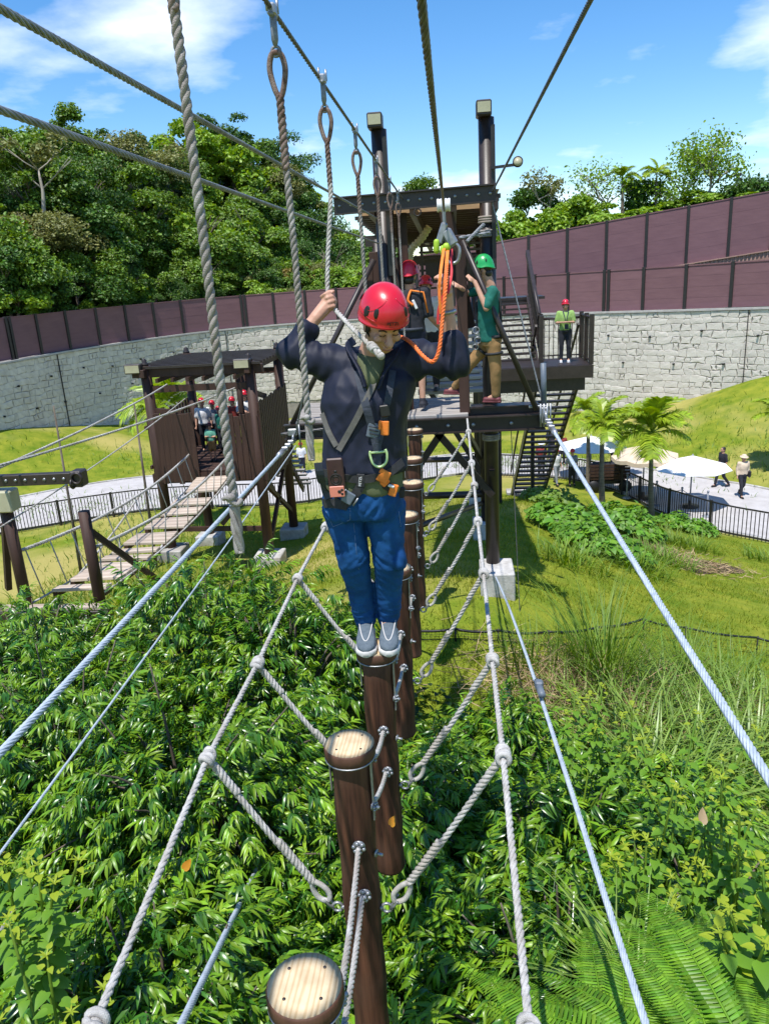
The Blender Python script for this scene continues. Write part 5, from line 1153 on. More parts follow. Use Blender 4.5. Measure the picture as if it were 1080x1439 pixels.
def person(J, label, shirt, pants, hel=None, sleeve=.5, short=False, vox=.022, hair=m_hair, shoes=m_black, hat=None, group=None, harness=None, face=None, look=0.0, extras=None, cat='person', hairlen=0):
    s = J['s']; f = J['f']; foot = (J['ra'] + J['la']) / 2; root = thing('person', (foot.x, foot.y, foot.z - .09 * s), label, cat, group)
    hf = Vector(face) if face else f + Vector((0, 0, look)); R = basis(hf)
    b = MB(); head_prims(b, J['head'], R, s, False, J['neck'])
    up = Vector((0, 0, 1)); rt = J['r']
    b.cap(J['pelvis'], J['chest'], .115 * s, .12 * s, 12, (rt, 1.15)); b.cap(J['chest'], J['neck'], .11 * s, .06 * s, 12)
    for q in 'rl':
        b.cap(J[q + 's'], J[q + 'e'], .048 * s, .040 * s, 10); b.cap(J[q + 'e'], J[q + 'w'], .039 * s, .028 * s, 10); b.cap(J['chest'] + up * .06 * s, J[q + 's'], .06 * s, .052 * s, 10)
        hand_small(b, J[q + 'w'], J.get(q + 'hd', (J[q + 'w'] - J[q + 'e'])), s, q)
        b.cap(J[q + 'h'], J[q + 'k'], .078 * s, .054 * s, 10); b.cap(J[q + 'k'], J[q + 'a'], .053 * s, .036 * s, 10); b.cap(J[q + 'a'], J[q + 'a'] + f * .08 * s - up * .03 * s, .036 * s, .03 * s, 8)
    put(fuse(b, vox * .8, 2), 'body', m_skin, root)
    b = MB()
    b.loft([(J['pelvis'] - up * .03 * s, rt * .175 * s, f * .125 * s), (J['waist'], rt * .165 * s, f * .12 * s), (J['chest'], rt * .185 * s, f * .13 * s), (J['chest'].lerp(J['neck'], .6), rt * .175 * s, f * .11 * s), (J['neck'] - up * .01 * s, rt * .075 * s, f * .07 * s)], 18)
    for q in 'rl':
        b.cap(J['chest'].lerp(J['neck'], .55), J[q + 's'], .075 * s, .068 * s, 10)
        u = min(1, sleeve * 2); b.cap(J[q + 's'], J[q + 's'].lerp(J[q + 'e'], u), .066 * s, .058 * s, 10)
        if sleeve > .5: b.cap(J[q + 'e'], J[q + 'e'].lerp(J[q + 'w'], (sleeve - .5) * 1.9), .056 * s, .042 * s, 10)
    me = fuse(b, vox, 3); displace(me, lambda c: .007 * s * noise.noise(c * (9 / s)) + .004 * s * noise.noise(c * (22 / s))); put(me, 'shirt', shirt, root)
    b = MB(); b.loft([(J['pelvis'] + up * .06 * s, rt * .165 * s, f * .115 * s), (J['pelvis'], rt * .172 * s, f * .125 * s), (J['pelvis'] - up * .08 * s, rt * .16 * s, f * .115 * s)], 16)
    for q in 'rl':
        b.cap(J[q + 'h'], J[q + 'k'] if not short else J[q + 'h'].lerp(J[q + 'k'], .85), .098 * s, .072 * s if not short else .09 * s, 12)
        if not short: b.cap(J[q + 'k'], J[q + 'a'] + up * .02 * s, .071 * s, .056 * s, 12)
    me = fuse(b, vox, 3); displace(me, lambda c: .006 * s * noise.noise(c * (10 / s))); put(me, 'trousers' if not short else 'shorts', pants, root)
    for q in 'rl':
        b = MB(); a = J[q + 'a'] - up * .045 * s; ff = J.get(q + 'f', f); b.cap(a - ff * .03 * s, a + ff * .13 * s, .045 * s, .038 * s, 10, (up, .8)); b.cap(a, a + up * .05 * s, .042 * s, .043 * s, 10); b.beam(a - ff * .075 * s - up * .03 * s, a + ff * .17 * s - up * .03 * s, .085 * s, .025 * s, bev=.01 * s)
        put(fuse(b, vox * .55, 2), 'shoe', shoes, root)
    b = MB(); b.ell(J['head'] + R @ (Vector((0, -.022, .03)) * s), (.081 * s, .094 * s, .084 * s), R, 12, 8); b.ell(J['head'] + R @ (Vector((0, -.05, -.045)) * s), (.066 * s, .05 * s, .06 * s), R, 10, 8)
    if hairlen: b.cap(J['head'] + R @ (Vector((0, -.07, -.02)) * s), J['neck'] - f * .07 * s - up * hairlen * s, .055 * s, .04 * s, 10)
    b.build('hair', hair, root)
    e = MB()
    for sx in (-1, 1): e.ell(J['head'] + R @ (Vector((sx * .030, .0865, .002)) * s), (.012 * s, .006 * s, .006 * s), R, 8, 6); e.ell(J['head'] + R @ (Vector((sx * .032, .091, .026)) * s), (.017 * s, .004 * s, .004 * s), R, 8, 6)
    e.build('eyes', m_black, root); MB().ell(J['head'] + R @ (Vector((0, .0985, -.064)) * s), (.018 * s, .004 * s, .005 * s), R, 8, 6).build('mouth', m_lip, root)
    if hel: helmet(J['head'] + R @ (Vector((0, -.008, .028)) * s), R, s * 1.03, hel, root, False)
    if hat:
        b = MB(); c = J['head'] + R @ (Vector((0, -.01, .045)) * s); b.lathe(c, [(.16 * s, 0), (.155 * s, .012 * s), (.1 * s, .02 * s), (.092 * s, .07 * s), (.06 * s, .1 * s), (0, .105 * s)], 16, R @ Vector((0, .15, 1)).normalized()); b.build('hat', hat, root)
    if harness:
        b = MB(); b.ring(J['pelvis'] + up * .03 * s, up, .15 * s, .022 * s, 20, 6)
        for q in 'rl':
            b.tube([J['pelvis'] + up * .03 * s + f * .13 * s + rt * (.07 if q == 'r' else -.07) * s, J['chest'] + f * .145 * s + rt * (.08 if q == 'r' else -.08) * s, J[q + 's'] * .55 + J['neck'] * .45 + up * .03 * s, J['chest'] - f * .14 * s, J['pelvis'] - f * .13 * s], .016 * s, 6); b.ring(J[q + 'h'].lerp(J[q + 'k'], .3), J[q + 'k'] - J[q + 'h'], .098 * s, .018 * s, 16, 6)
        b.build('harness', harness, root)
    if extras: extras(root, J, R)
    return root
# ---- the man in front, balancing on the third log
def A(px, py, Y): return at(px, py, Y * 1.033)
man = thing('person', (LOGS[2][0] - .0, 3.38, TZ), 'man in red helmet, navy jacket and blue jeans balancing on a log step', 'person')
HC = A(538, 455, 3.19); HF = Vector((.34, -.85, -.54)); HR_ = basis(HF); hs = 1.0
nk = A(519, 505, 3.30); ch = A(515, 560, 3.28); ws = A(511, 640, 3.27); pv = A(509, 690, 3.28)
shR = A(466, 512, 3.32); shL = A(588, 504, 3.32); elR = A(409, 493, 3.30); elL = A(640, 509, 3.28); wrR = A(443, 447, 3.34); wrL = A(629, 440, 3.27)
hdR = A(463, 424, 3.40); hdL = A(624, 402, 3.26)
ankR = A(513, 871, 3.37); ankL = A(545, 869, 3.37); knR = A(497, 786, 3.26); knL = A(546, 784, 3.27); hipR = A(483, 702, 3.27); hipL = A(539, 702, 3.27)
b = MB(); head_prims(b, HC, HR_, hs, True, nk)
b.loft([(pv, (.14, 0, 0), (0, .09, 0)), (ws, (.14, 0, 0), (0, .09, 0)), (ch, (.16, 0, 0), (0, .10, 0)), (nk - Vector((0, 0, .06)), (.12, 0, 0), (0, .07, 0)), (nk + Vector((0, 0, .02)), (.055, 0, 0), (0, .055, 0))], 18)
def finger(b, pts, r0=.0092, r1=.0072):
    for i in range(len(pts) - 1): t = i / (len(pts) - 1); b.cap(pts[i], pts[i + 1], r0 + (r1 - r0) * t, r0 + (r1 - r0) * (i + 1) / (len(pts) - 1), 8)
def grip_hand(b, wrist, palm, along, out, side):
    """fist closed round a rope running along `along`; `out` = direction the knuckles face"""
    al = Vector(along).normalized(); ou = Vector(out); ou = (ou - al * ou.dot(al)).normalized(); rt = al.cross(ou)
    b.cap(wrist, palm - ou * -.0, .029, .034, 10); b.ell(palm + ou * .012, (.030, .020, .043), Matrix((rt, ou, al)).transposed(), 12, 8)
    for k in range(4):
        o = al * (.031 - .0205 * k); L = (.9, 1.05, 1.0, .82)[k]; base = palm + o + ou * .020 + rt * side * -.022
        p1 = base + ou * .020 * L + rt * side * .022 * L; p2 = p1 - ou * .012 * L + rt * side * .024 * L; p3 = p2 - ou * .026 * L - rt * side * .003
        finger(b, [base, p1, p2, p3])
    th = palm + al * .030 - rt * side * .018; finger(b, [th, th + al * .016 + rt * side * .026 - ou * .014, th + al * .008 + rt * side * .050 - ou * .010], .0115, .0088)
for (s_, e_, w_) in ((shR, elR, wrR), (shL, elL, wrL)): b.cap(nk - Vector((0, 0, .08)), s_, .06, .055, 12); b.cap(s_, e_, .047, .040, 12); b.cap(e_, w_, .043, .0275, 12)
grip_hand(b, wrR, hdR, (-.35, .2, .9), (-.1, -.9, .35), 1)
grip_hand(b, wrL, hdL, (-.08, .0, 1.0), (.15, -.95, .1), -1)
for (h_, k_, a_) in ((hipR, knR, ankR), (hipL, knL, ankL)): b.cap(h_, k_, .075, .052, 12); b.cap(k_, a_, .055, .036, 12); b.cap(a_, a_ + Vector((.0, -.07, -.05)), .036, .03, 10)
put(fuse(b, .0052, 2, .45), 'body', m_skin, man)
# face details
b = MB()
for sx in (-1, 1):
    L = [HC + HR_ @ (Vector((sx * x_, y_, z_)) * hs) for (x_, y_, z_) in ((.014, .0935, .022), (.028, .0935, .029), (.046, .084, .024))]; b.tube(smooth_pts(L, 4), .0032, 6)
b.build('eyebrow', m_hair, man)
b = MB()
for sx in (-1, 1): L = [HC + HR_ @ (Vector((sx * x_, y_, z_)) * hs) for (x_, y_, z_) in ((.015, .0885, .003), (.029, .0915, -.001), (.043, .085, .003))]; b.tube(smooth_pts(L, 4), .0017, 6)
b.build('eyelash', m_hair, man)
b = MB(); b.tube(smooth_pts([HC + HR_ @ (Vector((x_, y_, -.0655 + .001 * 0)) * hs) for (x_, y_) in ((-.022, .092), (0, .1005), (.022, .092))], 5), .0026, 6); b.build('mouth', m_lip, man)
b = MB(); b.ell(HC + HR_ @ (Vector((0, -.028, .012)) * hs), (.0785 * hs, .085 * hs, .082 * hs), HR_, 16, 10); b.ell(HC + HR_ @ (Vector((0, -.055, -.04)) * hs), (.062 * hs, .048 * hs, .055 * hs), HR_, 12, 8)
for sx in (-1, 1): b.ell(HC + HR_ @ (Vector((sx * .068, .012, -.002)) * hs), (.009, .016, .026), HR_, 8, 6)
b.build('hair', m_hair, man)
hel, surf = helmet(HC + HR_ @ Vector((0, -.010, .026)), HR_, .96, m_red, man, True)
def text_mesh(txt, size, name, mat, parent, loc, R, depth=.0006):
    c = bpy.data.curves.new(name, 'FONT'); c.body = txt; c.size = size; c.align_x = 'CENTER'; c.align_y = 'CENTER'; c.extrude = depth; c.resolution_u = 2
    o = bpy.data.objects.new('t', c); COL.objects.link(o); dg = bpy.context.evaluated_depsgraph_get(); me = bpy.data.meshes.new_from_object(o.evaluated_get(dg)); bpy.data.objects.remove(o)
    me.materials.clear(); me.materials.append(mat); o = link(name, me, parent, Vector(loc) - wloc(parent)); o.rotation_euler = R.to_euler(); return o
c = surf(PI / 2, .16, 1.012); nrm = (c - surf(PI / 2, .16, .9)).normalized(); upv = (surf(PI / 2, .3) - surf(PI / 2, .16)).normalized(); rx = upv.cross(nrm)
text_mesh('PETZL', .020, 'helmet_logo', m_black, hel, c + nrm * .0005, Matrix((rx, upv, nrm)).transposed())
# jacket
b = MB()
b.loft([(A(511, 657, 3.27), (.190, 0, 0), (0, .137, 0)), (ws, (.183, 0, 0), (0, .135, 0)), (A(513, 600, 3.28), (.184, 0, 0), (0, .135, 0)), (ch, (.200, 0, 0), (0, .140, 0)), (A(518, 535, 3.30), (.202, 0, .005), (0, .128, 0)), (A(520, 515, 3.32), (.185, 0, .01), (0, .105, 0)), (A(521, 500, 3.34), (.12, 0, .01), (0, .085, 0)), (A(521, 489, 3.34), (.082, 0, .005), (0, .074, 0))], 26)
for (s_, e_, w_, u) in ((shR, elR, wrR, .62), (shL, elL, wrL, .46)):
    b.cap(A(521, 520, 3.31), s_, .085, .083, 14); b.cap(s_, e_, .076, .057, 14); b.cap(e_, e_.lerp(w_, u), .058, .048, 14)
b.ell(elR + Vector((-.005, 0, -.008)), .060, None, 12, 8); b.ell(elL + Vector((-.008, 0, -.006)), .062, None, 12, 8)
me = fuse(b, .0085, 5, .5)
def fold(c):
    d = 0.0
    for (e_, s_) in ((elR, shR), (elL, shL)):
        t = (c - e_).length; ax = (s_ - e_).normalized(); u = (c - e_).dot(ax)
        d += .0075 * math.sin(u * 95 + 4 * noise.noise(c * 7)) * max(0, 1 - t / .24)
    # drapes falling from the shoulders towards the middle of the waist
    for (s_, tx) in ((shR, .10), (shL, -.14)):
        v = c - s_; u = v.x * .82 + (v.z) * tx * 2; d += .004 * math.sin(u * 62 + 3.2 * noise.noise(c * 5.0)) * max(0, 1 - abs(v.z + .13) / .26) * max(0, 1 - abs(v.x) / .3)
    q = Vector((c.x * 5 + c.z * 1.6, c.y * 5, c.z * 2.4 - abs(c.x - nk.x) * 2)); d += .024 * (.5 - abs(noise.noise(q))) - .005
    q = Vector((c.x * 12 - c.z * 5, c.y * 10, c.z * 6)); d += .018 * (.4 - abs(noise.noise(q))); q = Vector((c.x * 22 + c.z * 12, c.y * 18, c.z * 9)); d += .006 * (.4 - abs(noise.noise(q)))
    d += .012 * max(0, 1 - abs(c.z - A(511, 655, 3.27).z) / .05) * (.6 + .6 * noise.noise(Vector((c.x * 26, c.y * 26, 1))))
    return d
displace(me, fold); jk = put(me, 'jacket', m_navy, man)
# collar, zip opening and shirt
co = MB()
for sx, pts in ((-1, [(497, 478, 3.36), (489, 490, 3.27), (505, 520, 3.17), (513, 545, 3.145)]), (1, [(556, 482, 3.34), (560, 494, 3.25), (541, 522, 3.17), (531, 548, 3.145)])):
    P = smooth_pts([A(*p) for p in pts], 5); 
    for q in range(len(P) - 1): co.beam(P[q], P[q + 1], .012, .042 - .02 * q / len(P), (sx * .55, -.55, .6))
put(fuse(co, .006, 3), 'collar', m_navy, man)
b = MB(); b.loft([(A(521, 548, 3.165), (.022, 0, 0), (0, .015, 0)), (A(522, 525, 3.19), (.045, 0, 0), (0, .03, 0)), (A(522, 503, 3.27), (.068, 0, 0), (0, .062, 0)), (A(522, 494, 3.30), (.070, 0, 0), (0, .066, 0))], 18); b.build('undershirt', m_olive, man)
b = MB(); b.loft([(A(510, 687, 3.275), (.182, 0, .0), (0, .135, 0)), (A(510, 680, 3.275), (.186, 0, 0), (0, .137, 0)), (A(511, 652, 3.275), (.180, 0, 0), (0, .13, 0))], 30); me = fuse(b, .0085, 3)
displace(me, lambda c: .010 * noise.noise(Vector((c.x * 22, c.y * 22, c.z * 6))) + .004); put(me, 'shirt_hem', m_olive, man)
# jeans
b = MB(); b.loft([(A(510, 676, 3.275), (.178, 0, 0), (0, .128, 0)), (A(510, 700, 3.275), (.185, 0, 0), (0, .132, 0)), (A(510, 722, 3.275), (.182, 0, 0), (0, .125, 0))], 24)
for (h_, k_, a_) in ((A(482, 712, 3.27), knR, ankR), (A(539, 712, 3.27), knL, ankL)):
    b.cap(h_, k_, .096, .0675, 16); b.cap(k_, k_.lerp(a_, .5) + Vector((0, .016, 0)), .0675, .0645, 16); b.cap(k_.lerp(a_, .5) + Vector((0, .016, 0)), a_ + Vector((0, 0, .006)), .0645, .0535, 16)
b.ell(A(561, 786, 3.24), (.03, .05, .05), None, 10, 8)
me = fuse(b, .0085, 4)
def crease(c, k, amp, sc=1.0):
    """soft ridges with sharp valleys, as cloth folds"""
    return amp * (.42 - abs(noise.noise(Vector((c.x * k, c.y * k, c.z * k * sc)))))
def jf(c):
    t = max(0, 1 - abs(c.z - knR.z + .02) / .22); u = max(0, 1 - abs(c.z - ankR.z - .07) / .12); h = max(0, 1 - abs(c.z - hipR.z + .03) / .13)
    d = .006 * noise.noise(Vector((c.x * 8, c.y * 8, c.z * 3))) + crease(c + Vector((c.z * .5, 0, 0)), 10, .011, .7) + crease(c + Vector((c.z * .9, 0, .3)), 21, .005, .7)
    d += crease(c + Vector((0, 0, abs(c.x - A(521, 700, 3.2).x) * .8)), 13, .016 * t, 2.0) + crease(c, 12, .018 * u, 2.6) + crease(c + Vector((0, 0, -abs(c.x - A(511, 700, 3.2).x) * 1.3)), 12, .016 * h, 2.0)
    return d
displace(me, jf); jn = put(me, 'jeans', m_jeans, man)
# shoes with pale soles
for a_, toe, nm in ((ankR, Vector((-.462, 3.27, 0)), 'R'), (ankL, Vector((-.352, 3.275, 0)), 'L')):
    z0 = TZ + .002; heel = Vector((a_.x - .0, a_.y + .045, z0)); tp = Vector((toe.x, toe.y, z0)); d = (tp - heel); d.z = 0; L = d.length; dn = d / L; sx = Vector((-dn.y, dn.x, 0)); secs = []; so_ = []
    for (t, wv, h_) in ((-.06, .022, .06), (.02, .036, .085), (.25, .038, .092), (.5, .043, .078), (.72, .049, .058), (.9, .044, .042), (.99, .026, .030), (1.03, .010, .02)):
        c_ = heel + dn * L * t; secs.append((c_ + Vector((0, 0, .022 + h_ / 2)), sx * wv, Vector((0, 0, h_ / 2)))); so_.append((c_ + Vector((0, 0, .016)), sx * (wv + .006), Vector((0, 0, .0165))))
    b = MB(); b.loft(secs, 20, 2.2); b.cap(a_ + Vector((0, 0, -.03)), a_ + Vector((0, 0, .012)), .045, .044, 14); sh = put(fuse(b, .005, 4), 'shoe', m_shoe, man)
    b = MB(); b.loft(so_, 22, 3.2); b.build('sole', m_sole, sh)
    c_ = heel + dn * L * .55 + Vector((0, 0, .1)); g = MB(); P = []
    for q in range(17): u = -1 + 2 * q / 16; P.append(heel + dn * L * (.86 - .62 * abs(u) ** 2.2) + sx * .034 * u * 1.05 + Vector((0, 0, .022 + (.050 - .004) + .040 * abs(u) ** 2)))
    g.tube(P, .0028, 6); g.build('seam', m_sole, sh)
# strap helper: ribbons laid on the clothes along photograph lines
def bvh_of(*objs):
    V = []; F = []
    for o in objs:
        b0 = len(V); w_ = wloc(o); V += [v.co + w_ for v in o.data.vertices]; F += [tuple(i + b0 for i in p.vertices) for p in o.data.polygons]
    return BVHTree.FromPolygons(V, F)
BV = bvh_of(jk, jn, man.children[-1]) if False else bvh_of(jk, jn, *[c for c in man.children if c.name.startswith('shirt_hem')])
def on(px, py, lift=.006, fb=3.14):
    h_ = BV.ray_cast(Vector((0, 0, 0)), Vector(ray(px, py)).normalized())
    if h_[0] is None: return at(px, py, fb), Vector((0, -1, 0))
    return h_[0] + Vector((0, -1, 0)) * lift, h_[1]
def ribbon(pts, wd, mat, name, parent, th=.003, lift=.007):
    L = []
    for (a, b_) in zip(pts, pts[1:]):
        n_ = max(2, int(math.hypot(a[0] - b_[0], a[1] - b_[1]) / 5)); L += [(a[0] + (b_[0] - a[0]) * i / n_, a[1] + (b_[1] - a[1]) * i / n_) for i in range(n_)]
    L.append(pts[-1]); P = [on(*p, lift)[0] for p in L]; Nn = [Vector((0, -1, 0)) * .6 + on(*p, lift)[1] * .4 for p in L]
    for _ in range(4): P = [P[0]] + [(P[i - 1] + P[i] * 2 + P[i + 1]) / 4 for i in range(1, len(P) - 1)] + [P[-1]]
    P = [p + Vector((0, -.004, 0)) for p in P]; vs = []; fs = []
    for i, p in enumerate(P):
        d = (P[min(i + 1, len(P) - 1)] - P[max(i - 1, 0)]).normalized(); n_ = Nn[i].normalized(); s_ = d.cross(n_).normalized(); n_ = s_.cross(d)
        for (u, v) in ((-1, -1), (1, -1), (1, 1), (-1, 1)): vs.append(p + s_ * wd / 2 * u + n_ * th * v)
    for i in range(len(P) - 1):
        for j in range(4): fs.append((i * 4 + j, (i + 1) * 4 + j, (i + 1) * 4 + (j + 1) % 4, i * 4 + (j + 1) % 4))
    fs += [(3, 2, 1, 0), tuple((len(P) - 1) * 4 + j for j in range(4))]
    m_ = MB(); m_.add(vs, fs, False); return m_.build(name, mat, parent)
def plate(px, py, w_, h_, ang, mat, name, parent, th=.012, lift=.012, bev=.004):
    p, n_ = on(px, py, lift); R = Matrix.Rotation(ang, 3, 'Y'); return MB().box(p, (w_, th, h_), R, bev).build(name, mat, parent)
hn = ribbon([(476, 632), (500, 590), (523, 545), (531, 515)], .026, m_strapg, 'shoulder_strap', man)
ribbon([(453, 580), (462, 607), (473, 626)], .024, m_strapg, 'shoulder_strap', man)
ribbon([(503, 520), (512, 560), (523, 600), (533, 640)], .036, m_strapb, 'harness_strap', man)
ribbon([(552, 520), (546, 556), (538, 596), (531, 626)], .030, m_strapb, 'harness_strap', man)
ribbon([(530, 612), (530, 655)], .036, m_strapb, 'harness_strap', man)
ribbon([(450, 662), (480, 670), (510, 674), (545, 666), (566, 648)], .036, m_strapk, 'belt', man)
ribbon([(468, 702), (482, 712), (500, 694), (508, 680)], .040, m_strapk, 'leg_loop', man)
ribbon([(455, 706), (470, 706), (488, 710)], .042, m_strapk, 'leg_loop', man)
ribbon([(566, 684), (552, 690), (541, 680)], .036, m_strapk, 'leg_loop', man)
ribbon([(447, 650), (450, 672), (462, 700)], .036, m_strapb, 'harness_strap', man)
plate(525, 604, .055, .066, .25, m_buckle, 'chest_buckle', man)
for q in range(3): plate(525 + q * .5, 599 + q * 5, .042, .004, .25, m_strapk, 'buckle_slot', man, .004, .021, .001)
plate(541, 576, .042, .05, -.1, m_black, 'chest_clip', man, .02, .02)
plate(541, 600, .036, .064, .08, m_orange, 'chest_tab', man, .02, .02); plate(534, 596, .012, .04, .1, m_orange, 'tab_edge', man, .012, .02)
pD, nD = on(532, 641, .018); dr = MB(); dr.tube(smooth_pts([pD + Vector((-.034, 0, .028)), pD + Vector((-.036, 0, .01)), pD + Vector((-.024, -.004, -.028)), pD + Vector((.004, -.006, -.043)), pD + Vector((.032, -.004, -.024)), pD + Vector((.038, 0, .012)), pD + Vector((.032, 0, .034))], 5), .0058, 8); dr.tube([pD + Vector((-.034, 0, .02)), pD + Vector((.034, 0, .024))], .0055, 8); dr.build('d_ring', m_lime, man)
plate(539, 668, .052, .058, .5, m_orange, 'gear_tab', man, .012, .016); plate(541, 676, .03, .04, .78, m_orange, 'gear_tab', man, .012, .018)
plate(553, 687, .036, .056, .35, m_orange, 'gear_clip', man, .016, .02); plate(550, 681, .03, .012, .35, m_whitecl, 'clip_edge', man, .018, .024); plate(564, 690, .03, .05, .2, m_strapk, 'gear_clip', man, .02, .02)
plate(507, 674, .036, .06, .1, m_strapk, 'label_patch', man, .006, .016)
p_, n_ = on(507, 674, .0215); text_mesh('PETZL', .017, 'harness_logo', m_whitecl, man, p_ + Vector((0, -.006, 0)), Matrix.Rotation(PI / 2, 3, 'X') @ Matrix.Rotation(PI / 2 - .12, 3, 'Z'))
p_, n_ = on(490, 698, .016); MB().box(p_, (.05, .014, .055), Matrix.Rotation(.6, 3, 'Y'), .004).build('leg_buckle', m_buckle, man); sb = MB(); sb.tube([p_ + Vector((.02, -.012, -.035)), p_ + Vector((.045, -.012, .0))], .004, 6); sb.tube([p_ + Vector((-.02, -.012, .03)), p_ + Vector((-.005, -.012, .042))], .004, 6); sb.build('buckle_bar', m_steel, man)
wc = wrL + (hdL - wrL) * .05; b = MB(); b.ring(wc, (hdL - elL), .031, .008, 20, 8); b.build('watch_strap', m_steel, man)
# pocket stitching of the jeans
g = MB(); m_st = M('stitching', (.12, .20, .36))
for L in ([(458, 718), (468, 740), (492, 730)], [(492, 714), (492, 730)], [(497, 735), (500, 770), (504, 800)], [(462, 714), (492, 714)], [(560, 718), (563, 740)]):
    q = [on(*p, .003)[0] for p in L]; g.tube(q, .0014, 4)
g.build('stitching', m_st, jn)['kind'] = 'stuff'
# phone pouch on a cross strap
pp, n_ = on(473, 668, .022); ph = thing('phone_pouch', pp, 'dark brown phone pouch with round emblem and coral card hanging at the man\'s hip', 'pouch')
MB().box(pp, (.074, .016, .168), Matrix.Rotation(-.03, 3, 'Y'), .006).build('case', m_leather, ph); MB().box(pp + Vector((.001, -.010, -.066)), (.066, .006, .050), Matrix.Rotation(-.03, 3, 'Y'), .004).build('card', m_coral, ph)
c_ = MB(); c_.ring(pp + Vector((0, -.009, -.010)), (0, 1, 0), .024, .0025, 24, 6); c_.ring(pp + Vector((0, -.009, -.010)), (0, 1, 0), .014, .002, 20, 6); c_.ell(pp + Vector((0, -.009, .024)), (.007, .003, .007)); c_.build('emblem', m_black, ph)
c_ = MB(); c_.ell(pp + Vector((.012, -.0135, -.066)), (.008, .002, .008)); c_.ell(pp + Vector((.024, -.0135, -.058)), (.006, .002, .006)); c_.ell(pp + Vector((.024, -.0135, -.076)), (.006, .002, .006)); c_.build('card_print', m_black, ph)
# ---- pulley trolley and orange lanyard
PX, PY_, PZ = -.025, 3.54, .262
tr = thing('pulley_trolley', (PX, PY_, PZ), 'white wheeled pulley trolley riding on the middle safety cable above the man', 'pulley')
for dx in (-.017, .017): MB().lathe((PX + dx - .012, PY_, PZ + .015), [(.0, 0), (.026, 0), (.028, .006), (.024, .012), (.028, .018), (.026, .024), (0, .024)], 20, (1, 0, 0)).build('wheel', m_whitecl, tr)
b = MB(); b.box((PX, PY_, PZ - .055), (.014, .05, .13), None, .005); b.box((PX - .012, PY_ - .03, PZ - .10), (.03, .02, .09), Matrix.Rotation(.35, 3, 'Y'), .006); b.box((PX + .02, PY_ - .03, PZ - .12), (.05, .022, .08), Matrix.Rotation(-.5, 3, 'Y'), .01); b.build('side_plate', m_steel, tr)
b = MB(); b.tube(smooth_pts([(PX + .02, PY_ - .03, PZ - .13), (PX + .06, PY_ - .03, PZ - .16), (PX + .055, PY_ - .03, PZ - .215), (PX + .02, PY_ - .03, PZ - .225), (PX + .005, PY_ - .03, PZ - .19), (PX + .02, PY_ - .03, PZ - .13)], 5), .007, 8); b.build('carabiner', m_steel, tr)
ly = thing('orange_lanyard', (PX, PY_ - .04, PZ - .25), 'orange climbing lanyard looping from the pulley past the raised hand to the man\'s back', 'lanyard')
q0 = A(629, 352, 3.36)
MB().rope(smooth_pts([A(628, 356, 3.34), A(626, 400, 3.17), A(621, 450, 3.13), A(617, 490, 3.11), A(608, 508, 3.11), A(594, 500, 3.13), A(578, 482, 3.2), A(565, 474, 3.34), A(552, 473, 3.46)], 8), .0088, 3, .045, 6, 7).build('rope', m_orangerope, ly)
def strip(pts, wd, mat, name, parent):
    P = smooth_pts(pts, 6); mm_ = MB()
    for a, e in zip(P, P[1:]): mm_.beam(a, e + (e - a).normalized() * .001, wd, .005, (0, -1, .02))
    return mm_.build(name, mat, parent)
strip([A(624, 345, 3.36), A(619, 380, 3.20), A(617, 410, 3.18), A(619, 440, 3.18)], .012, m_orange, 'sling', ly); strip([A(634, 350, 3.36), A(634, 385, 3.24), A(629, 412, 3.21)], .010, m_redstrap, 'sling', ly); strip([A(629, 348, 3.36), A(626, 385, 3.22), A(622, 420, 3.19)], .013, m_orange, 'sling', ly); strip([A(622, 415, 3.18), A(616, 435, 3.18), A(615, 455, 3.18)], .011, m_redstrap, 'sling', ly)
b = MB(); b.ell(A(627, 347, 3.35), (.018, .014, .018)); b.ell(A(621, 352, 3.34), (.010, .010, .022)); b.build('tape_wrap', m_limeg, ly); b = MB(); b.cap(A(613, 340, 3.37), A(613, 352, 3.37), .013, .013, 8); b.build('tag', m_limeg, ly)
# ---- people on the tower
def ex_green(root, J, R):
    b = MB(); b.box(J['pelvis'] + Vector((-.16, -.06, .06)), (.08, .05, .1), None, .01); b.ring(J['pelvis'] + Vector((-.19, -.1, .12)), (0, 1, 0), .04, .008); b.ring(J['pelvis'] + Vector((-.17, -.1, .0)), (0, 1, .3), .04, .008); b.ring(J['pelvis'] + Vector((-.2, -.1, -.08)), (0, 1, .3), .035, .008); b.build('carabiner', m_steel, root)
YG = 9.72
Jg = joints((.5, YG, TZ + .07), 1.25, 1.72); Jg['s'] = 1.0
Jg.update(head=at(679, 379, YG), neck=at(689, 402, YG), chest=at(687, 425, YG), waist=at(686, 458, YG), pelvis=at(690, 476, YG), rs=at(692, 409, YG - .2), ls=at(678, 407, YG + .14), re=at(683, 433, YG - .26), le=at(658, 412, YG + .12), rw=at(667, 396, YG - .16), lw=at(647, 404, YG + .02), rh=at(693, 485, YG - .07), lh=at(684, 483, YG + .07), rk=at(696, 522, YG - .07), lk=at(660, 512, YG + .1), ra=at(696, 556, YG - .02), la=at(640, 545, YG + .3))
Jg['f'] = Vector((-.92, .32, 0)).normalized(); Jg['r'] = Vector((.32, .92, 0)).normalized() * -1; Jg['r'] = Jg['f'].cross(Vector((0, 0, 1))); Jg['rhd'] = Vector((-.7, .2, .6)); Jg['lhd'] = Vector((-.8, 0, .5))
person(Jg, 'instructor in green helmet, dark green shirt and khaki trousers leaning on the tower post', m_teal, m_khaki, m_green, .42, False, .014, shoes=m_maroon, harness=m_strapk, face=(-.9, .25, -.12), extras=ex_green)
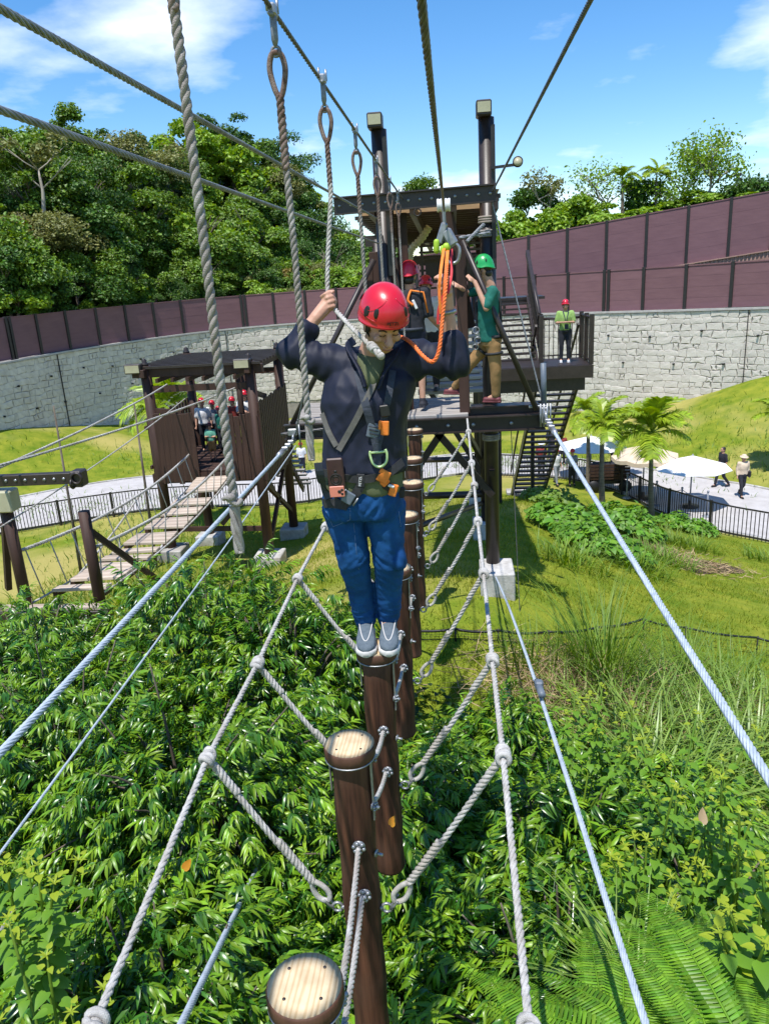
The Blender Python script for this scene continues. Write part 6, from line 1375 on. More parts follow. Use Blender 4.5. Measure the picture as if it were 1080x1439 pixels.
def ex_red(root, J, R):
    b = MB(); b.tube(smooth_pts([J['neck'] + Vector((.02, -.1, -.02)), J['neck'] + Vector((.0, -.14, -.06)), J['chest'] + Vector((-.02, -.17, .04)), J['chest'] + Vector((.04, -.17, -.02))], 5), .016, 6); b.tube([J['neck'] + Vector((.02, -.12, -.02)), J['rs'] + Vector((-.02, -.1, .0)), J['re'] + Vector((-.02, -.06, .05))], .012, 6); b.build('lanyard', m_orange, root)
    b = MB(); b.box(J['chest'] + Vector((.06, -.16, -.01)), (.035, .02, .12), Matrix.Rotation(-.4, 3, 'Y'), .006); b.build('tag', m_whitecl, root)
YR = 10.08
Jr = joints(at(583, 572, YR), -.15, 1.80, arms=dict(rw=(.30, .12, .98), lw=(-.2, .2, 1.0)))
Jr['f'] = Jr['f']; 
person(Jr, 'person in red helmet seen from behind, in navy shorts on the tower deck', m_darkcl, m_navy, m_red, .45, True, .016, shoes=m_darkcl, harness=m_strapb, extras=ex_red)
Jw = joints(at(604, 549, 11.4), PI - .1, 1.6, arms=dict(rw=(.2, .2, 1.1), lw=(-.15, .22, 1.12)))
person(Jw, 'person in red helmet and white shirt facing the camera behind the one in navy shorts', m_whitecl, m_darkcl, m_red, .45, False, .02)
Jl = joints(Vector(at(793, 508, 20.1).to_tuple()[:2] + (LZ + .0,)), PI - .1, 1.52, arms=dict(re=(.25, .03, 1.12), le=(-.25, .03, 1.12), rw=(.07, .2, 1.14), lw=(-.07, .2, 1.14)))
def ex_l(root, J, R): b = MB(); b.tube([J['rs'] * .4 + J['neck'] * .6 + Vector((0, -.08, .02)), J['chest'] + Vector((0, -.16, -.12)), J['ls'] * .4 + J['neck'] * .6 + Vector((0, -.08, .02))], .016, 5); b.box(J['chest'] + Vector((.01, -.17, -.22)), (.1, .02, .13), None, .01); b.build('lanyard', m_strapb, root)
person(Jl, 'woman in pink-red helmet and light green shirt standing on the stair landing', m_limecl, m_darkcl, m_red, .42, False, .02, shoes=m_whitecl, hairlen=.12, extras=ex_l)
# ---- children and staff in the hut
HD_ = HZD + .03
hutp = [(283, 567, 21.2, 1.5, PI + .2, m_whitecl, m_darkcl, 'person in grey-white shirt and green scarf at the left inside the hut', m_limecl), (298, 570, 21.6, 1.45, PI, m_grey, m_darkcl, 'person in red helmet half hidden behind the one with green scarf', None), (308, 578, 20.9, 1.42, PI - .5, m_teal, m_darkcl, 'child in dark green shirt leaning beside the hut opening', None),
        (295, 604, 19.9, 1.12, PI, m_mint, m_khaki, 'small child in mint shirt with dark helmet standing in the hut opening', 'dark'), (326, 565, 21.6, 1.5, PI, m_red_cl, m_darkcl, 'person in brick red shirt in the middle of the hut', None), (343, 556, 21.3, 1.66, PI + .3, m_whitecl, m_darkcl, 'tallest person in white shirt with folded arms in the hut', None),
        (377, 569, 21.7, 1.5, PI, m_darkcl, m_darkcl, 'person in red helmet at the right rail of the hut', None), (383, 571, 21.2, 1.5, PI - .4, m_whitecl, m_darkcl, 'person in red helmet nearest the right railing corner of the hut', None)]
for i, (px, py, Y, h_, yaw, sh_, pn, lab, x_) in enumerate(hutp):
    p = at(px, py, Y); ft = Vector((min(max(p.x, HX0 + .3), HX1 - .15), p.y, HD_)); hh = max(1.05, min(1.75, (p.z - HD_) + .12)) if True else h_
    J = joints(ft, yaw, hh, arms=dict(rw=(.08, .2, 1.15), lw=(-.08, .2, 1.12), re=(.24, .06, 1.12), le=(-.24, .06, 1.12)) if i in (3, 5) else None)
    person(J, lab, sh_, pn, m_red if x_ != 'dark' else m_maroon, .42, i == 3, .026, group='people in the hut')
# ---- people on the path
def onpath(px, py, pad=0): p = ghit(px, py, 20, 44); return Vector((p.x, p.y, p.z + .05))
pth = [(781, 683, 1.5, PI + .5, m_whitecl, m_grey, m_red, None, 'child in red helmet, white shirt and grey trousers walking by the railing', True), (803, 684, 1.5, PI + .2, m_grey, m_darkcl, m_red, None, 'child in red helmet and dark trousers beside the walking one at the railing', False), (789, 655, 1.5, PI, m_red_cl, m_darkcl, m_red, None, 'child in red helmet partly hidden behind the white cable', False), (774, 648, 1.6, PI, m_darkcl, m_darkcl, m_red, None, 'person in orange-red helmet close to the stair foot', False),
       (1012, 686, 1.62, PI / 2 + .3, m_darkcl, m_darkcl, None, None, 'walker in dark clothes with black hair striding on the path', True), (1040, 700, 1.62, PI + .2, m_beige, m_darkcl, None, m_beige, 'walker in beige shirt and sun hat with dark bag on the path', True), (862, 664, 1.65, PI - .6, m_whitecl, m_darkcl, None, None, 'person in white top standing under the far white parasol', False), (426, 668, 1.5, PI, m_whitecl, m_navy, m_red, None, 'child in white shirt and red helmet standing on the path near the hut', False),
       (760, 672, 1.55, PI, m_red_cl, m_darkcl, None, m_whitecl, 'person in brick red top and pale cap behind the stair', False)]
for i, (px, py, h_, yaw, sh_, pn, he, ht, lab, walk) in enumerate(pth):
    ft = onpath(px, py); J = joints(ft, yaw, h_, legs=dict(rk=(.1, .14, .5), ra=(.1, .2, .10), lk=(-.1, -.02, .48), la=(-.1, -.28, .13)) if walk else None)
    def exb(root, J, R): b = MB(); b.box(J['pelvis'] - J['r'] * .25 - J['f'] * .02, (.12, .3, .26), None, .04); b.build('bag', m_black, root)
    person(J, lab, sh_, pn, he, .45 if i != 5 else .9, False, .028, hat=ht, extras=exb if i == 5 else None, group='people on the path')
# ------------------------------------------------------------------ parasols, chain posts, cart on the path
def parasol(px, py, pyb, mat, half, lab, wavy=False):
    g0 = ghit(px, pyb, 18, 44); c = at(px, py, g0.y); root = thing('parasol', (c.x, c.y, g0.z), lab, 'parasol', 'parasols on the path')
    gz0 = gz(c.x, c.y) + .05; H = c.z; b = MB(); n = 8; vs = [(c.x, c.y, H + .42)]; fs = []
    K = 24 if wavy else 8
    for k in range(K): a = 2 * PI * k / K + .3; r_ = half * (1 + (.03 * math.cos(a * 8) if wavy else 0)); vs.append((c.x + r_ * math.cos(a), c.y + r_ * math.sin(a), H - .02 + (.05 * math.cos(a * 8) if wavy else 0)))
    for k in range(K): fs.append((0, 1 + k, 1 + (k + 1) % K))
    b.add(vs, fs, False)
    if wavy:
        o_ = len(b.V); lo = [(v[0], v[1], v[2] - .14) for v in vs[1:]]; b.add(vs[1:] + lo, [(k, K + k, K + (k + 1) % K, (k + 1) % K) for k in range(K)], False)
    b.add([(v[0], v[1], v[2] - .012) for v in vs], [(0, 1 + (k + 1) % K, 1 + k) for k in range(K)], False); b.build('canopy', mat, root)
    rb = MB()
    for k in range(8): a = 2 * PI * k / 8 + .3; rb.tube([(c.x, c.y, H + .38), (c.x + half * .97 * math.cos(a), c.y + half * .97 * math.sin(a), H - .04)], .012, 4)
    rb.build('rib', m_grey, root)['kind'] = 'stuff'
    MB().tube([(c.x, c.y, gz0), (c.x, c.y, H + .47)], .028, 8).build('pole', m_grey, root); MB().lathe((c.x, c.y, gz0), [(.33, 0), (.33, .05), (.06, .09), (.05, .25), (0, .25)], 18).build('base', m_blackm, root)
parasol(972, 656, 714, m_white, 1.35, 'white parasol nearest the right edge beside the railing bend')
parasol(905, 640, 702, m_beige, 1.2, 'beige parasol with wavy valance between the two white ones', True)
parasol(830, 626, 672, m_white, 1.5, 'far white parasol behind the palms', )
pts_ = [ghit(px, py, 18, 44) for px, py in ((880, 702), (921, 712), (956, 722), (992, 728))]
for i, p in enumerate(pts_):
    b = MB(); b.tube([p + Vector((0, 0, .05)), p + Vector((0, 0, .95))], .03, 8); b.lathe(p + Vector((0, 0, .05)), [(.16, 0), (.16, .03), (.0, .05)], 14); b.ell(p + Vector((0, 0, .96)), .045); o = b.build_at('chain_post', m_grey, p)
    tag(o, ['chain post nearest the cart', 'chain post just left of the beige parasol pole', 'chain post just right of the beige parasol pole', 'chain post nearest the right white parasol'][i], 'post', 'chain posts on the path')
for i in range(3):
    a = pts_[i] + Vector((0, 0, .9)); e = pts_[i + 1] + Vector((0, 0, .9)); o = MB().tube(sag(a, e, .16, 10), .012, 4).build_at('chain', m_grey, a); tag(o, ['thin chain between the cart and the beige parasol', 'thin chain behind the beige parasol pole', 'thin chain hanging towards the right white parasol'][i], 'chain')
cp = ghit(853, 690, 18, 44); ct = thing('garden_cart', cp, 'dark wooden cart with small wheels standing behind the palm trunk', 'cart')
MB().box(cp + Vector((0, 0, .62)), (1.5, .7, .12), None, .02).build('bed', m_brownw, ct)
for k in range(4): MB().box(cp + Vector((0, -.36, .74 + k * .13)), (1.55, .03, .1)).build('slat', m_brownw, ct)
for dx in (-.6, .6): MB().lathe(cp + Vector((dx, -.4, .28)), [(0, 0), (.24, 0), (.26, .04), (.24, .08), (0, .08)], 16, (0, 1, 0)).build('wheel', m_black, ct)
MB().box(cp + Vector((0, .1, .95)), (1.3, .5, .4), None, .1).build('load', m_darkcl, ct); MB().box(cp + Vector((0, 0, .42)), (1.3, .5, .12)).build('axle_frame', m_blackm, ct)

# ------------------------------------------------------------------ palms
def frond_mesh(name, L, seed, W=.42, droop=.9, n=22):
    r = random.Random(seed); b = MB(); rib = []
    for i in range(9): t = i / 8; rib.append(Vector((L * t * (1 - .12 * t * t * droop), 0, L * (.55 * t - droop * .85 * t * t))))
    b.tube(rib, [.018 * (1 - .8 * i / 8) for i in range(9)], 4)
    for i in range(n):
        t = .16 + .82 * i / (n - 1); f = t * 8; k = min(7, int(f)); p = rib[k].lerp(rib[k + 1], f - k); d = (rib[k + 1] - rib[k]).normalized(); wl = W * math.sin(PI * (.12 + .8 * t)) ** .7 * r.uniform(.85, 1.1)
        for s_ in (-1, 1):
            out = (d * .75 + Vector((0, s_, .25 + r.uniform(-.1, .15)))).normalized(); tip = p + out * wl + Vector((0, 0, -wl * .35)); mid = p + out * wl * .5 + Vector((0, 0, .01)); w2 = d * .020
            b.add([p - w2, p + w2, mid + w2 * 1.2, tip, mid - w2 * 1.2], [(0, 1, 2, 4), (4, 2, 3)], False)
    return b.mesh(name, m_palm)
FR = [frond_mesh('frond', 1.15, 3, .52, .8, 34), frond_mesh('frond', 1.0, 4, .48, .55, 32), frond_mesh('frond', 1.2, 5, .55, 1.0, 34)]
def palm(px, pyb, pyc, lab, nf=13, s=1.0, Y=None, r0=.11):
    g0 = ghit(px, pyb, 8, 44) if Y is None else at(px, pyb, Y); c = at(px, pyc, g0.y); root = thing('palm_tree', g0, lab, 'palm tree', 'small palms'); r0 = r0 * .8; r = random.Random(int(px)); c.x += .0
    b = MB(); b.tube([Vector((g0.x, g0.y, g0.z - .2)), Vector((g0.x, g0.y, g0.z + .05)), g0.lerp(c, .5) + Vector((r.uniform(-.04, .04), 0, 0)), c], [r0 * 1.5, r0 * 1.25, r0 * .9, r0 * .72], 10); b.build('trunk', m_palmtr, root)
    MB().tube([c - Vector((0, 0, .1)), c + Vector((0, 0, .35 * s))], [r0 * .75, r0 * .4], 8).build('crownshaft', m_grassb, root)
    for k in range(nf):
        o = link('frond', FR[k % 3], root, c + Vector((0, 0, .28 * s)) - root.location); a = 2 * PI * k / nf * 1.0 + r.uniform(-.2, .2); o.rotation_euler = (r.uniform(-.25, .25), -r.uniform(-.35, .75) + (-.5 if k % 4 == 0 else 0), a + (PI if False else 0)); o.scale = (s * r.uniform(.8, 1.1),) * 3
    return root
palm(915, 730, 622, 'front palm with drooping fronds between the beige and white parasols', 20, 1.22)
palm(846, 722, 612, 'slim middle palm in front of the far white parasol', 15, .95)
palm(826, 690, 590, 'left palm with yellowish upper fronds near the stair', 15, 1.0)
palm(872, 676, 606, 'short palm crown crowded between the middle and front palms', 13, .85)
palm(232, 655, 590, 'young palm with yellow green fronds behind the left corner of the hut', 14, 1.5, 26)
palm(1098, 640, 596, 'palm at the right edge on the grassy bank', 14, 1.1, 31)
palm(874, 300, 258, 'left one of two small palms on the ridge above the upper fence', 10, 1.1, 56, .12)
palm(922, 298, 252, 'right one of two small palms on the ridge above the upper fence', 10, 1.1, 56, .12)

# ------------------------------------------------------------------ leaf templates and clumps
def merge(parts):
    V = []; F = []
    for (P, Fs) in parts:
        b_ = len(V); V += list(P); F += [tuple(i + b_ for i in f) for f in Fs]
    return V, F
def spray_tpl(seed, L=.100, W=.0195, n=13, tw=.16, young=6):
    """twig along +x with pairs of drooping lance leaves; returns V, F, material index per face"""
    r = random.Random(seed); parts = []; mi = []
    for k in range(n):
        t = .12 + .88 * k / (n - 1); side = 1 if k % 2 else -1; last = k >= n - young
        ll = L * r.uniform(.75, 1.1) * (.8 if last else 1); P, F = leaf_tpl(ll, W * r.uniform(.85, 1.15), r.uniform(.35, .8), .3)
        az = side * r.uniform(.55, 1.25) * (1 - .55 * t) + r.uniform(-.15, .15); el = r.uniform(.15, 1.0) + (.1 if not last else -.35)
        R = Matrix.Rotation(az, 3, 'Z') @ Matrix.Rotation(el, 3, 'Y') @ Matrix.Rotation(r.uniform(-.5, .5), 3, 'X')
        parts.append((xf(P, R, (tw * t, 0, .02 * math.sin(t * 3))), F)); mi += [1 if last else 0] * len(F)
    V, F = merge(parts); b_ = len(V); V += [(0, -.003, 0), (0, .003, 0), (tw, .002, .01), (tw, -.002, .01)]; F.append((b_, b_ + 1, b_ + 2, b_ + 3)); mi.append(0)
    return V, F, mi
SPR = [spray_tpl(s) for s in range(5)]
SPM = [raw_mesh('leafy_twig', V, [len(f) for f in F], [i for f in F for i in f], [m_leaf, m_leafn], mi, True) for V, F, mi in SPR]
SPMd = [raw_mesh('leafy_twig', V, [len(f) for f in F], [i for f in F for i in f], [m_leaf_dark_shade, m_leaf_dark_shade], mi, True) for V, F, mi in SPR]  # same twigs with canopy shade put into the leaf colour
def shrub(c, R, H, label, nb=34, dark=False, parts=70, seed=1, dens=1.0, up=.35):
    """c: centre on the ground; branches fan out to an uneven dome and carry leafy twigs"""
    c = Vector(c); r = random.Random(seed); root = thing('leafy_shrub', c, label, 'shrub', 'glossy leaved shrubs under the rope course')
    st = MB(); pos = []; dirs = []; ups = []
    for k in range(nb):
        a = r.uniform(0, 2 * PI); q = math.sqrt(r.uniform(.02, 1)); top = H * (1 - .55 * q * q) * r.uniform(.72, 1.06); e = c + Vector((math.cos(a) * R * q, math.sin(a) * R * q, top)); s0 = c + Vector((math.cos(a) * .12, math.sin(a) * .12, .1 + .25 * H * r.random()))
        m_ = s0.lerp(e, .55) + Vector((0, 0, .12 * H)); P = smooth_pts([s0, m_, e], 4); st.tube(P, [.018 * (1 - .75 * i / (len(P) - 1)) for i in range(len(P))], 4)
        n_ = int((17 + 12 * q) * dens)
        for i in range(n_):
            t = .42 + .58 * (i + r.random()) / n_; p = s0.lerp(m_, t / .55) if t < .55 else m_.lerp(e, (t - .55) / .45); p = p + Vector((r.gauss(0, .15), r.gauss(0, .15), r.gauss(0, .05)))
            d = Vector((math.cos(a) * (q + .15), math.sin(a) * (q + .15), up)) + Vector((r.gauss(0, .65), r.gauss(0, .65), r.gauss(0, .25))); pos.append(p); dirs.append(d.normalized())
    st.build('stem', m_bark, root)['kind'] = 'stuff'
    N = len(pos); pv = np.array([tuple(p) for p in pos]); dv = np.array([tuple(d) for d in dirs]); pj = proj(pv)
    # the twigs nearest the lens are parts of their own, the mass is one part
    vis = (pj[:, 0] > -10) & (pj[:, 0] < 1090) & (pj[:, 1] < 1450) & (pj[:, 2] > .3); score = pv[:, 2] * 1.2 - pj[:, 2] * .25 + np.where(vis, 0, -50); order = np.argsort(-score)
    z = np.array([0, 0, 1.0]); X_ = dv; Y_ = np.cross(z, X_); Y_ /= np.linalg.norm(Y_, axis=1, keepdims=True) + 1e-9; Z_ = np.cross(X_, Y_); sc = np.array([r.uniform(.8, 1.25) for _ in range(N)]); Mx = np.stack([X_, Y_, Z_], 2) * sc[:, None, None]
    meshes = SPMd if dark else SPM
    for j in order[:parts]:
        o = link('leafy_twig', meshes[j % 5], root); Mt = Matrix([[*Mx[j][0], pv[j][0] - c.x], [*Mx[j][1], pv[j][1] - c.y], [*Mx[j][2], pv[j][2] - c.z], [0, 0, 0, 1]]); o.matrix_local = Mt
    Vs = []; Ss = []; Ls = []; Ms = []; b_ = 0; rest_ = order[parts:]
    for k in range(5):
        idx = rest_[rest_ % 5 == k]
        if not len(idx): continue
        V, F, mi = SPR[k]; v, s_, l = scatter(V, F, Mx[idx], pv[idx] - np.array(c)); Vs.append(v); Ss.append(s_); Ls.append(l + b_); b_ += len(v); Ms.append(np.tile(mi, len(idx)))
    o = link('foliage', raw_mesh('foliage', np.concatenate(Vs), np.concatenate(Ss), np.concatenate(Ls), [m_leaf_dark_shade, m_leaf_dark_shade] if dark else [m_leaf, m_leafn], np.concatenate(Ms), True), root); o['kind'] = 'stuff'
    return root
def SH(x, y, top, R, lab, nb, **k): z = gz(x, y) - .1; return shrub((x, y, z), R, top - z, lab, nb, **k)
SH(-2.75, 7.1, -2.55, 1.45, 'big bright shrub against the lawn in front of the hut', 52, seed=1, parts=110)
SH(-4.4, 6.7, -2.75, 1.35, 'bright shrub at the left edge covering the nearer planks', 46, seed=2, parts=90)
SH(-1.75, 6.5, -2.75, 1.15, 'shrub left of the man\'s feet bordering the lawn', 42, seed=3, parts=90)
SH(-3.3, 5.2, -2.55, 1.35, 'wide shrub crossed by the thick left hand cable', 50, seed=4, parts=110)
SH(-2.0, 4.6, -2.6, 1.25, 'tall shrub between the left hand cable and the left side rope', 48, seed=5, parts=110)
SH(-.55, 4.6, -3.30, 1.0, 'low shrub behind the ends of the hanging logs', 40, seed=6, parts=90)
SH(-3.2, 3.1, -2.95, 1.15, 'glossy shrub at the left edge below the thick cable', 44, seed=7, parts=90)
SH(-1.6, 2.9, -3.0, 1.0, 'dense shrub left of the second log step', 44, seed=8, parts=110)
SH(-.5, 3.0, -3.55, .9, 'shrub under the second and third log steps', 40, seed=9, parts=90)
SH(.35, 5.6, -3.65, .85, 'small shrub beside the lawn just right of the hanging logs', 34, seed=10, parts=80)
SH(.65, 4.4, -3.35, .95, 'shrub behind the right slings with bright tips', 40, seed=11, parts=100)
SH(.5, 3.2, -3.15, .9, 'shrub below the second right sling rope', 40, seed=12, parts=110)
SH(1.35, 3.6, -3.15, .85, 'shrub between the right side rope and the guy cable', 38, seed=13, parts=90)
SH(-2.2, 1.75, -3.1, .9, 'shrub coloured dark for shade at the lower left corner', 32, seed=14, parts=70, dark=True)
SH(-.9, 1.9, -3.75, .95, 'shrub coloured dark for shade below the nearest log step', 34, seed=15, parts=70, dark=True)
SH(.35, 1.95, -3.8, .8, 'shrub coloured dark for shade in the hollow right of the nearest log', 32, seed=16, parts=70, dark=True)
SH(1.0, 2.7, -3.6, .7, 'shrub coloured dark for shade left of the tree fern', 30, seed=17, parts=70, dark=True)
SH(1.45, 5.3, -4.0, .8, 'low shrub at the edge of the dry grass', 26, seed=18, parts=60)

# ------------------------------------------------------------------ broad leaved vines and weeds
def heart_tpl(L=.10, W=.075):
    O = [(0, 0), (-.06, -.22), (.04, -.42), (.26, -.5), (.52, -.40), (.78, -.2), (1, 0), (.78, .2), (.52, .40), (.26, .5), (.04, .42), (-.06, .22)]
    P = [(x * L, y * W, .10 * L * abs(y) - .28 * L * x * x) for x, y in O] + [(.38 * L, 0, -.03 * L)]
    return P, [(i, (i + 1) % 12, 12) for i in range(12)]
HP, HFc = heart_tpl()
def leafpatch(name, c, rx, ry, h, n, mat, label, cat, size=1.0, parts=60, seed=1, group=None, tipmat=None, follow=True, tilt=.6):
    r = np.random.default_rng(seed); c = Vector(c); root = thing(name, c, label, cat, group); a = r.uniform(0, 6.28, n); q = np.sqrt(r.uniform(0, 1, n)); X = c.x + rx * q * np.cos(a); Y = c.y + ry * q * np.sin(a)
    G = ground_np(X, Y) if follow else np.full(n, c.z); hh = h * (1 - .6 * q ** 2) * (.72 + .28 * np.sin(X * 5.1 + seed) * np.cos(Y * 4.3)); Z = G + hh * r.uniform(.35, 1.0, n) ** .5
    nr = np.stack([np.cos(a) * q * tilt, np.sin(a) * q * tilt, np.ones(n)], 1) + r.normal(size=(n, 3)) * .35; Mx = rot_from(nr, r.uniform(0, 6.28, n), size * r.uniform(.6, 1.25, n)); P = np.stack([X, Y, Z], 1)
    order = np.argsort(-(Z - G) + r.uniform(0, .1, n)); me = raw_mesh('leaf', HP, [3] * 12, [i for f in HFc for i in f], mat, None, True)
    for j in order[:parts]:
        o = link('leaf', me, root); o.matrix_local = Matrix([[*Mx[j][0], P[j][0] - c.x], [*Mx[j][1], P[j][1] - c.y], [*Mx[j][2], P[j][2] - c.z], [0, 0, 0, 1]])
    k = order[parts:]; V, S, L = scatter(HP, HFc, Mx[k], P[k] - np.array(c)); o = link('foliage', raw_mesh('foliage', V, S, L, mat, None, True), root); o['kind'] = 'stuff'
    return root
def low(x, y, dz=0): return (x, y, gz(x, y) + dz)
leafpatch('ground_vine', low(-.6, 1.2), 2.4, 1.2, .45, 2600, m_leaf_dark_shade, 'dark small leaved vine carpeting the shade at the bottom', 'vine', .62, 80, 3)
leafpatch('ground_vine', low(1.2, 1.6), 1.6, 1.5, .5, 1800, m_leaf_dark_shade, 'dark vine carpet under the tree fern at bottom right', 'vine', .7, 80, 4)
leafpatch('ground_vine', low(-2.2, 5), 2.8, 3.2, .5, 3200, m_leaf_dark_shade, 'dark leafy undergrowth beneath the left shrubs', 'vine', .9, 40, 5)
leafpatch('ground_vine', low(.8, 4.2), 1.8, 2.4, .5, 2400, m_leaf_dark_shade, 'dark leafy undergrowth beneath the right shrubs', 'vine', .9, 40, 6)
leafpatch('ground_vine', low(3.2, 4.5), 2.2, 2.6, .45, 3000, m_broad, 'broad leaved vine covering the bank on the right', 'vine', 1.1, 100, 7)
def weed(c, h, n_st, label, seed, spread=.5, size=.62):
    r = random.Random(seed); c = Vector(c); root = thing('broadleaf_weed', c, label, 'plant', 'broad leaved weeds with yellow tops'); st = MB(); V = []; F = []; mi = []; me = raw_mesh('leaf', HP, [3] * 12, [i for f in HFc for i in f], m_broad, None, True); mey = raw_mesh('leaf', HP, [3] * 12, [i for f in HFc for i in f], m_yel, None, True); lp_ = leaf_tpl(.06, .014, .3, .2); mes = raw_mesh('leaf', lp_[0], [len(f) for f in lp_[1]], [i for f in lp_[1] for i in f], m_yel, None, True)
    for k in range(n_st):
        a = r.uniform(0, 6.28); e = c + Vector((math.cos(a) * spread * r.uniform(.2, 1), math.sin(a) * spread * r.uniform(.2, 1), h * r.uniform(.75, 1.05))); s0 = c + Vector((r.gauss(0, .06), r.gauss(0, .06), 0)); P = smooth_pts([s0, s0.lerp(e, .5) + Vector((0, 0, .05)), e], 4); st.tube(P, [.0065] * (len(P) - 1) + [.003], 6)
        for i in range(20):
            t = .4 + .6 * i / 19; p = s0.lerp(e, t); az = i * 2.4 + r.uniform(-.3, .3); el = .1 + .7 * (1 - t); top = t > .9; s_ = size * r.uniform(.75, 1.2) * (.55 if top else 1)
            R = Matrix.Rotation(az, 3, 'Z') @ Matrix.Rotation(el - .3, 3, 'Y'); o = link('leaf', mey if top else me, root); M4 = (R * s_).to_4x4(); M4.translation = p + R @ Vector((.03, 0, 0)) - c; o.matrix_local = M4
        for q in range(7):
            R = Matrix.Rotation(q * .9 + r.uniform(-.2, .2), 3, 'Z') @ Matrix.Rotation(-r.uniform(.2, .9), 3, 'Y'); o = link('leaf', mes, root); M4 = (R * r.uniform(.45, .8)).to_4x4(); M4.translation = e - c; o.matrix_local = M4
    st.build('stem', m_grassb, root)['kind'] = 'stuff'
    return root
def wat(px, py, Y, h): p = at(px, py, Y); return (p.x, p.y, p.z - h)
weed(wat(950, 1150, 3.3, 1.1), 1.15, 8, 'yellow topped weed clump right of the guy cable, in the middle right', 1)
weed(wat(1050, 1130, 3.3, 1.1), 1.15, 8, 'yellow topped weed clump at the right edge above the broad heart leaves', 2)
weed(wat(915, 1210, 3.2, 1.0), 1.05, 7, 'yellow topped weed just above the tree fern fronds', 3, .35)
weed(wat(1000, 1230, 3.2, 1.0), 1.05, 7, 'yellow topped weed between the tree fern and the right edge', 4)
weed(wat(60, 1380, 2.05, 1.1), 1.15, 8, 'yellow green weed in the bottom left corner', 5, .45)
weed(wat(15, 1210, 2.6, 1.0), 1.05, 6, 'broad leaved weed at the left edge under the cable', 6, .4, .8)
weed(wat(820, 1010, 4.6, .9), .95, 6, 'leafy weed beside the dry grass patch', 7)
weed(wat(880, 1010, 4.8, .9), .95, 6, 'leafy weed right of the dry grass patch', 8)
weed(wat(1075, 1300, 2.5, .7), .75, 9, 'large heart leaved vine at the bottom right edge', 9, .28, .95)
weed(wat(960, 1060, 4.0, .9), .95, 6, 'leafy weed among the pale reeds on the right', 10)
# yellowed single leaves
for (px, py, Y, lab) in [(258, 1222, 3.0, 'yellowed leaf hanging in the dark shrub at left'), (985, 1155, 3.3, 'large withered tan leaf among the weeds on the right'), (548, 1160, 3.2, 'small yellowed leaf beside the second log')]:
    p = at(px, py, Y); o = link('dead_leaf', raw_mesh('dead_leaf', HP, [3] * 12, [i for f in HFc for i in f], m_yellow if px != 985 else m_straw, None, True), None, p); o.rotation_euler = (.9, -.4, 1.0); o.scale = (.6,) * 3 if px != 985 else (.9,) * 3; tag(o, lab, 'leaf')
# ------------------------------------------------------------------ grasses
def blade_tpl(L, w, bend, n=5):
    P = []; F = []
    for i in range(n + 1):
        t = i / n; x = bend * L * t * t; z = L * (t - .35 * bend * t * t * t); ww = w * (1 - t ** 1.6) + .0006; P += [(x, -ww / 2, z), (x, ww / 2, z)]
    for i in range(n): F.append((2 * i, 2 * i + 1, 2 * i + 3, 2 * i + 2))
    return P, F
def clump(c, n, h, w, spread, mat, label, seed, bend=.7, cat='grass clump', group='tall grass clumps', parts=30):
    r = random.Random(seed); c = Vector(c); root = thing('grass_clump', c, label, cat, group); parts_ = []; tp = [blade_tpl(1, w / h, b_) for b_ in (bend * .4, bend * .8, bend * 1.2)]
    ms = [raw_mesh('blade', P, [4] * len(F), [i for f in F for i in f], mat, None, True) for P, F in tp]; V = []; F = []
    for k in range(n):
        q = r.random() ** .7; a = r.uniform(0, 6.28); p = Vector((math.cos(a) * spread * q, math.sin(a) * spread * q, -.05)); p.z = gz(c.x + p.x, c.y + p.y) - c.z - .03 if abs(gz(c.x, c.y) - c.z) < .5 else -.05
        R = Matrix.Rotation(a + r.gauss(0, .7), 3, 'Z') @ Matrix.Rotation(r.uniform(.0, .28) + .2 * q, 3, 'Y'); s_ = h * r.uniform(.55, 1.1); j = r.randrange(3)
        if k < parts: o = link('blade', ms[j], root); M4 = (R * s_).to_4x4(); M4.translation = p; o.matrix_local = M4
        else: parts_.append((xf(tp[j][0], R, p, s_), tp[j][1]))
    V, F = merge(parts_); o = link('blades', raw_mesh('blades', V, [4] * len(F), [i for f in F for i in f], mat, None, True), root); o['kind'] = 'stuff'
    return root
def gp(px, py, Y=None): 
    p = ghit(px, py, 2, 30); return p
clump(gp(848, 962), 230, 1.5, .016, .32, m_grassb, 'tallest green grass clump at the lawn edge right of the guy cable', 1, .45, parts=60)
clump(gp(960, 955), 110, 1.0, .015, .35, m_grassb, 'green grass clump right of the tallest one by the low net fence', 2, .5)
clump(gp(745, 945), 90, .85, .014, .3, m_grassb, 'small grass clump beside the pole foot', 3, .5)
clump(gp(800, 930), 70, .8, .014, .3, m_grassb, 'thin grass clump left of the tallest one', 13, .5)
clump(gp(1030, 975), 120, .95, .016, .45, m_grassb, 'grass clump at the right edge under the net fence', 4, .6)
for i, (px, py, n_, h_, lab) in enumerate([(900, 1060, 150, 1.05, 'pale arching reed grass on the bank in the middle right'), (990, 1010, 150, 1.1, 'pale arching reed grass under the right hand cable'), (1050, 1090, 150, 1.1, 'pale reed grass at the right edge'), (930, 1150, 160, 1.1, 'pale reed grass above the yellow topped weeds'), (870, 1130, 110, .9, 'pale reed grass right of the guy cable'), (1000, 1120, 130, 1.0, 'pale reed grass behind the yellow topped weeds'), (1080, 1020, 120, 1.0, 'pale reed grass leaning in from the right edge'), (830, 1040, 80, .8, 'short pale reeds beside the dry patch')]):
    clump(gp(px, py), n_, h_, .024, .5, m_pale if i % 3 != 1 else m_grassb, lab, 20 + i, 1.15, group='pale reed grass on the bank', parts=40)
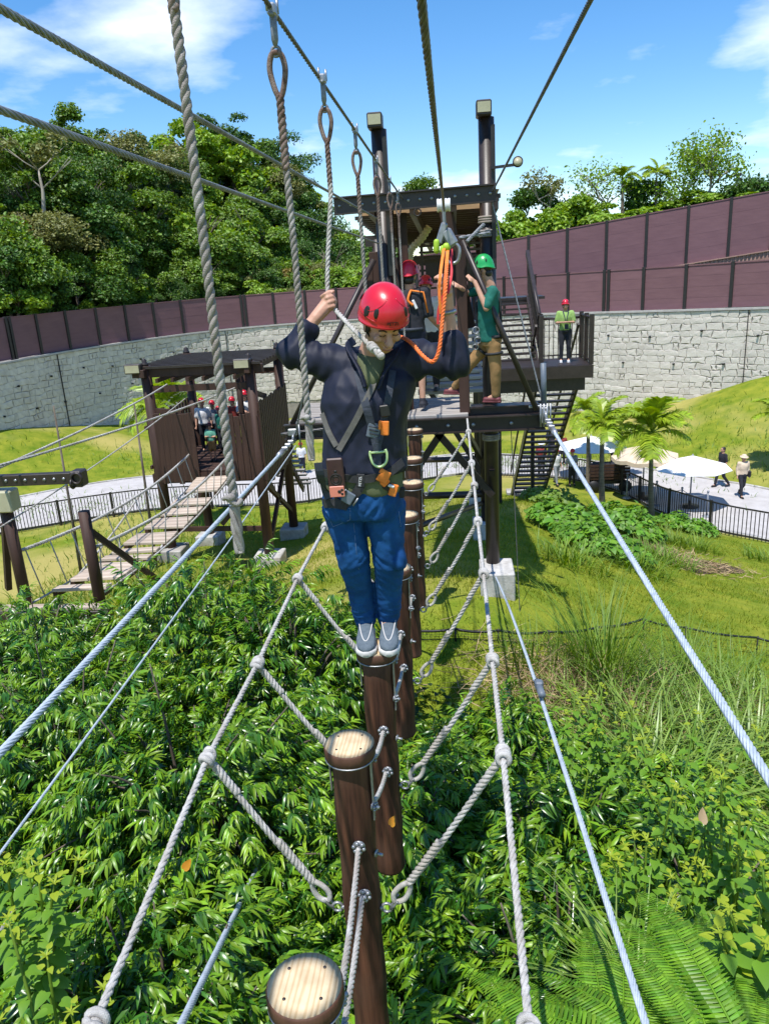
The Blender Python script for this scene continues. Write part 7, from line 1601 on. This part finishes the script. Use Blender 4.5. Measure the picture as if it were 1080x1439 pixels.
for i, (px, py, n_, h_, lab) in enumerate([(800, 1000, 90, .6, 'low green grass by the dry patch'), (870, 985, 120, .8, 'green grass behind the dry patch'), (940, 1010, 130, .9, 'green grass tuft in the middle of the right bank'), (1000, 960, 120, .8, 'green grass below the net fence at right'), (1060, 1050, 120, .9, 'green grass under the right hand cable near the edge'), (900, 1010, 120, .8, 'green grass between dry patch and pale reeds'), (960, 1090, 130, .9, 'green grass in front of the pale reeds')]):
    clump(gp(px, py), n_, h_, .02, .5, m_grassb, lab, 120 + i, .9, group='green grass on the bank', parts=20)
clump(wat(905, 1290, 2.6, .5), 90, .6, .014, .15, m_pale, 'fine fountain of pale grass above the tree fern', 40, 1.2)
# dry straw litter
r = np.random.default_rng(5); n = 5200; P = []
for (px, py, rx, ry, k_) in [(790, 985, .55, .45, 1300), (845, 1000, .5, .4, 700), (1030, 1010, .5, .4, 600), (985, 1070, .5, .5, 300), (950, 975, .4, .3, 200)]:
    c = ghit(px, py, 2, 30); P.append(np.stack([c.x + r.normal(size=k_) * rx, c.y + r.normal(size=k_) * ry], 1))
P = np.concatenate(P); n = len(P); Z = ground_np(P[:, 0], P[:, 1]) + r.uniform(.01, .16, n); tp = blade_tpl(1, .022, .5, 3)
V, S, L = scatter(*tp, rot_from(np.stack([r.normal(size=n), r.normal(size=n), r.uniform(-.1, .5, n)], 1), r.uniform(0, 6.28, n), r.uniform(.2, .55, n)), np.concatenate([P, Z[:, None]], 1))
o = link('dry_grass', raw_mesh('dry_grass', V, S, L, m_straw, None, True)); tag(o, 'matted dry straw lying on the bank', 'dry grass', kind='stuff')
# lawn blades where the lawn is near enough to show them
r = np.random.default_rng(8); X = r.uniform(-11, 9, 400000); Y = 7.0 + 19 * r.uniform(0, 1, 400000) ** 1.5; pj = proj(np.stack([X, Y, ground_np(X, Y)], 1)); keep = (pj[:, 0] > -30) & (pj[:, 0] < 1110) & (pj[:, 1] < 1000); X, Y = X[keep][:130000], Y[keep][:130000]; n = len(X)
pn = np.array([noise.noise(Vector((a, b, 0)) * .7) for a, b in zip(X[::1], Y[::1])]); k = pn + r.uniform(-.5, .5, n) > -.25; X, Y = X[k], Y[k]; n = len(X)
tp = blade_tpl(1, .11, .5, 2); V, S, L = scatter(*tp, rot_from(np.stack([r.normal(size=n) * .45, r.normal(size=n) * .45, np.ones(n)], 1), r.uniform(0, 6.28, n), r.uniform(.05, .13, n)), np.stack([X, Y, ground_np(X, Y) - .01], 1))
o = link('grass', raw_mesh('grass', V, S, L, m_lawnb, None, True)); tag(o, 'short yellow green lawn grass', 'grass', kind='stuff')
# taller weeds on banks
r = np.random.default_rng(9); C = [(-16, 30.0, 4, 1.2), (-10, 26.5, 3, 1.2), (-9.5, 23, 2.2, 1.5), (-7.5, 17, 1.6, 1.4), (-9, 15.5, 2, 1.2), (-6.5, 36.5, 6, .8), (3.2, 34.8, 2.5, .6), (12, 33, 4, 1.6), (9, 37, 4, 1.6), (-15, 38, 6, 1.4), (16, 31, 3, 2)]
P = np.concatenate([np.stack([x + r.normal(size=900) * a, y + r.normal(size=900) * b_], 1) for x, y, a, b_ in C]); n = len(P); tp = blade_tpl(1, .09, .6, 3)
V, S, L = scatter(*tp, rot_from(np.stack([r.normal(size=n) * .4, r.normal(size=n) * .4, np.ones(n)], 1), r.uniform(0, 6.28, n), r.uniform(.15, .42, n)), np.concatenate([P, ground_np(P[:, 0], P[:, 1])[:, None] - .02], 1))
o = link('weeds', raw_mesh('weeds', V, S, L, m_grassb, None, True)); tag(o, 'green weeds growing in patches on the banks', 'weeds', kind='stuff')
# ------------------------------------------------------------------ planted bed with the palms
for i, (px, py, rx, ry, h_, n_, mat, size, lab) in enumerate([(800, 745, 1.0, 1.2, .8, 1300, m_broad, 1.5, 'broad leaved planting at the left end of the palm bed'), (845, 775, 1.1, 1.1, .75, 1300, m_broad, 1.3, 'leafy planting at the front of the palm bed'), (880, 745, 1.0, 1.2, .9, 1300, m_broad, 1.5, 'darker leafy planting round the middle palm'), (960, 745, 1.1, 1.0, .65, 1100, m_broad, 1.3, 'leafy planting right of the front palm'), (775, 710, .9, 1.3, .7, 1000, m_grassb, 1.3, 'low planting near the stair foot')]):
    p = ghit(px, py, 8, 30); leafpatch('bed_plant', p, rx, ry, h_, n_, mat, lab, 'plant', size, 30, 60 + i, 'planting in the palm bed')
for i, (px, py, n_, lab) in enumerate([(930, 790, 260, 'grassy tuft at the front right of the palm bed'), (890, 800, 220, 'grassy tuft at the front of the palm bed'), (800, 790, 180, 'grassy tuft at the front left of the palm bed'), (860, 730, 200, 'grassy tuft between the palm trunks'), (1085, 790, 140, 'grassy tuft at the right edge of the lawn'), (975, 770, 160, 'grassy tuft beside the mulch'), (945, 765, 150, 'grassy tuft under the front palm')]):
    clump(gp(px, py), n_, .62, .03, .75, m_grassb, lab, 80 + i, .7, group='grassy tufts in the palm bed', parts=20)
c = ghit(965, 790, 8, 30); V = []; n_ = 28
for j in range(n_): a = 2 * PI * j / n_; q = 1 + .25 * math.sin(a * 3 + 1); x = c.x + 1.15 * q * math.cos(a); y = c.y + .9 * q * math.sin(a); V.append((x, y, gz(x, y) + .012))
V.append((c.x, c.y, gz(c.x, c.y) + .03)); o = link('mulch', raw_mesh('mulch', V, [3] * n_, [i for j in range(n_) for i in (j, (j + 1) % n_, n_)], m_soil)); tag(o, kind='structure')
r = np.random.default_rng(12); n = 900; P = np.stack([c.x + r.normal(size=n) * .7, c.y + r.normal(size=n) * .5], 1); tp = blade_tpl(1, .08, .3, 2); V, S, L = scatter(*tp, rot_from(np.stack([r.normal(size=n), r.normal(size=n), r.uniform(-.1, .3, n)], 1), r.uniform(0, 6.28, n), r.uniform(.1, .3, n)), np.concatenate([P, ground_np(P[:, 0], P[:, 1])[:, None] + .05], 1)); o = link('litter', raw_mesh('litter', V, S, L, m_straw, None, True)); tag(o, 'dry leaf litter on the mulch of the palm bed', 'litter', kind='stuff')
# ------------------------------------------------------------------ low black net fence at the lawn edge
nf = thing('net_fence', gp(905, 895), 'low sagging black net fence on thin posts along the lawn edge', 'fence'); PT = [gp(*q) for q in ((560, 905), (640, 902), (700, 905), (770, 912), (838, 905), (903, 897), (962, 905), (1062, 922), (1130, 935))]
tops = [at(*q, p.y) for q, p in zip(((560, 884), (640, 884), (700, 886), (770, 888), (838, 882), (903, 870), (962, 882), (1062, 896), (1130, 908)), PT)]
for p, t in zip(PT, tops): MB().tube([p - Vector((0, 0, .1)), Vector((p.x, p.y, t.z + .02))], .012, 6).build('post', m_blackm, nf)
b = MB()
for (a, e) in zip(tops, tops[1:]): b.tube(sag(a, e, .03, 5), .017, 5)
b.build('top_cord', m_black, nf)
b = MB()
for (a, e, a0, e0) in zip(tops, tops[1:], PT, PT[1:]):
    for i in range(14): t = i / 14; b.tube([a.lerp(e, t), a0.lerp(e0, t)], .0022, 3)
    for i in range(1, 5): t = i / 5; b.tube([a.lerp(a0, t), e.lerp(e0, t)], .0022, 3)
b.build('net', m_black, nf)['kind'] = 'stuff'
# ------------------------------------------------------------------ tree fern fronds at bottom right
def fern_mesh(L, seed):
    r = random.Random(seed); V = []; F = []; rib = [Vector((L * t, 0, L * (.30 * t - .62 * t * t))) for t in [i / 14 for i in range(15)]]
    for i in range(52):
        t = .05 + .93 * i / 51; f = t * 14; k = min(13, int(f)); p = rib[k].lerp(rib[k + 1], f - k); d = (rib[k + 1] - rib[k]).normalized(); wl = .115 * (math.sin(PI * (.10 + .86 * t)) ** .8) * L
        for s_ in (-1, 1):
            out = (d * .22 + Vector((0, s_, -.12))).normalized(); up_ = Vector((0, 0, 1)); ln = out.cross(up_).normalized()
            mid = p + out * wl * .5 + Vector((0, 0, .006)); tip = p + out * wl + d * wl * .12 - Vector((0, 0, wl * .16)); b_ = len(V); w2 = d * .0088 * L
            V += [p - w2 * .7, p + w2 * .7, mid + w2, tip, mid - w2, mid + Vector((0, 0, .004))]; F += [(b_, b_ + 1, b_ + 5), (b_ + 1, b_ + 2, b_ + 5), (b_ + 2, b_ + 3, b_ + 5), (b_ + 3, b_ + 4, b_ + 5), (b_ + 4, b_, b_ + 5)]
    mbt = MB(); mbt.add([tuple(v) for v in V], F, False); mbt.tube(rib, [.008 * (1 - .8 * i / 14) for i in range(15)], 4); return mbt.mesh('frond', m_fern)
FN = [fern_mesh(1.05, 1), fern_mesh(.95, 2), fern_mesh(1.1, 3)]
c = at(1040, 1490, 1.95); c.z = -2.70; fr_ = thing('tree_fern', (c.x, c.y, gz(c.x, c.y)), 'bright green tree fern with arching feathery fronds in the bottom right corner', 'fern'); MB().tube([Vector((c.x, c.y, gz(c.x, c.y) - .1)), Vector((c.x + .03, c.y, c.z - .05))], [.1, .07], 10).build('trunk', m_bark, fr_)
rq = random.Random(4)
for k in range(30):
    o = link('frond', FN[k % 3], fr_, c - fr_.location + Vector((rq.uniform(-.08, .08), rq.uniform(-.08, .08), rq.uniform(-.05, .05)))); o.rotation_euler = (rq.uniform(-.2, .2), rq.uniform(-.30, .18), -.1 + 3.3 * k / 20 + rq.uniform(-.1, .1) if k < 21 else rq.uniform(-2.6, .4)); o.scale = (rq.uniform(.6, .9),) * 3
c2 = at(870, 1500, 1.95); c2.z = -2.78; fr2 = thing('tree_fern', (c2.x, c2.y, gz(c2.x, c2.y)), 'second tree fern with fronds spreading beside the foot of the right side rope', 'fern'); MB().tube([Vector((c2.x, c2.y, gz(c2.x, c2.y) - .1)), c2 - Vector((0, 0, .05))], [.09, .06], 10).build('trunk', m_bark, fr2)
for k in range(11): o = link('frond', FN[k % 3], fr2, c2 - fr2.location); o.rotation_euler = (rq.uniform(-.2, .2), rq.uniform(-.25, .15), .4 + 2.3 * k / 10); o.scale = (rq.uniform(.6, .85),) * 3
